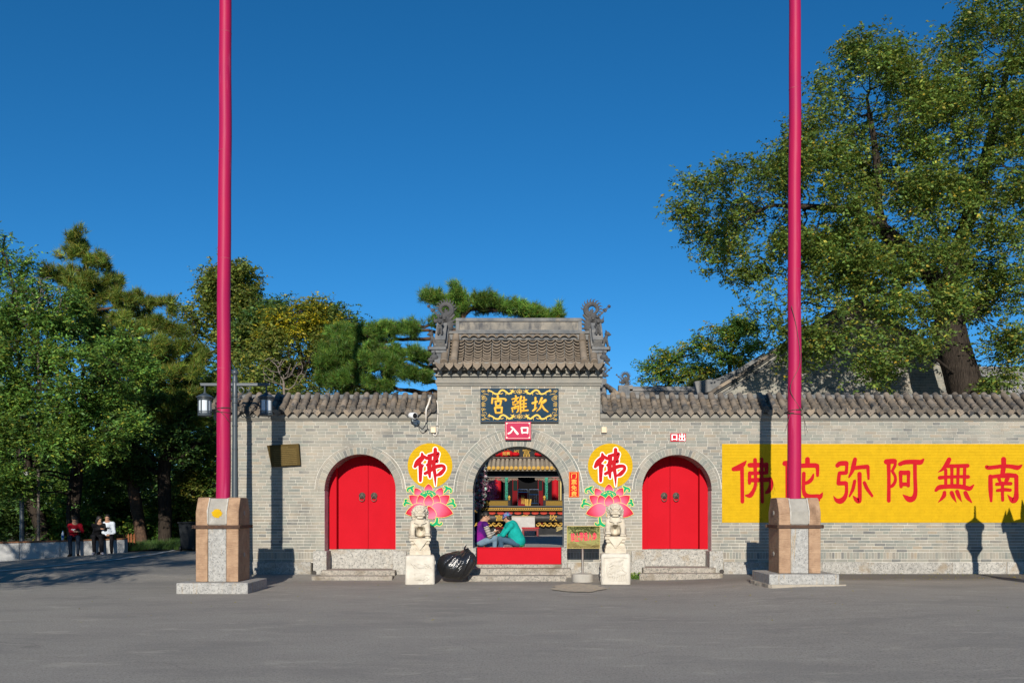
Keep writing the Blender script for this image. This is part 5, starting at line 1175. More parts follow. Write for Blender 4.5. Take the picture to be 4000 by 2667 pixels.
# ================================================================== RIDGE BEASTS ON THE GATE
def ridge_dragon(name, label_root, s, cx, zbase, y, k=1.0, mat=CARVE, parent=None):
    """curled-tail ridge dragon; s=+1 has its sword leaning to the right"""
    def q(x, z): return Vector((cx+s*x*k, y, zbase+z*k))
    # tail ring (mirrored spiral), drawn as a flat scaly tube
    ring = []; rad = []
    for i in range(34):
        t = i/33; a_ = radians(-75+405*t); r_ = 0.145-0.085*max(0, t-0.6)/0.4
        ring.append(q(0.0-r_*cos(a_), 0.44+r_*sin(a_))); rad.append((0.080-0.058*t)*k)
    g = G(); g.tube(ring, rad, 8); tail = g.build('curled_tail', mat, parent, smooth=True)
    g = G()
    for i in range(12):
        a_ = radians(8+205*i/11); b0 = Vector((cos(a_), 0, sin(a_))); r0 = 0.185; L = 0.105
        b_ = q(-r0*cos(a_), 0.44+r0*sin(a_)); t_ = q(-(r0+L)*cos(a_+0.12), 0.44+(r0+L)*sin(a_+0.12)); m_ = q(-(r0+L*0.5)*cos(a_-0.05), 0.44+(r0+L*0.5)*sin(a_-0.05))
        g.tube([b_, m_, t_], [0.034*k, 0.024*k, 0.005*k], 6, flat=0.6)
    g.build('flame_spikes', mat, tail, smooth=True)
    g = G()
    for a_, L in ((80, 0.13), (130, 0.10), (30, 0.09)): g.tube([q(0.0, 0.38), q(0.04*cos(radians(a_)), 0.40+0.04*sin(radians(a_))), q(L*0.8*cos(radians(a_)), 0.39+L*0.8*sin(radians(a_)))], [0.025*k, 0.022*k, 0.005*k], 6)
    g.build('tail_fin', mat, tail, smooth=True)
    # sword hilt
    g = G(); a0, a1 = q(0.13, 0.24), q(0.44, 0.54); dv = (a1-a0)
    g.tube([a0, a0+dv*0.62], 0.028*k, 4); g.tube([a0+dv*0.58, a0+dv*0.66, a0+dv*0.74], [0.062*k, 0.07*k, 0.03*k], 4); 
    for o_ in (-0.016, 0.016): g.tube([a0+dv*0.74+Vector((0, 0, o_*k)), a0+dv*0.92+Vector((0, 0, o_*1.6*k))], 0.010*k, 5)
    g.tube([a0+dv*0.90, a0+dv*0.96, a0+dv*1.05], [0.03*k, 0.052*k, 0.03*k], 5); g.build('sword_hilt', mat, tail)
    # head: gaping mouth biting the ridge
    Pm = []; E = lambda x, z, rx, rz, ry=0.10, kk=0.02, yo=0: Pm.append(('e', tuple(q(x, z)+Vector((0, yo*k, 0))), (rx*k, ry*k, rz*k), 0, kk*k))
    Cc = lambda x0, z0, x1, z1, r0, r1: Pm.append(('c', tuple(q(x0, z0)), tuple(q(x1, z1)), r0*k, r1*k, 0, 0.015*k))
    E(0.05, 0.22, 0.16, 0.11); E(0.12, 0.16, 0.10, 0.085, 0.09); Cc(0.04, 0.28, 0.0, 0.32, 0.09, 0.07)
    for yo in (-0.10, 0.10): E(0.03, 0.20, 0.040, 0.032, 0.03, 0.004, yo); E(0.05, 0.24, 0.08, 0.020, 0.03, 0.006, yo)
    E(0.15, 0.13, 0.06, 0.035, 0.07, 0.01); E(0.10, 0.10, 0.025, 0.04, 0.07, 0.006); E(0.18, 0.08, 0.02, 0.04, 0.06, 0.006)
    Cc(-0.05, 0.16, -0.20, 0.31, 0.055, 0.03); Cc(-0.08, 0.10, -0.26, 0.22, 0.05, 0.016); Cc(-0.06, 0.05, -0.26, 0.10, 0.05, 0.02); Cc(-0.10, -0.02, -0.24, -0.02, 0.045, 0.02)
    E(0.24, 0.16, 0.07, 0.055, 0.05, 0.01); Cc(0.28, 0.20, 0.30, 0.30, 0.02, 0.006); E(-0.06, 0.0, 0.13, 0.12, 0.09)
    o = link('dragon_head', sdf_mesh(Pm, 0.011*k if k > 0.7 else 0.02, 0.02, 'dragon_head', mat), parent, -base_of(parent))
    return tail
ridge_dragon('dragon', '', -1, X(1741, 22.9), Z(1278, 22.9), 0.45, 1.0, CARVE, gatehouse)
ridge_dragon('dragon', '', 1, X(2312, 22.9), Z(1278, 22.9), 0.45, 1.0, CARVE, gatehouse)
def beast(parent, loc, face, sc=1.0):
    """small seated roof beast; face = angle of its front about z"""
    Pm = [('e', (0, 0.05, 0.09), (0.055, 0.08, 0.07), 0, 0.02), ('c', (0, 0.02, 0.10), (0, -0.05, 0.24), 0.055, 0.045, 0, 0.02), ('e', (0, -0.08, 0.32), (0.052, 0.065, 0.055), 0, 0.015), ('e', (0, -0.135, 0.30), (0.034, 0.04, 0.028), 0, 0.01), ('c', (-0.04, -0.06, 0.18), (-0.045, -0.10, 0.02), 0.026, 0.022, 0, 0.01), ('c', (0.04, -0.06, 0.18), (0.045, -0.10, 0.02), 0.026, 0.022, 0, 0.01), ('c', (0.06, 0.08, 0.06), (0.065, 0.0, 0.02), 0.04, 0.025, 0, 0.01), ('c', (-0.06, 0.08, 0.06), (-0.065, 0.0, 0.02), 0.04, 0.025, 0, 0.01), ('c', (0.04, -0.06, 0.36), (0.06, -0.04, 0.40), 0.018, 0.01, 0, 0.005), ('c', (-0.04, -0.06, 0.36), (-0.06, -0.04, 0.40), 0.018, 0.01, 0, 0.005), ('c', (0, 0.11, 0.08), (0, 0.14, 0.22), 0.025, 0.012, 0, 0.01), ('-e', (0, -0.16, 0.285), (0.03, 0.03, 0.008), 0, 0.004)]
    o = link('roof_beast', sdf_mesh(Pm, 0.010, 0.015, 'roof_beast', CARVE), parent, Vector(loc)-base_of(parent), (sc, sc, sc), (0, 0, face)); return o
for s in (-1, 1):
    ex_ = RX0 if s < 0 else RX1
    # sloping gable ridge with mouldings
    xi = ex_-s*0.16 if False else ex_-s*0.02
    for (w0, w1, up0, up1, nm) in ((0.02, 0.30, 0.02, 0.16, 'gable_ridge'), (0.00, 0.32, 0.162, 0.215, 'gable_moulding'), (0.05, 0.27, 0.217, 0.34, 'gable_ridge'), (0.03, 0.29, 0.342, 0.385, 'gable_moulding')):
        g = G(); xa, xb = sorted((xi+s*(w0-0.26), xi+s*(w1-0.26)))
        p0 = Vector((0, EY, EZ))+rd*(RL*0.42); p1 = Vector((0, TY+0.1, TZ+0.06))
        g.yz([(p0.y-rn.y*0+rn.y*up0, p0.z+rn.z*up0), (p1.y+rn.y*up0, p1.z+rn.z*up0), (p1.y+rn.y*up1, p1.z+rn.z*up1), (p0.y+rn.y*up1, p0.z+rn.z*up1)], xa, xb); g.build(nm, TILE_DARK, gatehouse, bevel=0.008)
    beast(gatehouse, Vector((xi-s*0.09, EY, EZ))+rd*(RL*0.60)+rn*0.36, 0.0, 0.95)
    beast(gatehouse, Vector((xi-s*0.09, EY, EZ))+rd*(RL*0.88)+rn*0.36, 0.0, 0.8)
    # outward platform at the foot of the gable ridge with its beast
    xo = xi+s*0.06; pz = EZ+0.42; py_ = EY+0.32
    g = G(); xa, xb = sorted((xi-s*0.24, xo+s*0.12)); g.box(xa, xb, py_-0.16, py_+0.18, pz-0.05, pz+0.02); xa, xb = sorted((xi-s*0.24, xo+s*0.06)); g.box(xa, xb, py_-0.13, py_+0.15, pz-0.13, pz-0.052); xa, xb = sorted((xi-s*0.22, xo)); g.box(xa, xb, py_-0.10, py_+0.12, pz-0.42, pz-0.131); g.build('corner_platform', TILE_DARK, gatehouse, bevel=0.01)
    g = G(); g.lathe([(0.06, -0.03), (0.065, 0.0), (0.05, 0.03)], (xo+s*0.13, py_, pz+0.0), 14, 'x'); g.build('scroll_end', CARVE, gatehouse, smooth=True)
    beast(gatehouse, (xo+s*0.0, py_, pz+0.02), pi/2 if s > 0 else -pi/2, 1.05)
    Pm = [('e', (xo-s*0.02, EY+0.10, EZ+0.16), (0.10, 0.10, 0.09), 0, 0.02), ('e', (xo+s*0.06, EY+0.05, EZ+0.10), (0.07, 0.06, 0.055), 0, 0.02), ('c', (xo+s*0.04, EY+0.05, EZ+0.05), (xo+s*0.12, EY+0.03, EZ-0.04), 0.035, 0.012, 0, 0.01), ('e', (xo+s*0.05, EY-0.01, EZ+0.15), (0.025, 0.02, 0.025), 0, 0.005), ('c', (xo, EY+0.1, EZ+0.22), (xo-s*0.04, EY+0.1, EZ+0.32), 0.035, 0.02, 0, 0.01)]
    link('corner_beast_head', sdf_mesh(Pm, 0.012, 0.02, 'corner_beast_head', CARVE), gatehouse, -base_of(gatehouse))
    g = G(); xa, xb = sorted((xi-s*0.30, xi+s*0.03)); g.yz([(EY+0.02, EZ+0.0), (WT+0.3, EZ), (TY+0.15, TZ+0.1), (TY-0.05, TZ+0.02), (EY+0.30, EZ+0.33), (EY+0.02, EZ+0.10)], xa, xb); g.build('gable_wing', TILE_DARK, gatehouse, bevel=0.01)
# ================================================================== COURTYARD BEHIND THE GATE
FL = 0.50
PAVE = M('paving', (0.30, 0.285, 0.26), (0.24, 0.23, 0.215), 2, 0.85, bump=0.005, var=0.10)
o = sheet('courtyard', np.array([X_L+0.3, 20.0]), np.array([WT+0.02, 60.0]), lambda x, y: np.full_like(x, FL-0.03), M('court_joint', (0.14, 0.13, 0.115), rough=0.9))
slab_me = {}
y = WT+0.05; row = 0
while y < 24.0:
    L = 0.62; x = -3.0+(0.5 if row % 2 else 0)
    while x < 3.6:
        if 'a' not in slab_me: slab_me['a'] = G().box(0.006, 1.044, 0.006, L-0.006, -0.03, 0).mesh('paving_slab', PAVE, bevel=0.004)
        link('paving_slab', slab_me['a'], o, (x, y, FL+R_.uniform(-0.002, 0.002))); x += 1.05
    y += L; row += 1
BLACK = M('black_lacquer', (0.020, 0.021, 0.023), (0.030, 0.031, 0.033), 3, 0.7, spec=0.08); DKMETAL = M('dark_bronze', (0.028, 0.028, 0.030), (0.05, 0.045, 0.038), 8, 0.5, metal=0.3, bump=0.004)
GOLDP = M('altar_gold', (0.50, 0.31, 0.07), (0.38, 0.22, 0.04), 20, 0.7, spec=0.15); TAN = M('altar_tile', (0.40, 0.32, 0.22), (0.28, 0.235, 0.175), 5, 0.85, var=0.15); GREENC = M('couplet_green', (0.02, 0.30, 0.19), rough=0.6)
REDL = M('hall_red', (0.40, 0.010, 0.017), (0.34, 0.008, 0.014), 3, 0.7, spec=0.1); CARVED = M('carved_brown', (0.13, 0.095, 0.072), (0.085, 0.066, 0.052), 20, 0.8, bump=0.01, bscale=60)
TC = lambda x, y: (1800+x/3.267, 1720+y/3.267)
# ---- the black incense altar with its little pavilion
DA = 42.0; ya = DA-DW
def AX(x): return X(TC(x, 0)[0], DA)
def AZ(y_): return Z(TC(0, y_)[1], DA)
altar = thing('incense_altar', 'black and gold incense altar with small pavilion in the courtyard beyond the arch', 'altar', (AX(800), ya, FL))
xa, xb = AX(270), AX(1360)
G().box(xa+0.1, xb-0.1, ya+0.1, ya+1.4, FL, AZ(1100)).build('foot', BLACK, altar, bevel=0.02)
g = G(); g.lathe([(AZ(930)-AZ(988), 0), (AZ(930)-AZ(988), xb-xa)], (xa, ya+0.25, AZ(988)), 28, 'x'); g.build('drum', DKMETAL, altar, smooth=True)
G().box(xa, xb, ya+0.02, ya+1.5, AZ(932), AZ(893)).build('beam', BLACK, altar, bevel=0.01)
G().box(xa-0.05, xb+0.05, ya-0.22, ya+1.6, AZ(893)+0.002, AZ(845)).build('table_edge', BLACK, altar, bevel=0.01)
g = G(); n = 46
for i in range(n):
    x0 = xa+(xb-xa)*(i+0.5)/n; r_ = (AZ(858)-AZ(888))*0.38; zc = AZ(873)
    g.tube([(x0+r_*1.25*cos(t), ya-0.232, zc+r_*sin(t)) for t in [2*pi*k/8 for k in range(9)]], 0.014, 5)
g.box(xa, xb, ya-0.236, ya-0.222, AZ(862), AZ(858)); g.box(xa, xb, ya-0.236, ya-0.222, AZ(892), AZ(888)); g.build('gold_frieze', GOLDP, altar)
for i in range(9):
    x0 = AX(398+110*i); z0 = AZ(915); g = G(); g.ball((x0, ya+0.01, z0), (0.20*0.85, 0.02, 0.11), 10, 6)
    for k in range(5): g.tube([(x0-0.12+0.06*k, ya-0.01, z0-0.08), (x0-0.10+0.05*k, ya-0.02, z0+0.09)], 0.014, 5)
    g.build('red_rosette', M('rosette_red', (0.42, 0.06, 0.04), rough=0.8, spec=0.05), altar)
G().box(xa-0.05, xb+0.05, ya-0.28, ya+1.65, AZ(844), AZ(832)).build('table_top', M('table_ledge', (0.055,0.054,0.055), rough=0.4), altar, bevel=0.006)
for ch, px in (('宫', 492), ('離', 830), ('坎', 1178)):
    text_part(ch, 0.9, GOLDP, altar, (AX(px), ya+0.25-(AZ(930)-AZ(988))-0.02, AZ(985)), 'character', 0.02, 0.012, fit=(0.36, 0.28))
for s, x0 in ((1, 960), (-1, 530)):
    g = G()
    for k in range(5):
        a0 = x0+s*70*k
        g.tube(catmull([(AX(a0), ya-0.14, AZ(1068+6*(k % 2))), (AX(a0+s*25), ya-0.15, AZ(1092)), (AX(a0+s*50), ya-0.14, AZ(1070)), (AX(a0+s*75), ya-0.14, AZ(1092))], 4), 0.03, 5)
        g.tube(catmull([(AX(a0+s*20), ya-0.14, AZ(1058)), (AX(a0+s*45), ya-0.16, AZ(1050)), (AX(a0+s*60), ya-0.14, AZ(1066))], 4), 0.022, 5)
    g.build('gold_scroll', GOLDP, altar, smooth=True)
# railings with gold fret
for x0, x1 in ((250, 625), (1060, 1360)):
    g = G(); xs0, xs1 = AX(x0), AX(x1)
    for px in (x0+6, x1-6):
        g.box(AX(px)-0.055, AX(px)+0.055, ya-0.20, ya-0.10, AZ(832), AZ(762))
    g.box(xs0, xs1, ya-0.18, ya-0.12, AZ(768), AZ(762)); g.box(xs0, xs1, ya-0.18, ya-0.12, AZ(832), AZ(828)); g.box(xs0+0.02, xs1-0.02, ya-0.145, ya-0.125, AZ(829), AZ(767)); g.build('railing', BLACK, altar)
    g = G(); nx = int((x1-x0)/14)
    for i in range(nx):
        for k in range(4):
            xc = AX(x0+14+(x1-x0-28)*(i+0.5)/nx); zc = AZ(822-k*14); r_ = 0.066
            g.tube([(xc+r_*cos(t), ya-0.155, zc+r_*sin(t)) for t in [2*pi*q/6 for q in range(7)]], 0.009, 4)
    g.box(xs0+0.06, xs1-0.06, ya-0.185, ya-0.165, AZ(772), AZ(769)); g.box(xs0+0.06, xs1-0.06, ya-0.185, ya-0.165, AZ(828), AZ(825)); g.build('gold_fretwork', M('dull_gold', (0.26, 0.165, 0.035), rough=0.7, spec=0.1), altar)
    g = G()
    for px in (x0+6, x1-6): g.lathe([(0.03, 0), (0.06, 0.03), (0.03, 0.06), (0.07, 0.12), (0.05, 0.18), (0.01, 0.22)], (AX(px), ya-0.15, AZ(762)), 10)
    g.build('finials', GOLDP, altar, smooth=True)
# columns, beams and carved brackets
for x0, x1 in ((292, 326), (566, 600), (1076, 1110)):
    G().box(AX(x0), AX(x1), ya+0.0, ya+0.3, AZ(832), AZ(388)).build('column', M('altar_slate', (0.030, 0.038, 0.046), rough=0.8, spec=0.05), altar, bevel=0.01)
for x0 in (583, 1093):
    cs = '一婦超塑普度六道群生' if x0 < 800 else '一柱心香通法三千世界'
    for k, ch in enumerate(cs): text_part(ch, 0.3, GREENC, altar, (AX(x0), ya-0.012, AZ(480+27.5*k)), 'character', 0.006, 0.0, fit=(0.14, 0.18))
G().box(AX(255), AX(1360), ya-0.05, ya+0.4, AZ(464), AZ(386)).build('upper_beam', M('altar_beam', (0.030,0.036,0.044), (0.03,0.034,0.04), 6, 0.8, spec=0.05, bump=0.01, bscale=20), altar, bevel=0.01)
G().box(AX(300), AX(1360), ya-0.08, ya+0.0, AZ(468), AZ(462)).build('beam_lip', M('lip_grey', (0.22,0.21,0.20)), altar)
for x0, x1, dips in ((326, 566, (1, 1)), (600, 730, (1, 0)), (945, 1076, (0, 1)), (1112, 1310, (1, 1))):
    pts = [(AX(x1), AZ(474)), (AX(x0), AZ(474))]; m_ = 18; lo = []
    for i in range(m_+1):
        t = i/m_; d_ = max((1-t*2.3) if dips[0] else 0, (t*2.3-1.3) if dips[1] else 0); lo.append((AX(x0)+(AX(x1)-AX(x0))*t, AZ(496+40*max(0, min(1, d_))+5*sin(t*22))))
    g = G(); g.xz([(AX(x0), AZ(474))]+lo+[(AX(x1), AZ(474))], ya+0.02, ya+0.08); g.build('carved_bracket', CARVED, altar)
    g = G()
    for i in range(4): 
        xc = AX(x0)+(AX(x1)-AX(x0))*(0.15+0.7*i/3); g.tube([(xc+0.07*(1-0.1*k)*cos(k*0.9), ya+0.015, AZ(494)+0.06*(1-0.1*k)*sin(k*0.9)) for k in range(9)], 0.014, 4)
    g.build('carved_scroll', M('carve_light', (0.26,0.21,0.16), rough=0.8), altar)
# little tiled roof: every roll a piece, gold discs
zt, zb = AZ(258), AZ(372); r0 = 0.075
roll = G().tube([(0, 0, 0), (0, 1.05, zt-zb)], r0, 8).mesh('roll_tile', TAN, smooth=True); dm = G().lathe([(0.085, 0.03), (0.085, -0.03), (0.05, -0.05), (0.005, -0.05)], (0, 0, 0), 12, 'y').mesh('gold_disc', GOLDP, smooth=True)
bo = base_of(altar)
for i in range(22):
    x0 = AX(200+56*i); link('roll_tile', roll, altar, Vector((x0, ya-0.7, zb+0.06))-bo); link('gold_disc', dm, altar, Vector((x0, ya-0.74, zb+0.045))-bo)
g = G(); g.yz([(ya-0.66, zb-0.08), (ya+0.5, zb-0.08), (ya+0.5, zt+0.03), (ya+0.34, zt-0.01), (ya-0.66, zb+0.01)], AX(180), AX(1400)); g.build('roof_bed', M('altar_bed', (0.22,0.185,0.14), rough=0.9), altar)
G().box(AX(180), AX(1400), ya+0.36, ya+0.5, zt-0.02, AZ(252)).build('roof_ridge', CARVED, altar)
g = G(); zz0, zz1 = AZ(250), AZ(212)
for i in range(60):
    x0 = AX(330)+0.2*i
    g.tube([(x0, ya+0.42, zz0), (x0+0.30, ya+0.42, zz1)], 0.016, 4); g.tube([(x0+0.30, ya+0.43, zz0), (x0, ya+0.43, zz1)], 0.016, 4)
g.box(AX(300), AX(1360), ya+0.38, ya+0.47, zz1, zz1+0.04); g.build('roof_balustrade', M('balustrade_brown', (0.085,0.062,0.052), rough=0.7), altar)
# incense candles
for i, (px, ln) in enumerate(((828, 88), (853, 86), (884, 86))):
    g = G(); g.tube([(AX(px+4*(i-1)*-1), ya-0.1, AZ(833)), (AX(px+(8 if i == 2 else -2 if i == 0 else 0)), ya-0.1, AZ(833-ln))], 0.045, 8); tag(g.build('incense_stick', GOLDP, None, smooth=True), ['leftmost gold incense stick standing on the altar table', 'middle gold incense stick standing on the altar table', 'rightmost gold incense stick leaning on the altar table'][i], 'incense stick', 'gold incense sticks')
# ---- the hall behind
DH = 50.0; yh = DH-DW
def HX(x): return X(TC(x, 0)[0], DH)
def HZ(y_): return Z(TC(0, y_)[1], DH)
hall = thing('temple_hall', 'temple hall with red columns and dark doors behind the incense altar', 'building', (HX(860), yh, FL))
G().box(-13.0, 15.0, yh+1.6, yh+2.0, FL, HZ(40)).build('wall', M('hall_wall_shade', (0.010,0.010,0.011), rough=0.9, spec=0.02), hall)  # near-black colour stands in for the shade of the porch
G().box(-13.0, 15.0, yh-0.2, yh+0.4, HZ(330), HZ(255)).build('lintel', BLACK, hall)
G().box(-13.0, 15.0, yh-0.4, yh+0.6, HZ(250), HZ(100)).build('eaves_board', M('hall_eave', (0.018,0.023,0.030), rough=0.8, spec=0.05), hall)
for px in (472, 1205, 130, 1560, -260, 1950):
    g = G(); r_ = (HX(520)-HX(430))/2; g.lathe([(r_, FL), (r_*0.96, HZ(250))], (HX(px), yh, 0), 24); g.build('column', REDL, hall, smooth=True)
for x0, x1 in ((655, 732), (988, 1058)):
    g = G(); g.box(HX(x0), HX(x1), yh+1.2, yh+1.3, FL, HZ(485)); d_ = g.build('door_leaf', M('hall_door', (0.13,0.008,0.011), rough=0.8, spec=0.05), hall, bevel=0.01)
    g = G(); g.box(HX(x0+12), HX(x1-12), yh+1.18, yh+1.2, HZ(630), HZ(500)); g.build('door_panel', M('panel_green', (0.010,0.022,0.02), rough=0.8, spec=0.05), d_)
G().box(HX(1250), HX(1262), yh+0.6, yh+0.8, FL, HZ(500)).build('gold_post', M('post_gold', (0.30,0.24,0.10), rough=0.4, metal=0.5), hall); G().box(HX(1275), HX(1290), yh+0.6, yh+0.8, FL, HZ(500)).build('gold_post', MATS['post_gold'], hall)
for i, px in enumerate((585, 710, 838, 968, 1090)):
    big = 1.35 if i == 2 else 1.0; g = G(); g.lathe([(0.52*big, 0), (0.56*big, -0.06), (0.48*big, -0.08), (0.005, -0.09)], (HX(px), yh-0.42, HZ(172)), 24, 'y'); pl_ = g.build('round_plaque', BLACK, hall, smooth=True)
    text_part('富' if i == 2 else '福', 0.6, GOLDP, pl_, (HX(px), yh-0.56, HZ(168)), 'character', 0.01, 0.0, fit=(0.30*big, 0.34*big))
for px in (470, 585, 700, 985, 1050):
    ln_ = thing('red_lantern', 'red lantern under the hall eave, '+{470: 'leftmost of the row', 585: 'second from the left, with gold lettering', 700: 'third from the left', 985: 'fourth from the left', 1050: 'rightmost of the row'}[px], 'lantern', (HX(px), yh-0.9, HZ(190)), 'red lanterns under the hall eave')
    g = G(); c = (HX(px), yh-0.9, HZ(188)); k_ = 0.55 if px == 585 else 0.30
    g.ball(c, (0.72*k_, 0.6*k_, 0.42*k_), 18, 10); b_ = g.build('body', M('lantern_red', (0.42,0.008,0.012), rough=0.7, spec=0.1), ln_, smooth=True); g = G(); g.lathe([(0.25*k_, 0.38*k_), (0.25*k_, 0.5*k_)], c, 12); g.build('cap', GOLDP, ln_)
    if px == 585: text_part('如意', 0.4, GOLDP, ln_, (c[0], c[1]-0.62, c[2]), 'lettering', 0.02, 0.01, fit=(0.4, 0.2))
# donation box and steel railing
DB = 48.5; yb_ = DB-DW
bx = thing('donation_box', 'red donation box with gold characters before the hall door', 'donation box', (X(TC(790, 0)[0], DB), yb_, FL))
x0, x1 = X(TC(730, 0)[0], DB), X(TC(853, 0)[0], DB); z0, z1 = Z(TC(0, 825)[1], DB), Z(TC(0, 660)[1], DB)
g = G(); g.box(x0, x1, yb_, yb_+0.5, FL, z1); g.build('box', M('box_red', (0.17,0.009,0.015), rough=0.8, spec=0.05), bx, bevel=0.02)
G().box(x0+0.2, x1-0.2, yb_-0.004, yb_+0.01, z1-0.17, z1-0.14).build('slot', BLACK, bx)
for k, ch in enumerate('功德箱'): text_part(ch, 0.4, GOLDP, bx, ((x0+x1)/2, yb_-0.01, Z(TC(0, 715+37*k)[1], DB)), 'character', 0.004, 0.004, fit=(0.17*DB/42, 0.15*DB/42))
STEEL = M('stainless', (0.55,0.56,0.58), rough=0.25, metal=1.0)
rl_ = thing('steel_railing', 'stainless steel railing in front of the hall doorway', 'railing', (X(TC(900, 0)[0], DB+0.7), yb_+0.7, FL))
def RX(x): return X(TC(x, 0)[0], DB+0.7)
def RZ(y_): return Z(TC(0, y_)[1], DB+0.7)
for x0, x1 in ((730, 852), (872, 990)):
    for yy in (625, 690, 800) if x0 > 800 else (625, 660, 800): G().tube([(RX(x0), yb_+0.7, RZ(yy)), (RX(x1), yb_+0.7, RZ(yy))], 0.03, 8).build('rail', STEEL, rl_, smooth=True)
    for px in (x0, x1): G().tube([(RX(px), yb_+0.7, FL), (RX(px), yb_+0.7, RZ(625))], 0.03, 8).build('rail_post', STEEL, rl_, smooth=True)
    if x0 > 800:
        for k in range(1, 5): G().tube([(RX(x0+(x1-x0)*k/5), yb_+0.7, RZ(800)), (RX(x0+(x1-x0)*k/5), yb_+0.7, RZ(690))], 0.018, 6).build('baluster', STEEL, rl_, smooth=True)
# flower stand with foil at the left, pink blossom behind
FOIL = M('green_foil', (0.10,0.32,0.24), (0.45,0.10,0.22), 9, 0.25, metal=0.5, bump=0.05, bscale=14); PINKF = M('pink_blossom', (0.62,0.16,0.34), (0.35,0.06,0.16), 9, 0.8, var=0.3)
def cluster(name, label, cat, px, py, d, rx, rz, n, mat, size, seed):
    rng = np.random.default_rng(seed); c = np.array(P(px, py, d)); root = thing(name, label, cat, (c[0], c[1], FL))
    q = rng.normal(size=(n, 3)); q /= np.linalg.norm(q, axis=1)[:, None]; q = c+q*rng.uniform(0.5, 1, (n, 1))*np.array([rx, rx*0.6, rz]); u = rng.normal(size=(n, 3)); v = rng.normal(size=(n, 3))
    u *= size/np.linalg.norm(u, axis=1)[:, None]; v *= size*0.7/np.linalg.norm(v, axis=1)[:, None]
    V = np.stack([q-u, q-v, q+u, q+v], 1).reshape(-1, 3)-np.array(base_of(root)); F = np.arange(len(V)).reshape(-1, 4)
    o = link('petals', fast_mesh('petals', V, F, mat), root)['kind'] = 'stuff'
    G().tube([(c[0], c[1], FL), (c[0], c[1], c[2])], 0.05, 6).build('stand', BLACK, root)
cluster('flower_stand', 'foil wrapped flower stand inside the arch beside the altar', 'flowers', *TC(225, 560), 40.6, 0.42, 1.2, 500, FOIL, 0.10, 3)
cluster('flower_basket', 'pink blossoms seen behind the altar corner post', 'flowers', *TC(345, 660), 46.0, 0.55, 0.95, 900, PINKF, 0.06, 4)
fp = thing('altar_side_panel', 'black side panel with gold key pattern at the left end of the altar', 'panel', (AX(205), ya-0.5, FL))
G().box(AX(130), AX(235), ya-0.5, ya-0.42, AZ(925), AZ(665)).build('panel', BLACK, fp)
g = G()
for k in range(9):
    z0 = AZ(915)+(AZ(680)-AZ(915))*k/9; rect_frame(g, AX(185), AX(228), z0, z0+0.26, 0.03, ya-0.52, ya-0.5)
    g.box(AX(196), AX(215), ya-0.52, ya-0.5, z0+0.09, z0+0.13)
g.build('key_pattern', GOLDP, fp)
G().box(AX(215), AX(240), ya-0.62, ya-0.56, AZ(880), AZ(640)).build('red_upright', REDL, fp)
# ---- white board, kneeling stools, broom
DBd = 39.9; yd = DBd-DW
wb = thing('white_board', 'blank stained white board standing on the courtyard paving', 'board', (X(TC(800, 0)[0], DBd), yd, FL))
def WX(x): return X(TC(x, 0)[0], DBd)
def WZ(y_): return Z(TC(0, y_)[1], DBd)
g = G(); V = [(WX(650), yd, WZ(1230)), (WX(948), yd, WZ(1215)), (WX(945), yd+0.25, WZ(972)), (WX(650), yd+0.25, WZ(975))]; V += [(a_, b_+0.03, c_) for a_, b_, c_ in V]
g.add(V, [(0,1,2,3),(5,4,7,6),(0,4,5,1),(1,5,6,2),(2,6,7,3),(3,7,4,0)]); g.build('panel', M('board_white', (0.42,0.405,0.38), (0.33,0.315,0.295), 3, 0.7, stain=(6,(0.35,0.33,0.30),0.58,0.7,(1,1,1))), wb)
g = G(); g.box(WX(650), WX(950), yd+0.22, yd+0.30, WZ(972), WZ(962)); g.build('top_rail', M('board_wood', (0.36,0.30,0.22), rough=0.7), wb)
for px in (660, 940): G().tube([(WX(px), yd+0.7, FL), (WX(px), yd+0.28, WZ(975))], 0.025, 6).build('leg', MATS['board_wood'], wb)
def kneeler(x0, x1, d, yt, label):
    y0 = d-DW; kx = lambda x: X(TC(x, 0)[0], d); zz = Z(TC(0, yt)[1], d)
    t = thing('kneeling_stool', label, 'stool', ((kx(x0)+kx(x1))/2, y0, FL), 'red kneeling stools'); h = 0.38; lac = M('red_lacquer', (0.40,0.012,0.018), rough=0.25, spec=0.5)
    G().box(kx(x0), kx(x1), y0, y0+0.75, FL+h-0.05, FL+h).build('top', lac, t, bevel=0.01)
    G().box(kx(x0)+0.03, kx(x1)-0.03, y0+0.02, y0+0.05, FL+h-0.14, FL+h-0.052).build('apron', M('dark_red', (0.15,0.008,0.01), rough=0.4), t)
    for a_ in (kx(x0)+0.03, kx(x1)-0.11):
        for b_ in (y0+0.01, y0+0.66): G().box(a_, a_+0.08, b_, b_+0.08, FL, FL+h-0.05).build('leg', MATS['dark_red'], t, bevel=0.006)
kneeler(775, 1000, 38.8, 1195, 'red lacquered kneeling stool in the sun before the white board')
kneeler(440, 640, 38.7, 1195, 'red lacquered kneeling stool half hidden by the seated women')
br_ = thing('broom', 'straw broom lying at the foot of the altar', 'broom', (X(TC(1270, 0)[0], 40.5), 18.0, FL))
rng = np.random.default_rng(2); g = G()
for k in range(60):
    p0 = P(*TC(1330, 1110), 40.5); p1 = P(TC(1225, 0)[0]+rng.uniform(-3, 6), TC(0, 1130)[1]+rng.uniform(-9, 9), 40.4+rng.uniform(-0.1, 0.1)); g.tube([p0, p1], [0.012, 0.006], 3)
g.build('bristles', M('straw', (0.42,0.33,0.14), var=0.3), br_); G().tube([P(*TC(1330, 1110), 40.5), P(*TC(1480, 1060), 40.6)], 0.02, 6).build('handle', MATS['board_wood'], br_)
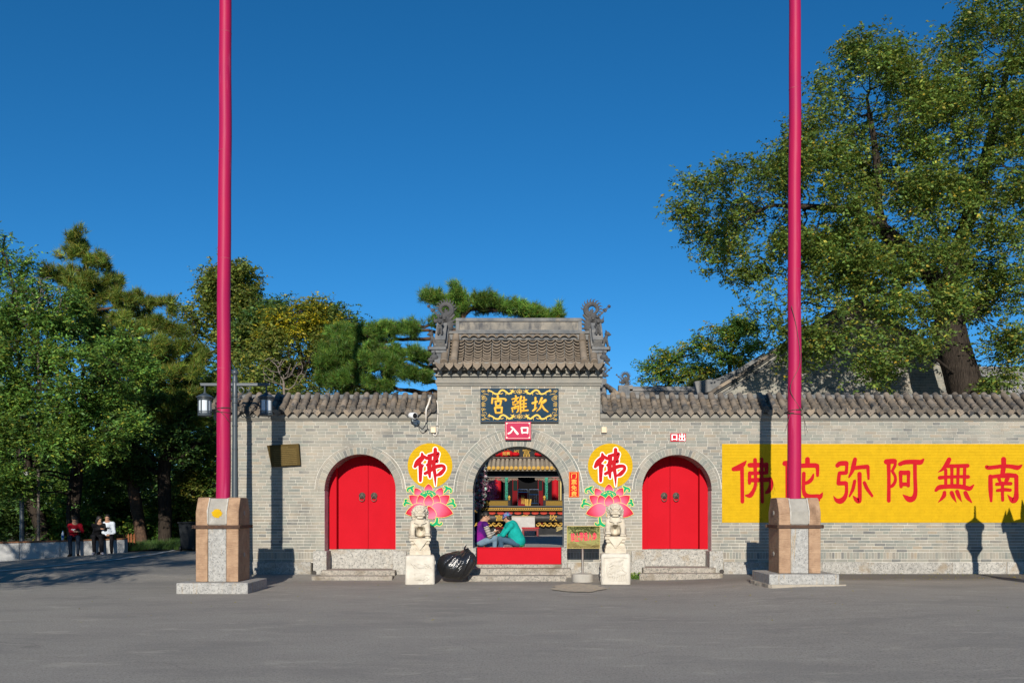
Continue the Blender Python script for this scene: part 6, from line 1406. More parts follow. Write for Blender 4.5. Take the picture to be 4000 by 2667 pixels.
# ================================================================== HALL GABLES AND FAR RIDGES BEHIND THE RIGHT WALL
GD = 33.0; yg = GD-DW
def gable():
    root = thing('side_hall', 'grey brick hall gable with sweeping tiled verge behind the right wall', 'building', (X(3339, GD), yg, FL))
    Lft = [(2742, 1552), (2800, 1510), (2880, 1462), (2980, 1395), (3080, 1325), (3180, 1258), (3270, 1200), (3339, 1160)]
    Rgt = [(3339, 1160), (3410, 1205), (3500, 1268), (3600, 1335), (3700, 1400), (3800, 1462), (3880, 1515), (3940, 1552)]
    top = Lft+Rgt[1:]; pts = [(X(a_, GD), Z(b_, GD)) for a_, b_ in top]
    core = [(x, z-0.42) for x, z in pts if z-0.42 > 2.6]
    g = G(); poly = [(core[0][0], 1.5), (core[-1][0], 1.5)]+core[::-1]; g.xz(poly, yg+0.012, yg+6.0); g.build('gable_core', MORTAR, root)
    # bricks of the gable
    rr = random.Random(6); bl = []; z = 3.2; zmax = max(q[1] for q in core)
    def span(zz):
        xs = []
        for (xa_, za_), (xb_, zb_) in zip(core[:-1], core[1:]):
            if (za_-zz)*(zb_-zz) <= 0 and za_ != zb_: xs.append(xa_+(xb_-xa_)*(zz-za_)/(zb_-za_))
        return (min(xs), max(xs)) if len(xs) >= 2 else None
    gg = G(); um = G().box(-0.5, 0.5, 0, 1, -0.5, 0.5).mesh('brick', BRICK); cnt = 0; off = base_of(root)
    while z < zmax-0.1:
        s0 = span(z); s1 = span(z+0.10)
        if s0 and s1:
            a_, b_ = min(s0[0], s1[0])-0.03, max(s0[1], s1[1])+0.03; x = a_+rr.uniform(-0.2, 0)
            while x < b_:
                L = rr.choice([0.36, 0.36, 0.18, 0.30]); q0, q1 = max(x, a_), min(x+L-0.012, b_)
                if q1-q0 > 0.05:
                    if cnt < 295 and 3.9 < z and q1 < X(3560, GD) and rr.random() < 0.75: link('brick', um, root, Vector(((q0+q1)/2, yg-rr.random()*0.006, z+0.044))-off, (q1-q0, 0.05, 0.088)); cnt += 1
                    else: gg.box(q0, q1, yg-rr.random()*0.006, yg+0.05, z, z+0.088)
                x += L
        z += 0.10
    gg.build('brickwork', BRICK, root)['kind'] = 'stuff'
    # verge: stepped mouldings following the curve, then the roof
    for (o0, o1, yo, mat, nm) in ((0.0, 0.13, -0.34, TILE, 'verge_tiles'), (0.132, 0.20, -0.22, TILE_DARK, 'verge_moulding'), (0.203, 0.33, -0.10, MATS['ledge_brick'], 'verge_board'), (0.333, 0.43, -0.045, TILE_DARK, 'verge_moulding')):
        g = G()
        for (xa_, za_), (xb_, zb_) in zip(pts[:-1], pts[1:]): g.xz([(xa_, za_-o1), (xb_, zb_-o1), (xb_, zb_-o0), (xa_, za_-o0)], yg+yo, yg+6.2)
        g.build(nm, mat, root)
    g = G(); xl, zl = pts[0]      # upturned end of the left eave ridge
    for (o0, hgt, mat) in ((0.0, 0.5, TILE_DARK),):
        q = [(xl-0.05, zl+0.15), (xl+0.7, zl+0.35), (xl+1.5, zl+0.80), (xl+2.4, zl+1.40)]
        poly = [(x, z) for x, z in q]+[(q[3][0], q[3][1]+0.32), (q[2][0], q[2][1]+0.36), (q[1][0], q[1][1]+0.42), (q[0][0]-0.12, q[0][1]+0.50)]
        g.xz(poly, yg+0.5, yg+0.8)
    g.build('eave_ridge', TILE_DARK, root, bevel=0.02)
gable()
def far_ridge():
    d = 44.0; y0 = d-DW
    root = thing('far_hall', 'distant grey tiled roof with curled ridge dragon beyond the right wall', 'building', (X(2640, d), y0, FL))
    G().box(X(2462, d), X(2830, d), y0-0.15, y0+0.15, Z(1545, d), Z(1528, d)).build('ridge_base', TILE_DARK, root); G().box(X(2458, d), X(2830, d), y0-0.2, y0+0.2, Z(1528, d), Z(1521, d)).build('ridge_moulding', MATS['lip_grey'], root); G().box(X(2464, d), X(2830, d), y0-0.12, y0+0.12, Z(1521, d), Z(1510, d)).build('ridge_cap', TILE_DARK, root, bevel=0.02)
    ridge_dragon('dragon', '', -1, X(2443, d), Z(1506, d), y0, 0.98, CARVE, root)
    G().box(X(2415, d), X(2470, d), y0-0.2, y0+0.2, Z(1552, d), Z(1506, d)).build('dragon_seat', TILE_DARK, root)
    g = G(); g.yz([(y0-3.0, Z(1548, d)-2.0), (y0+3, Z(1548, d)-2.0), (y0, Z(1540, d))], X(2420, d), X(2830, d)); g.build('roof', TILE, root)
    G().box(X(2430, d), X(2820, d), y0-2.4, y0+2.4, FL, Z(1548, d)-1.9).build('wall', MORTAR, root)
far_ridge()
def near_gable_piece():
    # end of a side building's ridge just right of the gate roof
    d = 27.0; y0 = d-DW
    root = thing('small_roof', 'end of a small grey ridge with spiked dragon beside the gate roof', 'roof', (X(2375, d), y0, FL))
    ridge_dragon('dragon', '', 1, X(2352, d), Z(1480, d), y0, 0.62, CARVE, root)
    G().box(X(2335, d), X(2368, d), y0-0.15, y0+0.15, Z(1560, d), Z(1480, d)).build('ridge_end', TILE_DARK, root, bevel=0.02)
    g = G(); 
    for k in range(3): g.tube([(X(2366+9*k, d), y0-0.1, Z(1505+12*k, d)), (X(2385+9*k, d), y0-1.1, Z(1545+8*k, d))], 0.06, 8)
    g.build('roll_tiles', TILE, root, smooth=True)
    G().box(X(2335, d), X(2395, d), y0-0.9, y0+0.8, FL, Z(1560, d)-0.002).build('wall', MORTAR, root)
near_gable_piece()
def right_roof():
    d = 40.0; y0 = d-DW
    root = thing('right_hall', 'pale tiled roof slope with plain ridge at the far right', 'building', (X(3980, d), y0, FL))
    g = G(); g.yz([(y0-0.2, Z(1462, d)), (y0-3.2, Z(1462, d)-2.4), (y0+3, Z(1462, d)-2.4), (y0+0.2, Z(1462, d))], X(3820, d), X(4300, d)); g.build('roof_bed', TILE, root)
    m_ = G().tube([(0, -0.2, 0), (0, -3.2, -2.4)], 0.07, 6).mesh('roll_tile', M('pale_tile', (0.30,0.295,0.285), (0.22,0.215,0.21), 4, 0.85, var=0.15), smooth=True)
    for i in range(20): link('roll_tile', m_, root, Vector((X(3824, d)+0.2*i, y0, Z(1460, d)))-base_of(root))
    G().box(X(3815, d), X(4300, d), y0-0.16, y0+0.16, Z(1462, d), Z(1440, d)).build('ridge', TILE_DARK, root, bevel=0.02); G().box(X(3815, d), X(4300, d), y0-0.2, y0+0.2, Z(1440, d), Z(1434, d)).build('ridge_cap', MATS['lip_grey'], root)
    G().box(X(3840, d), X(4290, d), y0-2.6, y0+2.4, FL, Z(1462, d)-2.3).build('wall', MORTAR, root)
right_roof()
# ================================================================== PEOPLE
def V3(*a): return np.array(a, float)
def unit_(v): return v/max(np.linalg.norm(v), 1e-9)
SKIN = M('skin', (0.42, 0.24, 0.155), (0.37, 0.20, 0.125), 30, 0.6, spec=0.3); HAIR = M('dark_hair', (0.012, 0.010, 0.009), (0.022, 0.018, 0.015), 60, 0.5, bump=0.004, bscale=120)
def cloth(name, c, **k): return M(name, c, tuple(q*0.78 for q in c), 12, 0.9, bump=0.012, bscale=26, spec=0.1, **k)
def stripes(name, c1, c2, axis, freq):
    m, nt, p = new_mat(name); pos = nt.nodes.new('ShaderNodeNewGeometry').outputs['Position']
    d = nt.nodes.new('ShaderNodeVectorMath'); d.operation = 'DOT_PRODUCT'; nt.links.new(pos, d.inputs[0]); d.inputs[1].default_value = tuple(axis)
    f = maths(nt, 'GREATER_THAN', maths(nt, 'FRACT', maths(nt, 'MULTIPLY', d.outputs['Value'], freq)), 0.5)
    nt.links.new(mixc(nt, f, c1, c2), p.inputs['Base Color']); p.inputs['Roughness'].default_value = 0.9; p.inputs['Specular IOR Level'].default_value = 0.1; return m
def floral():
    m, nt, p = new_mat('floral_cloth'); pos = nt.nodes.new('ShaderNodeNewGeometry').outputs['Position']
    v = _n(nt, 'ShaderNodeTexVoronoi', Scale=32); nt.links.new(pos, v.inputs['Vector']); s = nt.nodes.new('ShaderNodeSeparateColor'); nt.links.new(v.outputs['Color'], s.inputs[0])
    c = ramp(nt, s.outputs[0], [(0.0, (0.02, 0.06, 0.30)), (0.25, (0.01, 0.02, 0.08)), (0.45, (0.03, 0.25, 0.42)), (0.60, (0.35, 0.04, 0.25)), (0.75, (0.02, 0.20, 0.16)), (0.88, (0.42, 0.26, 0.10)), (1.0, (0.05, 0.03, 0.20))])
    nt.links.new(c, p.inputs['Base Color']); p.inputs['Roughness'].default_value = 0.85; return m
def hand_prims(wr, dr, up, s, r=0.0095, curl=0.5, mat=0):
    """palm + five curled fingers; dr = pointing direction, up = back-of-hand normal, s = thumb side sign"""
    dr = unit_(dr); up = unit_(up-dr*(up@dr)); sd = np.cross(dr, up)*s; P_ = []
    P_.append(('c', tuple(wr), tuple(wr+dr*0.07), 0.026, 0.030, mat, 0.012)); P_.append(('e', tuple(wr+dr*0.055), (0.036, 0.036, 0.024), mat, 0.012))
    for i, (o_, L) in enumerate(((0.030, 0.066), (0.010, 0.075), (-0.010, 0.070), (-0.029, 0.055))):
        b = wr+dr*0.085+sd*o_; m_ = b+dr*L*0.5*cos(curl)-up*L*0.5*sin(curl); e = m_+dr*L*0.5*cos(curl*2.4)-up*L*0.5*sin(curl*2.4)
        P_.append(('c', tuple(b-dr*0.02), tuple(m_), r*1.05, r, mat, 0.004)); P_.append(('c', tuple(m_), tuple(e), r, r*0.85, mat, 0.004))
    t0 = wr+dr*0.03+sd*0.03; t1 = t0+dr*0.03+sd*0.028-up*0.01; t2 = t1+dr*0.032+sd*0.004-up*0.015
    P_.append(('c', tuple(t0), tuple(t1), r*1.2, r*1.1, mat, 0.006)); P_.append(('c', tuple(t1), tuple(t2), r*1.1, r*0.9, mat, 0.004))
    return P_
def person(label, J, C, h=0.010, group=None):
    """J: joints in world space; C: clothing materials and options"""
    root = thing('person', label, 'person', tuple(V3(*J['pelvis'])*V3(1, 1, 0)+V3(0, 0, J['ground'])), group)
    off = -base_of(root); K = {k: V3(*v) if hasattr(v, '__len__') else v for k, v in J.items()}
    f = unit_(K['face']); u = unit_(K.get('headup', V3(0, 0, 1))-f*(K.get('headup', V3(0, 0, 1))@f)); r = np.cross(f, u); H = K['head']; Rm = np.stack([r, f, u], 1)
    hp = lambda a, b, c: tuple(H+r*a+f*b+u*c)
    B = [('e', hp(0, -0.008, 0.018), (0.074, 0.092, 0.098), 0, 0.03, Rm), ('e', hp(0, 0.022, -0.045), (0.056, 0.062, 0.066), 0, 0.03, Rm), ('e', hp(0, 0.055, -0.085), (0.028, 0.022, 0.020), 0, 0.02, Rm),
         ('c', hp(0, 0.088, 0.012), hp(0, 0.108, -0.030), 0.010, 0.015, 0, 0.010), ('e', hp(0.03, 0.085, -0.035), (0.028, 0.016, 0.022), 0, 0.02, Rm), ('e', hp(-0.03, 0.085, -0.035), (0.028, 0.016, 0.022), 0, 0.02, Rm),
         ('-e', hp(0.032, 0.096, 0.008), (0.018, 0.012, 0.010), 0, 0.010, Rm), ('-e', hp(-0.032, 0.096, 0.008), (0.018, 0.012, 0.010), 0, 0.010, Rm), ('e', hp(0, 0.082, -0.062), (0.026, 0.014, 0.008), 0, 0.006, Rm),
         ('e', hp(0.076, -0.012, 0.0), (0.010, 0.022, 0.034), 0, 0.008, Rm), ('e', hp(-0.076, -0.012, 0.0), (0.010, 0.022, 0.034), 0, 0.008, Rm),
         ('c', tuple(H-u*0.05-f*0.01), tuple(K['neck']), 0.050, 0.056, 0, 0.03), ('c', tuple(K['neck']), tuple(K['pelvis']), 0.10, 0.11, 0, 0.05)]
    T = [('c', tuple(K['neck']-unit_(K['neck']-K['pelvis'])*0.10), tuple(K['pelvis']+unit_(K['neck']-K['pelvis'])*0.05), C.get('chest', 0.135), C.get('belly', 0.145), 0, 0.06), ('e', tuple(K['pelvis']), (0.16, 0.15, 0.10), 0, 0.05), ('c', tuple(K['neck']-V3(0, 0, 0.015)), tuple(K['neck']-unit_(K['neck']-K['pelvis'])*0.12), 0.062, 0.10, 0, 0.05)]
    Tr = [('e', tuple(K['pelvis']-V3(0, 0, 0.02)), (0.165, 0.16, 0.10), 0, 0.05)]
    Sh = {'l': [], 'r': []}
    for s in 'lr':
        sh, el, wr, hi, kn, an, to = [K[q+s] for q in ('sh', 'el', 'wr', 'hi', 'kn', 'an', 'to')]
        B += [('c', tuple(sh), tuple(el), 0.040, 0.034, 0, 0.03), ('c', tuple(el), tuple(wr), 0.036, 0.025, 0, 0.02), ('c', tuple(hi), tuple(kn), 0.075, 0.052, 0, 0.04), ('c', tuple(kn), tuple(an), 0.050, 0.036, 0, 0.03)]
        hd = K.get('hd'+s, unit_(wr-el)); B += hand_prims(wr, V3(*hd), V3(*K.get('hu'+s, (0, 0, 1))), 1 if s == 'l' else -1, max(0.0095, h*1.05))
        T += [('c', tuple(sh), tuple(el), 0.068, 0.056, 0, 0.045)]; sl = C.get('sleeve', 0.9)
        if sl > 0: T += [('c', tuple(el), tuple(el+(wr-el)*sl), 0.054, 0.042, 0, 0.03)]
        T += [('c', tuple(K['neck']-V3(0, 0, 0.04)), tuple(sh), 0.07, 0.066, 0, 0.05)]
        Tr += [('c', tuple(hi), tuple(kn), 0.098, 0.072, 0, 0.05), ('c', tuple(kn), tuple(kn+(an-kn)*0.93), 0.070, 0.055, 0, 0.03)]
        td = unit_(to-an); Sh[s] = [('c', tuple(an-V3(0, 0, 0.005)-td*0.03), tuple(to-V3(0, 0, 0)), 0.045, 0.036, 0, 0.02), ('c', tuple(an-V3(0, 0, 0.045)-td*0.05), tuple(to+td*0.02-V3(0, 0, 0.02)), 0.030, 0.028, 0, 0.01)]
    link('body', sdf_mesh(B, h, 0.02, 'body', C.get('skin', SKIN)), root, off)
    top = link('top', sdf_mesh(T, h*1.2, 0.04, 'top', C['top']), root, off)
    if 'sleeve_mat' in C:
        S_ = []
        for s in 'lr': S_ += [('c', tuple(K['sh'+s]+(K['el'+s]-K['sh'+s])*0.15), tuple(K['el'+s]), 0.074, 0.062, 0, 0.03), ('c', tuple(K['el'+s]), tuple(K['el'+s]+(K['wr'+s]-K['el'+s])*0.88), 0.060, 0.048, 0, 0.03)]
        link('sleeves', sdf_mesh(S_, h*1.2, 0.03, 'sleeves', C['sleeve_mat']), top, (0, 0, 0))
    link('trousers', sdf_mesh(Tr, h*1.2, 0.04, 'trousers', C['trousers']), root, off)
    for s in 'lr': link('shoe', sdf_mesh(Sh[s], h, 0.015, 'shoe', C['shoes']), root, off)
    if 'hat' in C:
        a_ = [('e', hp(0, -0.012, 0.055), (0.098, 0.112, 0.085), 0, 0.02, Rm)]
        for i in range(18):
            t = 2*pi*i/18; a_.append(('e', hp(0.105*sin(t), -0.012+0.12*cos(t), 0.015+0.006*sin(3*t)), (0.03, 0.03, 0.016), 0, 0.014, Rm))
        a_.append(('-e', hp(0, 0.05, -0.055), (0.085, 0.12, 0.085), 0, 0.01, Rm)); link('hat', sdf_mesh(a_, h, 0.02, 'hat', C['hat']), root, off)
    hs = [('e', hp(0, -0.022, 0.038), (0.084, 0.096, 0.092), 0, 0.02, Rm)]
    if 'hat' in C: hs += [('e', hp(0, -0.055, -0.03), (0.072, 0.058, 0.062), 0, 0.02, Rm), ('e', hp(0, -0.07, -0.075), (0.05, 0.035, 0.035), 0, 0.02, Rm)]
    if C.get('long'): hs += [('c', hp(0.055, 0.01, 0.02), hp(0.075, 0.04, -0.16), 0.042, 0.028, 0, 0.03), ('c', hp(-0.055, 0.01, 0.02), hp(-0.075, 0.04, -0.16), 0.042, 0.028, 0, 0.03), ('c', hp(0, -0.06, 0.0), hp(0, -0.08, -0.15), 0.06, 0.05, 0, 0.03)]
    if C.get('bun'): hs += [('e', hp(0, -0.115, 0.0), (0.045, 0.04, 0.045), 0, 0.012, Rm)]
    if C.get('fringe'): hs += [('e', hp(0, 0.055, 0.078), (0.068, 0.045, 0.034), 0, 0.02, Rm)]
    hs += [('-e', hp(0, 0.115, -0.02), (0.065, 0.075, 0.085), 0, 0.015, Rm)]
    link('hair', sdf_mesh(hs, h, 0.02, 'hair', HAIR), root, off)
    if C.get('glasses'):
        g = G()
        for s in (-1, 1): g.tube([hp(s*0.033+0.022*cos(t), 0.105, 0.008+0.016*sin(t)) for t in [2*pi*k/12 for k in range(13)]], 0.0028, 4); g.tube([hp(s*0.055, 0.103, 0.01), hp(s*0.08, 0.0, 0.012)], 0.0025, 4)
        g.tube([hp(-0.011, 0.106, 0.01), hp(0.011, 0.106, 0.01)], 0.0025, 4); g.build('glasses', CABLE, root)
    return root
D0 = 23.65
def q3(x, y, dy=0.0): px, py = TC(x, y); p_ = P(px, py, D0); return (p_.x, p_.y+dy, p_.z)
DENIM = cloth('denim', (0.055, 0.105, 0.16)); DENIM2 = cloth('denim_light', (0.15, 0.23, 0.30)); TEAL = cloth('teal_cloth', (0.010, 0.34, 0.30)); PURPLE = cloth('purple_vest', (0.060, 0.010, 0.13), stain=(3, (0.19, 0.010, 0.19), 0.48, 0.6, (1,1,1)))
STR = stripes('striped_knit', (0.55, 0.50, 0.44), (0.012, 0.012, 0.016), (0.25, 0, 0.97), 26)
BLK = cloth('black_cloth', (0.012, 0.012, 0.014)); WHT = cloth('white_cloth', (0.55, 0.60, 0.66)); SHOEW = cloth('pale_shoe', (0.55, 0.50, 0.52)); RDC = cloth('red_sweater', (0.38, 0.010, 0.022)); JEANB = cloth('dark_jeans', (0.018, 0.028, 0.045)); SHOE = cloth('black_shoe', (0.015, 0.013, 0.014))
teal = person('person in a teal shirt and floral bucket hat bent forward inside the archway', dict(ground=FL, pelvis=q3(735, 1300, 0.0), neck=q3(628, 1052, 0.02), head=q3(588, 985, 0.02), face=(-0.75, 0.45, -0.42), shl=q3(640, 1085, -0.15), shr=q3(600, 1085, 0.20), ell=q3(545, 1200, -0.20), elr=q3(520, 1210, 0.22), wrl=q3(478, 1222, -0.06), wrr=q3(470, 1215, 0.14), hil=q3(720, 1310, -0.09), hir=q3(715, 1310, 0.10), knl=q3(505, 1250, -0.16), knr=q3(490, 1235, 0.18), anl=q3(525, 1368, -0.14), anr=q3(500, 1368, 0.16), tol=q3(478, 1392, -0.14), tor=q3(455, 1392, 0.18)),
    dict(top=TEAL, trousers=DENIM, shoes=SHOEW, hat=floral(), chest=0.175, belly=0.20, sleeve=0.92), 0.0085, 'people playing cards in the gateway')
purp = person('person in a purple vest with striped sleeves sitting against the left jamb', dict(ground=FL, pelvis=q3(238, 1290, 0.0), neck=q3(292, 1040, 0.0), head=q3(325, 968, 0.0), face=(0.92, 0.10, -0.38), shl=q3(285, 1065, 0.17), shr=q3(318, 1075, -0.16), ell=q3(365, 1205, 0.20), elr=q3(372, 1215, -0.18), wrl=q3(430, 1180, 0.10), wrr=q3(422, 1172, -0.06), hil=q3(262, 1295, 0.09), hir=q3(265, 1300, -0.09), knl=q3(445, 1240, 0.14), knr=q3(440, 1245, -0.10), anl=q3(440, 1380, 0.14), anr=q3(432, 1385, -0.08), tol=q3(490, 1400, 0.14), tor=q3(482, 1402, -0.06), hdr=(0.6, 0.2, 0.5), hdl=(0.7, -0.2, 0.4)),
    dict(top=PURPLE, sleeve=0.0, sleeve_mat=STR, trousers=DENIM2, shoes=SHOE, bun=True, chest=0.15, belly=0.165), 0.0085, 'people playing cards in the gateway')
for (x, y, lab, c, hh) in ((740, 1345, 'low green stool under the person in teal', (0.03, 0.22, 0.07), 0.10), (255, 1335, 'low wooden stool under the person in the purple vest', (0.16, 0.085, 0.04), 0.12)):
    p_ = q3(x, y); t = thing('stool', lab, 'stool', (p_[0], p_[1], FL)); m_ = M('stool_'+('green' if c[1] > 0.2 else 'wood'), c, rough=0.5); zt = p_[2]+0.03
    g = G(); g.lathe([(0.15, zt-0.03), (0.16, zt-0.015), (0.15, zt)], (p_[0], p_[1], 0), 20); g.build('seat', m_, t, smooth=True)
    for k in range(4): a_ = pi/4+k*pi/2; G().tube([(p_[0]+0.15*cos(a_), p_[1]+0.15*sin(a_), FL), (p_[0]+0.12*cos(a_), p_[1]+0.12*sin(a_), zt-0.02)], 0.014, 6).build('leg', m_, t)
p_ = q3(437, 1150, -0.03); tag(G().box(p_[0]-0.012, p_[0]+0.012, p_[1]-0.03, p_[1]-0.024, p_[2]-0.03, p_[2]+0.04).build('playing_card', WHITE), 'white card held up by the person in the purple vest', 'card')
# ---- three people on the low bench wall at the left
BZ = 0.60
def bq(x, y, d=32.2): p_ = P(x/3.36, 1900+y/3.36, d); return (p_.x, p_.y, p_.z)
bp = [(-18.6, 8.6), (-17.2, 9.15), (-16.0, 9.55), (-14.9, 9.85), (-13.95, 10.0)]
bench = thing('bench_wall', 'low pale concrete bench wall with timber top under the trees', 'bench', (-15.9, 9.6, 0.0)); CONC = M('bench_concrete', (0.44, 0.44, 0.43), (0.33, 0.33, 0.32), 3, 0.9, bump=0.008); WOOD = M('bench_timber', (0.20, 0.085, 0.035), (0.13, 0.055, 0.025), 6, 0.7, sc=(1, 6, 6))
for i in range(len(bp)-1):
    (x0, y0), (x1, y1) = bp[i], bp[i+1]; t_ = unit_(V3(x1-x0, y1-y0, 0)); n_ = V3(-t_[1], t_[0], 0); z0, z1 = [float(ground_z(a_, b_)) for a_, b_ in ((x0, y0), (x1, y1))]; zt0, zt1 = [BZ-0.055-0.03*(4-i-q) for q in (0, 1)]
    def quadbox(o0, o1, za0, za1, zb0, zb1, e=0.004):
        a0, a1 = V3(x0, y0, 0)+t_*e, V3(x1, y1, 0)-t_*e; g = G()
        c_ = [a0-n_*-o0, a1+n_*o0, a1+n_*o1, a0+n_*o1]; V = [(p_[0], p_[1], z) for p_, z in zip(c_, (za0, za1, za1, za0))]+[(p_[0], p_[1], z) for p_, z in zip(c_, (zb0, zb1, zb1, zb0))]
        return g.add(V, [(0,3,2,1),(4,5,6,7),(0,1,5,4),(1,2,6,5),(2,3,7,6),(3,0,4,7)])
    quadbox(0, 0.45, z0-0.3, z1-0.3, zt0, zt1).build('wall_segment', CONC, bench, bevel=0.01)
    for k in range(3): quadbox(-0.03+0.17*k, 0.13+0.17*k, zt0+0.002, zt1+0.002, zt0+0.05, zt1+0.05).build('timber_slat', WOOD, bench, bevel=0.006)
def sitter(label, cx, C, lean=0.0, turn=0.0, look=(0.3, -0.8, -0.5), hand=(0.25, -0.35, 0.32), fwd=0.0, dz=0.0, legs=0.0):
    y = np.interp(cx, [b_[0] for b_ in bp], [b_[1] for b_ in bp])+0.22; zs = np.interp(cx, [b_[0] for b_ in bp], [BZ-0.03*(4-i) for i in range(5)])+0.02+dz; gz = float(ground_z(cx, y-0.6))
    f = V3(sin(turn), -cos(turn), 0); s_ = V3(cos(turn), sin(turn), 0)
    o = V3(cx, y, zs); pel = o+V3(0, 0, 0.08); nk = o+f*(0.10+fwd)+s_*lean+V3(0, 0, 0.56-fwd*0.3); hd = nk+f*0.05+V3(0, 0, 0.15)
    J = dict(ground=gz, pelvis=pel, neck=nk, head=hd, face=V3(*look))
    for k, q in (('l', 1), ('r', -1)):
        J['sh'+k] = nk+s_*q*0.17+V3(0, 0, -0.06); J['wr'+k] = o+f*(-hand[1])+s_*(hand[0]*0.35+q*0.06)+V3(0, 0, hand[2]); J['el'+k] = (J['sh'+k]+J['wr'+k])/2+s_*q*0.07+V3(0, 0, -0.10)-f*0.05
        J['hi'+k] = pel+s_*q*0.09+V3(0, 0, -0.02); J['kn'+k] = o+f*0.42+s_*(q*(0.13+legs)+0.05)+V3(0, 0, 0.06); an = V3(*(o+f*(0.45+0.05*q)+s_*(q*(0.12+legs*1.5)+0.06))); an[2] = gz+0.075; J['an'+k] = an; J['to'+k] = an+unit_(f+s_*0.35*q)*0.15+V3(0, 0, -0.035)
        J['hd'+k] = f*0.6+s_*(-q)*0.5+V3(0, 0, 0.2)
    return person(label, J, C, 0.0115, 'people on the bench wall'), J
r_, Jr = sitter('person in a red sweatshirt looking down at a phone on the bench wall', X(285, 32.3), dict(top=RDC, trousers=JEANB, shoes=SHOE, fringe=True, glasses=True, sleeve=0.55), 0.06, 0.35, (0.55, -0.6, -0.5), (0.45, -0.33, 0.27), 0.10)
k_, Jk = sitter('person in a black jacket between the red and white tops, bowed over a phone', X(372, 32.5), dict(top=BLK, trousers=BLK, shoes=SHOEW, long=True, sleeve=0.95), 0.10, 0.45, (0.7, -0.45, -0.55), (0.6, -0.32, 0.34), 0.14)
w_, Jw = sitter('person in a white sweatshirt with glasses on the right end of the bench wall', X(424, 32.6), dict(top=WHT, trousers=BLK, shoes=SHOE, fringe=True, glasses=True, sleeve=0.85), 0.0, 0.1, (0.25, -0.95, -0.1), (0.2, -0.22, 0.10), 0.0, 0.0, 0.05)
for J, lab in ((Jr, 'dark phone held by the person in the red sweatshirt'), (Jk, 'dark phone held up by the person in the black jacket')):
    c = (V3(*J['wrl'])+V3(*J['wrr']))/2+V3(0.06, -0.12, 0.05); ph = G().box(-0.04, 0.04, -0.006, 0.006, -0.075, 0.075).mesh('phone', M('phone_black', (0.01,0.01,0.012), rough=0.2, spec=0.5), bevel=0.004)
    tag(link('phone', ph, None, tuple(c), rot=(0.9, 0.2, 0.5)), lab, 'phone', 'phones')
# printed chest motifs
for root_, J, mat_, rows_ in ((r_, Jr, WHITE, ((0.0, 0.075), (-0.035, 0.035), (-0.065, 0.05))), (w_, Jw, BLK, ((0.0, 0.12),))):
    nk = V3(*J['neck']); pe = V3(*J['pelvis']); c = nk+(pe-nk)*0.42+V3(0.04 if mat_ is WHITE else 0.0, -0.175, 0)
    g = G()
    for dz_, hw in rows_:
        n_ = int(hw*2/0.028)
        for k in range(n_): x = c[0]-hw+hw*2*(k+0.5)/n_; g.box(x-0.010, x+0.010, c[1]-0.004, c[1]+0.02, c[2]+dz_-0.014, c[2]+dz_+0.014+0.01*(k % 2))
    g.build('printed_motif', mat_, root_)
bt = thing('water_bottle', 'clear plastic water bottle with blue label standing on the bench wall', 'bottle', (X(234, 32.0), 9.45+0.2, 0.0)); bb = (X(234, 32.0), float(np.interp(X(234, 32.0), [b_[0] for b_ in bp], [b_[1] for b_ in bp]))+0.15, float(np.interp(X(234, 32.0), [b_[0] for b_ in bp], [BZ-0.03*(4-i) for i in range(5)])))
g = G(); g.lathe([(0.04, 0), (0.045, 0.02), (0.045, 0.20), (0.035, 0.25), (0.016, 0.28), (0.016, 0.30)], bb, 14); g.build('bottle_body', M('bottle_plastic', (0.45,0.52,0.58), rough=0.15, spec=0.5), bt, smooth=True); G().lathe([(0.0465, 0.08), (0.0465, 0.17)], bb, 14).build('label_band', M('bottle_blue', (0.03,0.12,0.35)), bt, smooth=True); G().lathe([(0.02, 0.295), (0.02, 0.32)], bb, 10).build('cap', M('cap_blue', (0.1,0.25,0.5)), bt)
# ---- picket fence, wheelie bin, dark lamp post
pf = thing('picket_fence', 'short orange brown picket fence at the end of the bench wall', 'fence', (X(490, 33.4), 10.9, 0.1)); PIC = M('picket_orange', (0.23, 0.075, 0.022), (0.17, 0.055, 0.018), 8, 0.7)
for k in range(9):
    x = X(448+9.2*k, 33.4); y_ = 10.55+0.05*k; gz = float(ground_z(x, y_)); g = G(); g.xz([(x-0.036, gz-0.05), (x+0.036, gz-0.05), (x+0.036, gz+0.58), (x, gz+0.66), (x-0.036, gz+0.58)], y_, y_+0.025); g.build('picket', PIC, pf)
for z_ in (0.18, 0.46): x0, x1 = X(446, 33.4), X(526, 33.4); g = G(); g.tube([(x0, 10.6, 0.1+z_), (x1, 11.02, 0.1+z_)], 0.025, 4); g.build('rail', PIC, pf)
db = 33.6; bx_ = X(742, db); by = db-DW; bz = float(ground_z(bx_, by)); wbn = local_thing('wheelie_bin', 'dark grey wheeled rubbish bin in the shade behind the left flagpole', 'bin', (bx_, by, bz)); BIN = M('bin_plastic', (0.012, 0.015, 0.018), rough=0.6, spec=0.2)
g = G(); V = []
for z_, w2, d2 in ((0.06, 0.25, 0.24), (1.0, 0.31, 0.33)): V += [(-w2, -d2, z_), (w2, -d2, z_), (w2, d2, z_), (-w2, d2, z_)]
g.add(V, [(0,3,2,1),(4,5,6,7),(0,1,5,4),(1,2,6,5),(2,3,7,6),(3,0,4,7)]); g.build('body', BIN, wbn, bevel=0.03)
G().box(-0.34, 0.34, -0.36, 0.37, 1.002, 1.06).build('lid', BIN, wbn, bevel=0.02)
for s in (-1, 1): G().lathe([(0.1, -0.03), (0.1, 0.03)], (s*0.24, -0.24, 0.10), 16, 'x').build('wheel', CABLE, wbn, smooth=True)
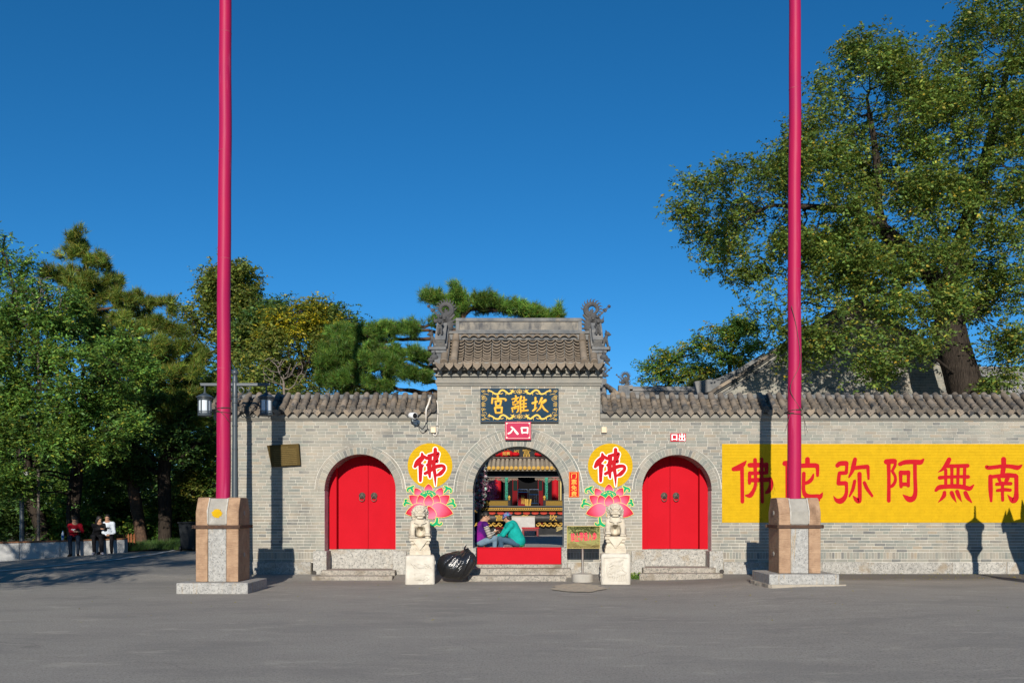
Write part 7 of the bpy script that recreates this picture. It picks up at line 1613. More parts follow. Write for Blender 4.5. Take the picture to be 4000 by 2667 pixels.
dl = 33.4; lx2 = X(86, dl); lp = thing('lamp_column', 'dark lamp column with small grey box among the trees at far left', 'lamp post', (lx2, dl-DW, float(ground_z(lx2, dl-DW)))); gz = float(ground_z(lx2, dl-DW))
g = G(); g.lathe([(0.14, gz-0.2), (0.14, gz+0.15), (0.085, gz+0.5), (0.07, 2.2), (0.055, 4.6)], (lx2, dl-DW, 0), 14); g.build('column', LAMP, lp, smooth=True); G().box(lx2+0.08, lx2+0.26, dl-DW-0.1, dl-DW+0.05, Z(1886, dl), Z(1842, dl)).build('control_box', M('grey_box', (0.30,0.31,0.31), rough=0.5), lp, bevel=0.01)
g = G(); g.lathe([(0.05, 4.58), (0.16, 4.62), (0.17, 5.0), (0.22, 5.05), (0.05, 5.2)], (lx2, dl-DW, 0), 14); g.build('lantern', LAMP, lp, smooth=True)
# white edge line of the road
ln = []
for (px, py) in ((-60, 2238), (0, 2231), (150, 2217), (300, 2203), (450, 2187), (600, 2166), (700, 2146), (830, 2120)):
    d = DW; 
    for _ in range(6): z_ = float(ground_z(X(px, d), d-DW)); d = (EYE-z_)*FPX/(py-HY)
    ln.append((X(px, d), d-DW))
V = []; F = []
for i, (x, y) in enumerate(ln):
    a_ = V3(*ln[min(i+1, len(ln)-1)], 0)-V3(*ln[max(i-1, 0)], 0); n_ = unit_(V3(-a_[1], a_[0], 0))*0.075
    for s in (-1, 1): q = V3(x, y, 0)+n_*s; V.append((q[0], q[1], float(ground_z(q[0], q[1]))+0.02))
for i in range(len(ln)-1): F.append((2*i, 2*i+2, 2*i+3, 2*i+1))
g = G(); g.add(V, F); o = g.build('road_line', M('worn_white_line', (0.75, 0.75, 0.72), (0.50, 0.49, 0.46), 9, 0.85)); o['kind'] = 'structure'
# ---- things standing right of the frame whose shadows fall on the wall
sl = local_thing('stone_lantern', 'slender stone lantern post whose shadow falls on the wall below the last characters', 'stone lantern', (X(3808)-0.06*3.6, -3.6, 0.0))
prof = [(0.24, -0.1), (0.24, 0.12), (0.17, 0.25), (0.22, 0.42), (0.26, 0.55), (0.24, 0.75), (0.10, 0.95), (0.075, 1.2), (0.075, 1.75), (0.13, 1.85), (0.20, 1.95), (0.17, 2.05), (0.18, 2.35), (0.235, 2.45), (0.235, 2.52), (0.10, 2.62), (0.03, 2.70), (0.018, 2.98)]
G().lathe([(r, z*1.0) for r, z in prof], (0, 0, 0), 20).build('shaft', GRANITE, sl, smooth=True)
G().lathe([(0.14, 2.02), (0.14, 2.36)], (0, 0, 0), 6).build('light_chamber', CEM2, sl)
ib = local_thing('incense_burner', 'big bronze incense burner with leaf crown standing right of the view', 'incense burner', (X(4040)-0.06*3.4, -3.4, 0.0))
G().lathe([(0.45, -0.1), (0.45, 0.5), (0.40, 0.55), (0.40, 1.3), (0.62, 1.9), (0.70, 2.3), (0.70, 2.36), (0.5, 2.37)], (0, 0, 0), 28).build('bowl', DKMETAL, ib, smooth=True)
for k in range(10):
    a_ = 2*pi*k/10; g = G(); r0 = 0.68; n_ = V3(cos(a_), sin(a_), 0); t_ = V3(-sin(a_), cos(a_), 0)
    g.tube([n_*r0+V3(0, 0, 2.3), n_*(r0+0.06)+V3(0, 0, 2.5), n_*(r0+0.02)+t_*0.05+V3(0, 0, 2.72+0.1*(k % 2))], [0.14, 0.11, 0.01], 6, flat=0.3); g.build('crown_leaf', DKMETAL, ib, smooth=True)
# ================================================================== TREES
def leaf_mat(name, stops, transl=0.35, rough=0.5):
    m, nt, p = new_mat(name)
    rv = nt.nodes.new('ShaderNodeNewGeometry').outputs['Random Per Island']
    c = ramp(nt, rv, stops)
    patch = noise(nt, 0.55, 3, 0.5); mr = nt.nodes.new('ShaderNodeMapRange'); nt.links.new(patch, mr.inputs[0]); mr.inputs[1].default_value = 0.35; mr.inputs[2].default_value = 0.65; mr.inputs[3].default_value = 0.72; mr.inputs[4].default_value = 1.2
    hs = nt.nodes.new('ShaderNodeHueSaturation'); nt.links.new(c, hs.inputs['Color']); at = nt.nodes.new('ShaderNodeAttribute'); at.attribute_name = 'tint'; nt.links.new(maths(nt, 'MULTIPLY', mr.outputs[0], at.outputs['Fac']), hs.inputs['Value']); c = hs.outputs[0]
    nt.links.new(c, p.inputs['Base Color']); p.inputs['Roughness'].default_value = rough; p.inputs['Specular IOR Level'].default_value = 0.25
    tr = nt.nodes.new('ShaderNodeBsdfTranslucent'); tc = mixc(nt, 0.5, c, (0.35, 0.42, 0.04)); nt.links.new(tc, tr.inputs[0])
    mx = nt.nodes.new('ShaderNodeMixShader'); mx.inputs[0].default_value = transl; out = nt.nodes['Material Output']
    nt.links.new(p.outputs[0], mx.inputs[1]); nt.links.new(tr.outputs[0], mx.inputs[2]); nt.links.new(mx.outputs[0], out.inputs[0]); return m
def set_tint(me, v):
    """each spray or tuft of foliage is a little paler or deeper than the next"""
    t = me.attributes.new('tint', 'FLOAT', 'POINT'); t.data.foreach_set('value', np.asarray(v, dtype=np.float32)); return me
def plain_tint(me): return set_tint(me, np.ones(len(me.vertices)))
ELM = leaf_mat('elm_leaf', [(0.0, (0.069, 0.132, 0.029)), (0.35, (0.106, 0.184, 0.037)), (0.68, (0.155, 0.221, 0.042)), (0.90, (0.224, 0.247, 0.046)), (0.975, (0.391, 0.310, 0.039)), (1.0, (0.483, 0.310, 0.033))])
LOCUST = leaf_mat('locust_leaf', [(0.0, (0.054, 0.131, 0.029)), (0.4, (0.090, 0.200, 0.039)), (0.75, (0.145, 0.260, 0.045)), (0.93, (0.236, 0.313, 0.047)), (1.0, (0.312, 0.264, 0.033))])
YELLOW = leaf_mat('autumn_leaf', [(0.0, (0.13, 0.19, 0.020)), (0.35, (0.24, 0.25, 0.020)), (0.7, (0.42, 0.34, 0.018)), (1.0, (0.52, 0.36, 0.016))])
OLIVE = leaf_mat('olive_leaf', [(0.0, (0.073, 0.122, 0.025)), (0.5, (0.139, 0.188, 0.037)), (0.85, (0.227, 0.227, 0.043)), (1.0, (0.300, 0.237, 0.033))])
DARKG = leaf_mat('deep_green_leaf', [(0.0, (0.036, 0.085, 0.026)), (0.5, (0.062, 0.135, 0.034)), (1.0, (0.115, 0.185, 0.038))])
NEEDLE = leaf_mat('pine_needle', [(0.0, (0.038, 0.103, 0.020)), (0.5, (0.078, 0.172, 0.026)), (0.85, (0.147, 0.233, 0.033)), (1.0, (0.184, 0.138, 0.028))], 0.22, 0.45)
NEEDLE2 = leaf_mat('warm_needle', [(0.0, (0.047, 0.098, 0.018)), (0.5, (0.102, 0.164, 0.025)), (0.85, (0.187, 0.202, 0.032)), (1.0, (0.264, 0.161, 0.033))], 0.22, 0.45)
BARK = M('bark', (0.055, 0.043, 0.034), (0.020, 0.016, 0.013), 9, 0.95, bump=0.05, bscale=9, bsc=(3, 3, 0.5), sc=(3, 3, 0.4), spec=0.1)
BARK_PINE = M('pine_bark', (0.12, 0.072, 0.048), (0.05, 0.034, 0.026), 10, 0.95, bump=0.03, bscale=14, spec=0.1)
def in_blobs(blobs, n, rng):
    """points spread through a union of ellipsoids given as (px,py,d,rx_px,ry_px,depth_m)"""
    vol = np.array([b[3]*b[4]*b[5] for b in blobs], float)**0.75; k = rng.choice(len(blobs), n, p=vol/vol.sum())
    q = rng.normal(size=(n, 3)); q /= np.linalg.norm(q, axis=1)[:, None]; q *= rng.uniform(0, 1, (n, 1))**(1/2.6)
    out = np.empty((n, 3))
    for i, b in enumerate(blobs):
        s = k == i; d = b[2]; c = np.array(P(b[0], b[1], d)); out[s] = c+q[s]*np.array([b[3]*d/FPX, b[5], b[4]*d/FPX])
    return out
def grow(path, attr, step, rng, infl=3.0, kill=1.6, iters=140, grav=0.0, limbs=()):
    pts = [np.array(p, float) for p in path]; nodes = [pts[0]]; par = [-1]
    def add_path(pp, parent):
        last = parent
        for a, b in zip(pp[:-1], pp[1:]):
            n = max(1, int(np.linalg.norm(b-a)/step))
            for i in range(1, n+1): nodes.append(a+(b-a)*i/n); par.append(last); last = len(nodes)-1
        return last
    add_path(pts, 0)
    for lb in limbs:
        lb = [np.array(p, float) for p in catmull([tuple(q+rng.normal(0, 0.18, 3)) for q in lb], 4)]; j0 = int(np.linalg.norm(np.array(nodes)-lb[0], axis=1).argmin()); add_path([nodes[j0]]+lb[1:], j0)
    N = np.array(nodes); A = attr.copy()
    d = np.linalg.norm(A[:, None]-N[None], axis=2); ni = d.argmin(1); nd = d.min(1)
    PAR = list(par); NL = list(nodes)
    for it in range(iters):
        alive = nd > kill*step
        A, ni, nd = A[alive], ni[alive], nd[alive]
        if not len(A): break
        dv = A-np.array(NL)[ni]; dv /= np.linalg.norm(dv, axis=1)[:, None]
        use = np.unique(ni); acc = np.zeros((len(NL), 3)); np.add.at(acc, ni, dv)
        new = []
        for u_ in use:
            v = acc[u_]; L = np.linalg.norm(v)
            if L < 1e-3: continue
            v = v/L+rng.normal(0, 0.22, 3); v[2] -= grav; v /= np.linalg.norm(v); new.append(NL[u_]+v*step); PAR.append(u_)
        if not new: break
        b0 = len(NL); NL += new; nw = np.array(new)
        dd = np.linalg.norm(A[:, None]-nw[None], axis=2); j = dd.argmin(1); m = dd.min(1); s = m < nd-1e-6
        stuck = ~s; nd = np.where(s, m, nd); ni = np.where(s, b0+j, ni)
        if it > 12 and s.mean() < 0.02: break
    return np.array(NL), np.array(PAR)
def branch_mesh(N, PAR, r_base, r_tip, name, mat, off, rmin_show=0.0, power=0.5):
    n = len(N); cnt = np.ones(n)
    for i in range(n-1, 0, -1): cnt[PAR[i]] += cnt[i]
    r = r_tip+(r_base-r_tip)*(cnt/cnt[0])**power; r[0] = r[min(1, n-1)]*1.15
    dirv = np.zeros((n, 3)); dirv[1:] = N[1:]-N[PAR[1:]]; dirv[0] = (0, 0, 1); dirv /= np.maximum(np.linalg.norm(dirv, axis=1), 1e-6)[:, None]
    up = np.where(np.abs(dirv[:, 2:3]) < 0.9, np.array([[0, 0, 1.0]]), np.array([[1.0, 0, 0]])); s1 = np.cross(dirv, up); s1 /= np.linalg.norm(s1, axis=1)[:, None]; s2 = np.cross(dirv, s1)
    k = 6; an = 2*np.pi*np.arange(k)/k
    ring = lambda C, R: C[:, None]+R[:, None, None]*(np.cos(an)[None, :, None]*s1[:, None]+np.sin(an)[None, :, None]*s2[:, None])
    i = np.arange(1, n); i = i[r[i] > rmin_show]
    # ring of each segment at parent (with this segment's frame) and at node
    s1_, s2_ = s1[i], s2[i]
    def rg(C, R): return C[:, None]+R[:, None, None]*(np.cos(an)[None, :, None]*s1_[:, None]+np.sin(an)[None, :, None]*s2_[:, None])
    rp = np.minimum(r[PAR[i]], r[i]*1.35+0.004)
    A = rg(N[PAR[i]]-dirv[i]*r[i][:, None]*0.3, rp); B = rg(N[i], r[i]); m = len(i)
    V = np.concatenate([A, B], 1).reshape(-1, 3); base = (np.arange(m)*2*k)[:, None]; j = np.arange(k)
    F = np.stack([base+j, base+(j+1) % k, base+k+(j+1) % k, base+k+j], -1).reshape(-1, 4)
    return fast_mesh(name, V-np.array(off), F, mat, smooth=True), cnt, r
def leaf_cloud(C, rng, L, W, droop=0.25, flat=0.5):
    """one folded diamond per leaf"""
    n = len(C); a = rng.normal(size=(n, 3)); a[:, 2] -= droop; a /= np.linalg.norm(a, axis=1)[:, None]
    nrm = rng.normal(size=(n, 3)); nrm[:, 2] += flat*2; nrm[:, 1] -= 0.4; s = np.cross(a, nrm); s /= np.maximum(np.linalg.norm(s, axis=1), 1e-6)[:, None]
    sz = rng.uniform(0.65, 1.25, (n, 1)); up = np.cross(s, a)
    V = np.stack([C, C+a*L*sz*0.45+s*W*sz*0.5+up*W*0.12, C+a*L*sz, C+a*L*sz*0.45-s*W*sz*0.5+up*W*0.12], 1).reshape(-1, 3)
    return V, np.arange(4*n).reshape(-1, 4)
def spray_cloud(B, rng, L, W, per=8, tw=0.42):
    """leafy twigs: per leaves set alternately along a short drooping twig"""
    m = len(B); d = rng.normal(size=(m, 3)); d[:, 2] = d[:, 2]*0.6-0.1; d /= np.linalg.norm(d, axis=1)[:, None]; ln = tw*rng.uniform(0.5, 1.2, (m, 1))
    s = np.cross(d, np.array([0, 0, 1.0])); s /= np.maximum(np.linalg.norm(s, axis=1), 1e-6)[:, None]
    t = (np.arange(per)+0.5)/per; C = B[:, None]+d[:, None]*(t[None, :, None]*ln[:, None]); C[..., 2] -= (t**2)[None]*0.10*ln
    sg = np.where(np.arange(per) % 2, 1.0, -1.0)[None, :, None]
    a = d[:, None]*0.55+s[:, None]*sg*0.8+rng.normal(0, 0.35, (m, per, 3)); a[..., 2] -= 0.15; a /= np.linalg.norm(a, axis=2)[..., None]
    a = a.reshape(-1, 3); C = C.reshape(-1, 3); n = len(C); nrm = rng.normal(0, 0.6, (n, 3))+np.array([0, -0.35, 0.9]); q = np.cross(a, nrm); q /= np.maximum(np.linalg.norm(q, axis=1), 1e-6)[:, None]; up = np.cross(q, a); sz = rng.uniform(0.6, 1.25, (n, 1))
    V = np.stack([C, C+a*L*sz*0.42+q*W*sz*0.5+up*W*0.1, C+a*L*sz, C+a*L*sz*0.42-q*W*sz*0.5+up*W*0.1], 1).reshape(-1, 3)
    e = B+d*ln; e[:, 2] -= 0.10*ln[:, 0]; k0 = s*0.004
    TV = np.stack([B-k0, B+k0, e], 1).reshape(-1, 3)
    return V, np.arange(4*n).reshape(-1, 4), TV, np.arange(3*m).reshape(-1, 3)
def broad_tree(name, label, cat, path, blobs, n_attr, step, mats, n_leaf, leaf=(0.09, 0.055), r_base=0.3, r_tip=0.006, seed=1, group=None, spread=0.22, bark=None, split=None, grav=0.0, twig_show=0.0, power=0.5, limbs=(), clump=1.0):
    rng = np.random.default_rng(seed); base = path[0]; root = thing(name, label, cat, tuple(base), group); off = base_of(root)
    attr = in_blobs(blobs, n_attr, rng); N, PAR = grow(path, attr, step, rng, grav=grav, limbs=limbs)
    me, cnt, r = branch_mesh(N, PAR, r_base, r_tip, 'trunk', bark or BARK, off, twig_show, power); link('trunk', me, root)
    tips = np.where(cnt <= 5)[0]; tips = tips[tips > len(path)*2]
    if not len(tips): tips = np.arange(len(N))
    for mi, (mat, frac, cond) in enumerate(mats):
        src = tips if cond is None else tips[[cond(p) for p in N[tips]]]
        if not len(src): continue
        ph = rng.uniform(0, 6.28, 9); q_ = N[src]; fr = 1.9/max(0.5, spread*4)
        dens = sum(np.sin(fr*(q_@np.array(v_))+ph[i_]) for i_, v_ in enumerate(((1, .3, .2), (-.3, 1, .4), (.2, -.4, 1), (1.7, .9, -.6), (-.8, .5, 1.9), (.6, -1.8, .9))))
        w_ = np.exp(np.minimum(clump*dens*0.75, 1.1)); w_ /= w_.sum()
        m = int(n_leaf*frac); k = rng.choice(src, m, p=w_); C = N[k]+rng.normal(0, spread, (m, 3))*np.array([1, 1, 0.8])
        m8 = m//8; V, F, TV, TF = spray_cloud(C[:m8], rng, *leaf, tw=leaf[0]*3.6); link('crown', set_tint(fast_mesh('crown', V-np.array(off), F, mat), np.repeat(np.exp(rng.normal(0, 0.26, m8)), 32)), root)
        link('twigs', fast_mesh('twigs', TV-np.array(off), TF, bark or BARK), root)
    return root
def pine_tree(name, label, path, blobs, n_attr, step, mat, tufts, needle=0.20, per=26, r_base=0.2, seed=1, group=None, width=0.014, extra_paths=(), thin=1):
    rng = np.random.default_rng(seed); root = thing(name, label, 'tree', tuple(path[0]), group); off = base_of(root)
    attr = in_blobs(blobs, n_attr, rng); N, PAR = grow(path, attr, step, rng); me, cnt, r = branch_mesh(N, PAR, r_base, 0.010, 'trunk', BARK_PINE, off); link('trunk', me, root)
    tips = np.where(cnt <= 9)[0]; tips = tips[tips > 3]; k = rng.choice(tips, tufts); C = N[k]+rng.normal(0, 0.10, (tufts, 3)); dirv = N[k]-N[PAR[k]]; dirv /= np.maximum(np.linalg.norm(dirv, axis=1), 1e-6)[:, None]; dirv = dirv*0.6+np.array([0, 0, 0.75]); dirv /= np.linalg.norm(dirv, axis=1)[:, None]
    C = np.repeat(C, per, 0); D = np.repeat(dirv, per, 0); n = len(C); a = D*0.55+rng.normal(0, 0.55, (n, 3)); a /= np.linalg.norm(a, axis=1)[:, None]
    C = C+a*0.02+D*rng.uniform(-0.08, 0.06, (n, 1)); s = np.cross(a, rng.normal(size=(n, 3))); s /= np.maximum(np.linalg.norm(s, axis=1), 1e-6)[:, None]; L = needle*rng.uniform(0.7, 1.15, (n, 1))
    V = np.stack([C-s*width/2, C+s*width/2, C+a*L], 1).reshape(-1, 3); F = np.arange(3*n).reshape(-1, 3)
    link('needles', set_tint(fast_mesh('needles', V-np.array(off), F, mat), np.repeat(np.exp(rng.normal(0.05, 0.38, tufts)), per*3)), root); return root
def gp_(px, d, dz=0.0): x = X(px, d); y = d-DW; return np.array([x, y, (FL if x > X_L and y > 0 else float(ground_z(x, y)))+dz])
def pv(px, py, d): return np.array(P(px, py, d))
# ---- the old elm behind the right wall
E_ = 30.5
elm = broad_tree('old_elm', 'huge spreading elm with dark furrowed trunk behind the right wall', 'tree',
    [gp_(3800, E_), pv(3785, 1580, E_), pv(3755, 1460, E_), pv(3715, 1330, E_), pv(3690, 1200, E_), pv(3700, 1080, E_), pv(3765, 880, E_)],
    [(2850,770,E_-1,215,165,2.0),(2905,985,E_-1,130,150,1.6),(3090,760,E_-1,190,240,2.4),(3210,560,E_-0.5,190,160,2.2),(3370,330,E_,200,180,2.4),(3560,560,E_,240,200,2.8),(3450,860,E_-1,330,190,3.0),(3620,330,E_,170,150,2.2),(3880,180,E_,190,230,2.6),(3850,620,E_,230,300,3.0),(3330,1110,E_-2.2,280,140,1.8),(3560,1080,E_-1.5,220,170,2.2),(3220,1300,E_-3.2,220,110,1.3),(3450,1370,E_-3.4,250,140,1.5),(3120,1400,E_-3.2,110,60,0.9),(3600,1250,E_-2.6,160,130,1.4),(3900,1050,E_,190,230,2.4),(3950,1380,E_-0.5,130,140,1.6),(3000,1180,E_-1.5,130,130,1.2),(3120,1010,E_-1.5,150,120,1.6),(4150,500,E_,200,400,3.0)],
    2600, 0.30, [(ELM, 1.0, None)], 235000, (0.116, 0.066), 0.56, 0.006, 21, spread=0.24, power=0.80, clump=0.6, limbs=[[pv(3700,1230,E_), pv(3590,1060,E_-0.6), pv(3420,880,E_-1.0), pv(3250,850,E_-1.2), pv(3120,800,E_-1.2)], [pv(3725,1330,E_), pv(3840,1170,E_+0.3), pv(3990,1090,E_+0.4)], [pv(3700,1080,E_), pv(3800,780,E_), pv(3880,480,E_), pv(3960,200,E_)], [pv(3590,1060,E_-0.6), pv(3450,1150,E_-1.6), pv(3330,1230,E_-2.2)], [pv(3755,1460,E_), pv(3650,1370,E_-1.4), pv(3520,1350,E_-2.6)], [pv(3420,880,E_-1.0), pv(3380,620,E_-0.6), pv(3340,400,E_-0.3)]])
# ---- left grove
broad_tree('locust_tree', 'leafy locust tree overhanging the bench wall at the far left', 'tree', [gp_(290, 35.5), pv(285, 2000, 35.5), pv(300, 1850, 35.5), pv(330, 1650, 35), pv(340, 1500, 34.5)],
    [(300,1480,32.5,260,170,2.0),(120,1250,33.5,190,200,2.2),(460,1420,32.2,150,120,1.4),(520,1640,31.8,90,80,1.0),(230,1700,32.5,240,110,1.6),(40,1550,33,150,300,2.2),(60,1850,33,130,120,1.6)], 800, 0.36, [(LOCUST, 1.0, None)], 79800, (0.13, 0.062), 0.24, 0.007, 31, 'trees of the left grove', 0.24)
broad_tree('forked_locust', 'dark forked locust trunk with tall crown at the left edge', 'tree', [gp_(175, 37), pv(165, 2060, 37), pv(120, 1950, 37), pv(95, 1800, 37), pv(70, 1500, 36.5)],
    [(40,1120,36.5,140,180,2.0),(-40,960,36.5,120,120,1.6),(30,1430,36,220,160,2.2),(-120,1300,36,200,300,2.4)], 500, 0.40, [(LOCUST, 1.0, None)], 32000, (0.13, 0.062), 0.28, 0.007, 32, 'trees of the left grove', 0.25)
broad_tree('shade_tree', 'dark thick trunked tree between the bench wall and the bin', 'tree', [gp_(645, 38), pv(645, 2000, 38), pv(640, 1850, 38), pv(660, 1700, 38)],
    [(640,1640,38,200,130,2.4),(760,1720,38,110,120,2.0),(480,1760,38.5,170,120,2.2),(780,1560,39,90,90,1.8)], 420, 0.42, [(DARKG, 1.0, None)], 38000, (0.14, 0.075), 0.27, 0.007, 33, 'trees of the left grove', 0.28)
pine_tree('tall_pine', 'tall dark pine with ragged pointed top rising over the left grove', [gp_(560, 38), pv(520, 1900, 38), pv(430, 1500, 38), pv(370, 1250, 38), pv(325, 960, 38)],
    [(320,930,38,60,50,0.9),(320,1000,38,110,60,1.3),(290,1090,38,130,70,1.6),(380,1120,38,110,70,1.5),(430,1200,38,140,80,1.8),(540,1200,38,90,70,1.4),(590,1280,38,140,80,1.8),(655,1200,38,40,70,0.8),(400,1300,37.5,180,90,2.2),(640,1380,37.5,150,100,2.0),(560,1450,37.5,200,100,2.2),(740,1500,37.5,120,100,1.8),(680,1620,37.5,150,80,1.6),(480,1380,37,120,80,1.6)], 1150, 0.36, NEEDLE2, 6200, 0.30, 26, 0.24, 41, 'pines', 0.020)
broad_tree('tall_olive_tree', 'tall olive leaved tree behind the left flagpole', 'tree', [gp_(890, 50), pv(890, 1600, 50), pv(890, 1300, 50)],
    [(900,1120,50,110,110,2.2),(960,1220,50,80,80,1.8),(800,1240,50,110,110,2.2),(880,1330,50,150,80,2.4),(930,1060,50,50,50,1.2),(1000,1130,50,36,50,1.0)], 420, 0.50, [(OLIVE, 1.0, None)], 32300, (0.17, 0.11), 0.22, 0.010, 34, 'trees of the left grove', 0.32)
broad_tree('autumn_tree', 'yellowing autumn tree rising above the left wall coping', 'tree', [gp_(1150, 43), pv(1160, 1560, 43), pv(1180, 1400, 43)],
    [(1180,1250,43,110,75,1.8),(1130,1350,43,130,90,2.0),(1270,1330,43,90,80,1.6),(1200,1440,43,170,80,2.0)], 460, 0.42, [(YELLOW, 0.36, lambda p: p[2] > Z(1320, 43)), (OLIVE, 0.72, None)], 32300, (0.14, 0.07), 0.18, 0.009, 35, 'trees of the left grove', 0.26)
broad_tree('dark_broadleaf', 'dark green broadleaf tree behind the yellowing tree, nearer the flagpole', 'tree', [gp_(1060, 48), pv(1060, 1560, 48), pv(1060, 1380, 48)],
    [(1080,1230,48,90,80,2.0),(1000,1340,48,110,100,2.2),(1050,1440,48,150,70,2.2)], 280, 0.50, [(DARKG, 0.7, None), (OLIVE, 0.3, None)], 22800, (0.17, 0.10), 0.18, 0.009, 36, 'trees of the left grove', 0.32)
broad_tree('dark_broadleaf', 'dark green broadleaf tree between the yellowing tree and the broad pine', 'tree', [gp_(1370, 48), pv(1370, 1560, 48), pv(1360, 1400, 48)],
    [(1330,1240,48,70,50,1.6),(1400,1260,48,60,40,1.4),(1360,1320,48,110,60,2.0),(1330,1430,48,130,70,2.0)], 240, 0.50, [(DARKG, 0.6, None), (OLIVE, 0.4, None)], 18050, (0.16, 0.095), 0.16, 0.009, 37, 'trees of the left grove', 0.30)
# ---- the broad pine behind the gate
pine_tree('broad_pine', 'broad spreading green pine with level branches behind the gate tower', [gp_(1765, 32.0), pv(1770, 1500, 32.0), pv(1790, 1350, 32.0), pv(1810, 1230, 32.0)],
    [(1740,1165,32.0,115,40,0.9),(1680,1180,32.0,50,26,0.7),(1900,1190,32.0,120,36,1.0),(2030,1215,32.0,120,32,1.0),(2160,1236,32.0,90,26,0.9),(1340,1310,31.6,90,40,1.0),(1480,1300,31.6,120,44,1.0),(1610,1300,31.6,100,44,1.0),(1300,1400,31.2,90,60,1.0),(1430,1390,31.2,130,56,1.1),(1560,1390,31.2,130,56,1.1),(1650,1420,31.3,70,60,1.0),(1330,1470,31.1,110,44,0.9),(1480,1470,31.1,130,40,0.9),(1620,1470,31.1,80,36,0.9),(1670,1270,31.8,60,36,0.8),(1350,1505,31.1,110,30,0.8),(1480,1510,31.1,70,26,0.7)], 1050, 0.25, NEEDLE, 6800, 0.205, 24, 0.22, 42, 'pines', 0.014)
# ---- small trees right of the gate
broad_tree('small_round_tree', 'small round topped tree left of the hall gable', 'tree', [gp_(2850, 47), pv(2850, 1440, 47), pv(2855, 1380, 47)], [(2850,1300,47,130,55,1.6),(2790,1340,47,90,50,1.4),(2930,1340,47,90,70,1.6),(2870,1390,47,80,40,1.2)], 420, 0.32, [(LOCUST, 0.75, None), (YELLOW, 0.15, None)], 14400, (0.13, 0.075), 0.13, 0.007, 51, 'small trees beyond the right wall', 0.17)
broad_tree('low_tree', 'low loose tree left of the small round tree, beyond the right wall', 'tree', [gp_(2620, 49), pv(2615, 1480, 49), pv(2610, 1440, 49)], [(2590,1410,49,90,55,1.6),(2690,1400,49,80,60,1.5),(2530,1470,49,60,40,1.3),(2640,1475,49,130,40,1.5),(2750,1430,49,60,60,1.3)], 400, 0.34, [(LOCUST, 0.75, None), (YELLOW, 0.15, None)], 12000, (0.13, 0.075), 0.12, 0.007, 52, 'small trees beyond the right wall', 0.18)
broad_tree('low_tree', 'low bush top just left of the gable eave, beyond the right wall', 'tree', [gp_(2800, 45), pv(2800, 1530, 45)], [(2790,1480,45,60,36,1.0),(2740,1500,45,50,30,1.0)], 140, 0.30, [(OLIVE, 1.0, None)], 6400, (0.12, 0.07), 0.08, 0.007, 53, 'small trees beyond the right wall', 0.17)
# ---- understory shrubs along the grove
sh = [('shrub', 'sunlit bright shrub right behind the people on the bench wall', 300, 2040, 38, 150, 80, LOCUST, 61), ('shrub', 'dark shrub at the far left end of the bench wall', 60, 1980, 37.5, 150, 130, DARKG, 62), ('shrub', 'dark shrub between the people and the thick trunked tree', 520, 1930, 41, 140, 170, DARKG, 63), ('shrub', 'tall shrub behind the wheelie bin', 760, 1950, 40, 120, 160, OLIVE, 64), ('shrub', 'tall dark shrub mass behind the left trees', 330, 1800, 44, 260, 160, DARKG, 65), ('shrub', 'shrub mass behind the thick trunked tree', 640, 1820, 45, 220, 170, DARKG, 66), ('shrub', 'dark shrub filling the far left edge', -40, 1760, 44, 220, 260, DARKG, 67), ('shrub', 'yellow green shrub showing over the left coping beside the lamp', 985, 1490, 36, 110, 80, OLIVE, 68), ('shrub', 'green shrub showing over the coping under the yellowing tree', 1180, 1520, 36, 130, 60, OLIVE, 69), ('shrub', 'green shrub showing over the coping under the broad pine', 1390, 1530, 37, 120, 50, OLIVE, 76), ('shrub', 'leafy shrub just behind the bottle on the bench wall', 200, 1960, 39, 130, 120, LOCUST, 71), ('shrub', 'shrub low behind the orange picket fence', 560, 2060, 39.5, 110, 60, LOCUST, 72), ('shrub', 'shrub between the thick trunk and the bin', 690, 2020, 40.5, 90, 90, LOCUST, 73), ('shrub', 'tall shrub under the pine boughs left of the flagpole', 780, 1760, 42, 110, 150, OLIVE, 74), ('shrub', 'high shrub under the locust crown near the lamp column', 420, 1780, 40.5, 140, 130, LOCUST, 75), ('shrub', 'yellow green shrub beside the left flagpole above the lamp arm', 870, 1560, 40, 130, 120, LOCUST, 70)]
for nm, lab, px, py, d, rx, ry, mt, sd in sh:
    broad_tree(nm, lab, 'shrub', [gp_(px, d), gp_(px, d, 0.4)], [(px, py, d, rx, ry, 1.4), (px, (py+2130)/2, d, rx*0.8, max(40, (2130-py)/2), 1.2)], 240, 0.42, [(mt, 1.0, None)], 9000, (0.15, 0.075), 0.06, 0.006, sd, 'shrubs of the left grove', 0.28)
# bare twiggy bush behind the left coping
def bare(px, py, d, rx, ry, label, seed):
    rng = np.random.default_rng(seed); base = gp_(px, d); root = thing('bare_bush', label, 'bush', tuple(base), 'bare bushes'); attr = in_blobs([(px, py, d, rx, ry, 0.8)], 420, rng)
    N, PAR = grow([base, pv(px, py+ry*1.2, d)], attr, 0.16, rng); me, c_, r_ = branch_mesh(N, PAR, 0.05, 0.006, 'twigs', M('bare_twig', (0.20, 0.165, 0.135), (0.12, 0.10, 0.085), 8, 0.9), base_of(root)); link('twigs', me, root)
bare(1110, 1450, 33, 110, 70, 'grey leafless bush tangled above the left coping', 81)
bare(150, 1180, 33.2, 130, 120, 'grey dead branches hanging in the crown at the far left', 82)
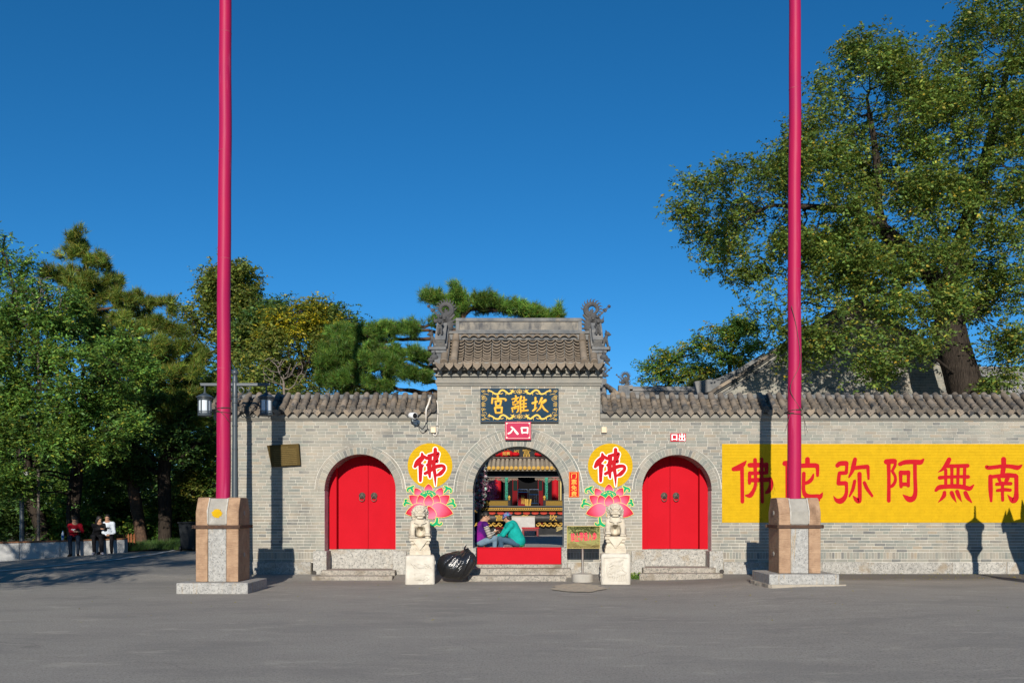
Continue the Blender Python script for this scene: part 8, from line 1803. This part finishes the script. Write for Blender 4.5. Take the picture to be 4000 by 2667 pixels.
# far tree line closing the horizon at the left
for i in range(9):
    px = -160+130*i; d = 60+3*(i % 3)
    broad_tree('distant_tree', 'dark distant tree deep in the left grove, '+['leftmost of the far row', 'second of the far row from the left', 'third of the far row from the left', 'fourth of the far row from the left', 'middle of the far row', 'fourth of the far row from the right', 'third of the far row from the right', 'second of the far row from the right', 'rightmost of the far row'][i], 'tree', [gp_(px, d), gp_(px, d, 3.0)], [(px, 1560+60*(i % 2), d, 150, 170, 3.0), (px, 1850, d, 170, 200, 3.0)], 170, 0.9, [(DARKG, 1.0, None)], 5200, (0.34, 0.20), 0.25, 0.02, 90+i, 'distant trees in the left grove', 0.6)
# trees left of the frame that shade the road and bench
for i, (x, y, h_, lab) in enumerate(((-12.9, -9.3, 7.8, 'roadside tree left of the view, nearest the camera, shading the road'), (-18.0, -6.0, 8.2, 'roadside tree left of the view, in the middle of three, shading the bench'), (-22.5, -2.5, 8.4, 'roadside tree left of the view, farthest from the camera'), (-13.4, -4.0, 7.4, 'roadside tree left of the view, closest to the flagpole'))):
    base = np.array([x, y, float(ground_z(x, y))]); rng = np.random.default_rng(120+i)
    root = thing('roadside_tree', lab, 'tree', tuple(base), 'roadside trees shading the road'); off = base_of(root); attr = []
    for k in range(6): c = base+np.array([rng.uniform(-1.8, 1.8 if i < 3 else 0.6), rng.uniform(-1.8, 1.8), h_*rng.uniform(0.45, 0.9)]); q = rng.normal(size=(50, 3)); q /= np.linalg.norm(q, axis=1)[:, None]; attr.append(c+q*rng.uniform(0, 1, (50, 1))**0.4*np.array([1.7, 1.7, 1.4]))
    N, PAR = grow([base, base+np.array([0.1, 0, 2.2]), base+np.array([0.2, 0.1, h_*0.5])], np.concatenate(attr), 0.42, rng); me, cnt, r_ = branch_mesh(N, PAR, 0.22, 0.008, 'trunk', BARK, off); link('trunk', me, root)
    tp = np.where(cnt <= 5)[0]; C = N[rng.choice(tp, 8000)]+rng.normal(0, 0.26, (8000, 3)); V, F = leaf_cloud(C, rng, 0.14, 0.075); link('crown', plain_tint(fast_mesh('crown', V-np.array(off), F, LOCUST)), root)
for i, (x, y, h_, lab) in enumerate(((-22, -62, 9.0, 'tree far across the square behind the viewer, leftmost'), (-9, -66, 10.0, 'tree far across the square behind the viewer, second from the left'), (3, -64, 9.5, 'tree far across the square behind the viewer, middle'), (14, -67, 10.0, 'tree far across the square behind the viewer, second from the right'), (26, -63, 9.0, 'tree far across the square behind the viewer, rightmost'))):
    base = np.array([x, y, 0.0]); rng = np.random.default_rng(140+i); root = thing('square_tree', lab, 'tree', tuple(base), 'trees across the square'); off = base_of(root)
    q = rng.normal(size=(160, 3)); q /= np.linalg.norm(q, axis=1)[:, None]; attr = base+np.array([0, 0, h_*0.48])+q*rng.uniform(0, 1, (160, 1))**0.4*np.array([6.5, 3.5, h_*0.46])
    N, PAR = grow([base, base+np.array([0.1, 0, 1.6]), base+np.array([0.2, 0.1, h_*0.4])], attr, 0.8, rng); me, cnt, r_ = branch_mesh(N, PAR, 0.25, 0.02, 'trunk', BARK, off); link('trunk', me, root)
    tp = np.where(cnt <= 5)[0]; C = N[rng.choice(tp, 4000)]+rng.normal(0, 0.5, (4000, 3)); V, F = leaf_cloud(C, rng, 0.45, 0.28); link('crown', plain_tint(fast_mesh('crown', V-np.array(off), F, DARKG)), root)
# grassy verge behind the bench and under the grove
GRASS = M('verge_earth', (0.055, 0.060, 0.028), (0.085, 0.070, 0.045), 2.5, 0.95, bump=0.05, bscale=14)
gxs = np.arange(-40, -8.4, 0.8); gys = np.arange(0, 1.01, 0.04)
V = []
for x in gxs:
    y0 = np.interp(x, [-40, -18.6, -17.2, -16.0, -14.9, -13.95, -13.2, -8.6], [6.5, 9.05, 9.6, 10.0, 10.3, 10.45, 11.2, 12.0]); yy = y0+(70-y0)*gys**2
    for y in yy: V.append((x, y, float(ground_z(x, y))+0.03+0.10*min(1, (y-y0)/1.5)+0.03*sin(x*2.1+y)))
a_ = np.arange(len(V)).reshape(len(gxs), len(gys)); F = np.stack([a_[:-1,:-1], a_[1:,:-1], a_[1:,1:], a_[:-1,1:]], -1).reshape(-1, 4); o = link('verge', fast_mesh('verge', np.array(V), F, GRASS, smooth=True)); o['kind'] = 'structure'
rng = np.random.default_rng(77); n = 16000; gx_ = rng.uniform(-19, -8.8, n); y0 = np.interp(gx_, [-18.6, -17.2, -16.0, -14.9, -13.95, -13.2, -8.6], [9.05, 9.6, 10.0, 10.3, 10.45, 11.2, 12.0]); gy_ = y0+rng.uniform(0, 1, n)**1.8*8
C = np.stack([gx_, gy_, ground_z(gx_, gy_)+0.04+0.10*np.minimum(1, (gy_-y0)/1.5)], 1); a = rng.normal(0, 0.35, (n, 3)); a[:, 2] = 1; s = rng.normal(size=(n, 3)); s[:, 2] = 0; s /= np.linalg.norm(s, axis=1)[:, None]; L = rng.uniform(0.08, 0.26, (n, 1))
V = np.stack([C-s*0.008, C+s*0.008, C+a*L], 1).reshape(-1, 3); tag(link('grass', plain_tint(fast_mesh('grass', V, np.arange(3*n).reshape(-1, 3), DARKG))), 'short grass on the verge under the trees', 'grass', kind='stuff')
# fallen leaves and litter
rng = np.random.default_rng(99); n = 520; x = np.concatenate([rng.uniform(7, 13, 260), rng.uniform(-8, 12, 260)]); y = np.concatenate([-rng.uniform(0.1, 2.2, 260)**1.1, -rng.uniform(0.1, 9, 260)]); zz = ground_z(x, y)+0.016
C = np.stack([x, y, zz], 1); an = rng.uniform(0, 2*np.pi, n); u_ = np.stack([np.cos(an), np.sin(an), rng.uniform(0, 0.4, n)], 1)*rng.uniform(0.015, 0.032, (n, 1)); v_ = np.stack([-np.sin(an), np.cos(an), rng.uniform(0, 0.3, n)], 1)*0.012
V = np.stack([C-u_, C-v_, C+u_, C+v_], 1).reshape(-1, 3); tag(link('fallen_leaves', plain_tint(fast_mesh('fallen_leaves', V, np.arange(4*n).reshape(-1, 4), YELLOW))), 'small yellow fallen leaves scattered on the asphalt', 'leaves', kind='stuff')
# weeds beside the right lion
def weeds(px, d, n, label, seed):
    rng = np.random.default_rng(seed); c = gp_(px, d); x0 = X(px, d); c = np.array([x0, d-DW, float(ground_z(x0, d-DW))]); root = thing('weed_tuft', label, 'weeds', tuple(c)); C = c+np.stack([rng.normal(0, 0.13, n), rng.normal(0, 0.05, n), rng.uniform(0.01, 0.14, n)], 1); V, F = leaf_cloud(C, rng, 0.06, 0.03); link('leaves', plain_tint(fast_mesh('leaves', V-np.array(base_of(root)), F, LOCUST)), root)
weeds(2480, 21.9, 260, 'low green weeds between the right stone lion and the door steps', 3)
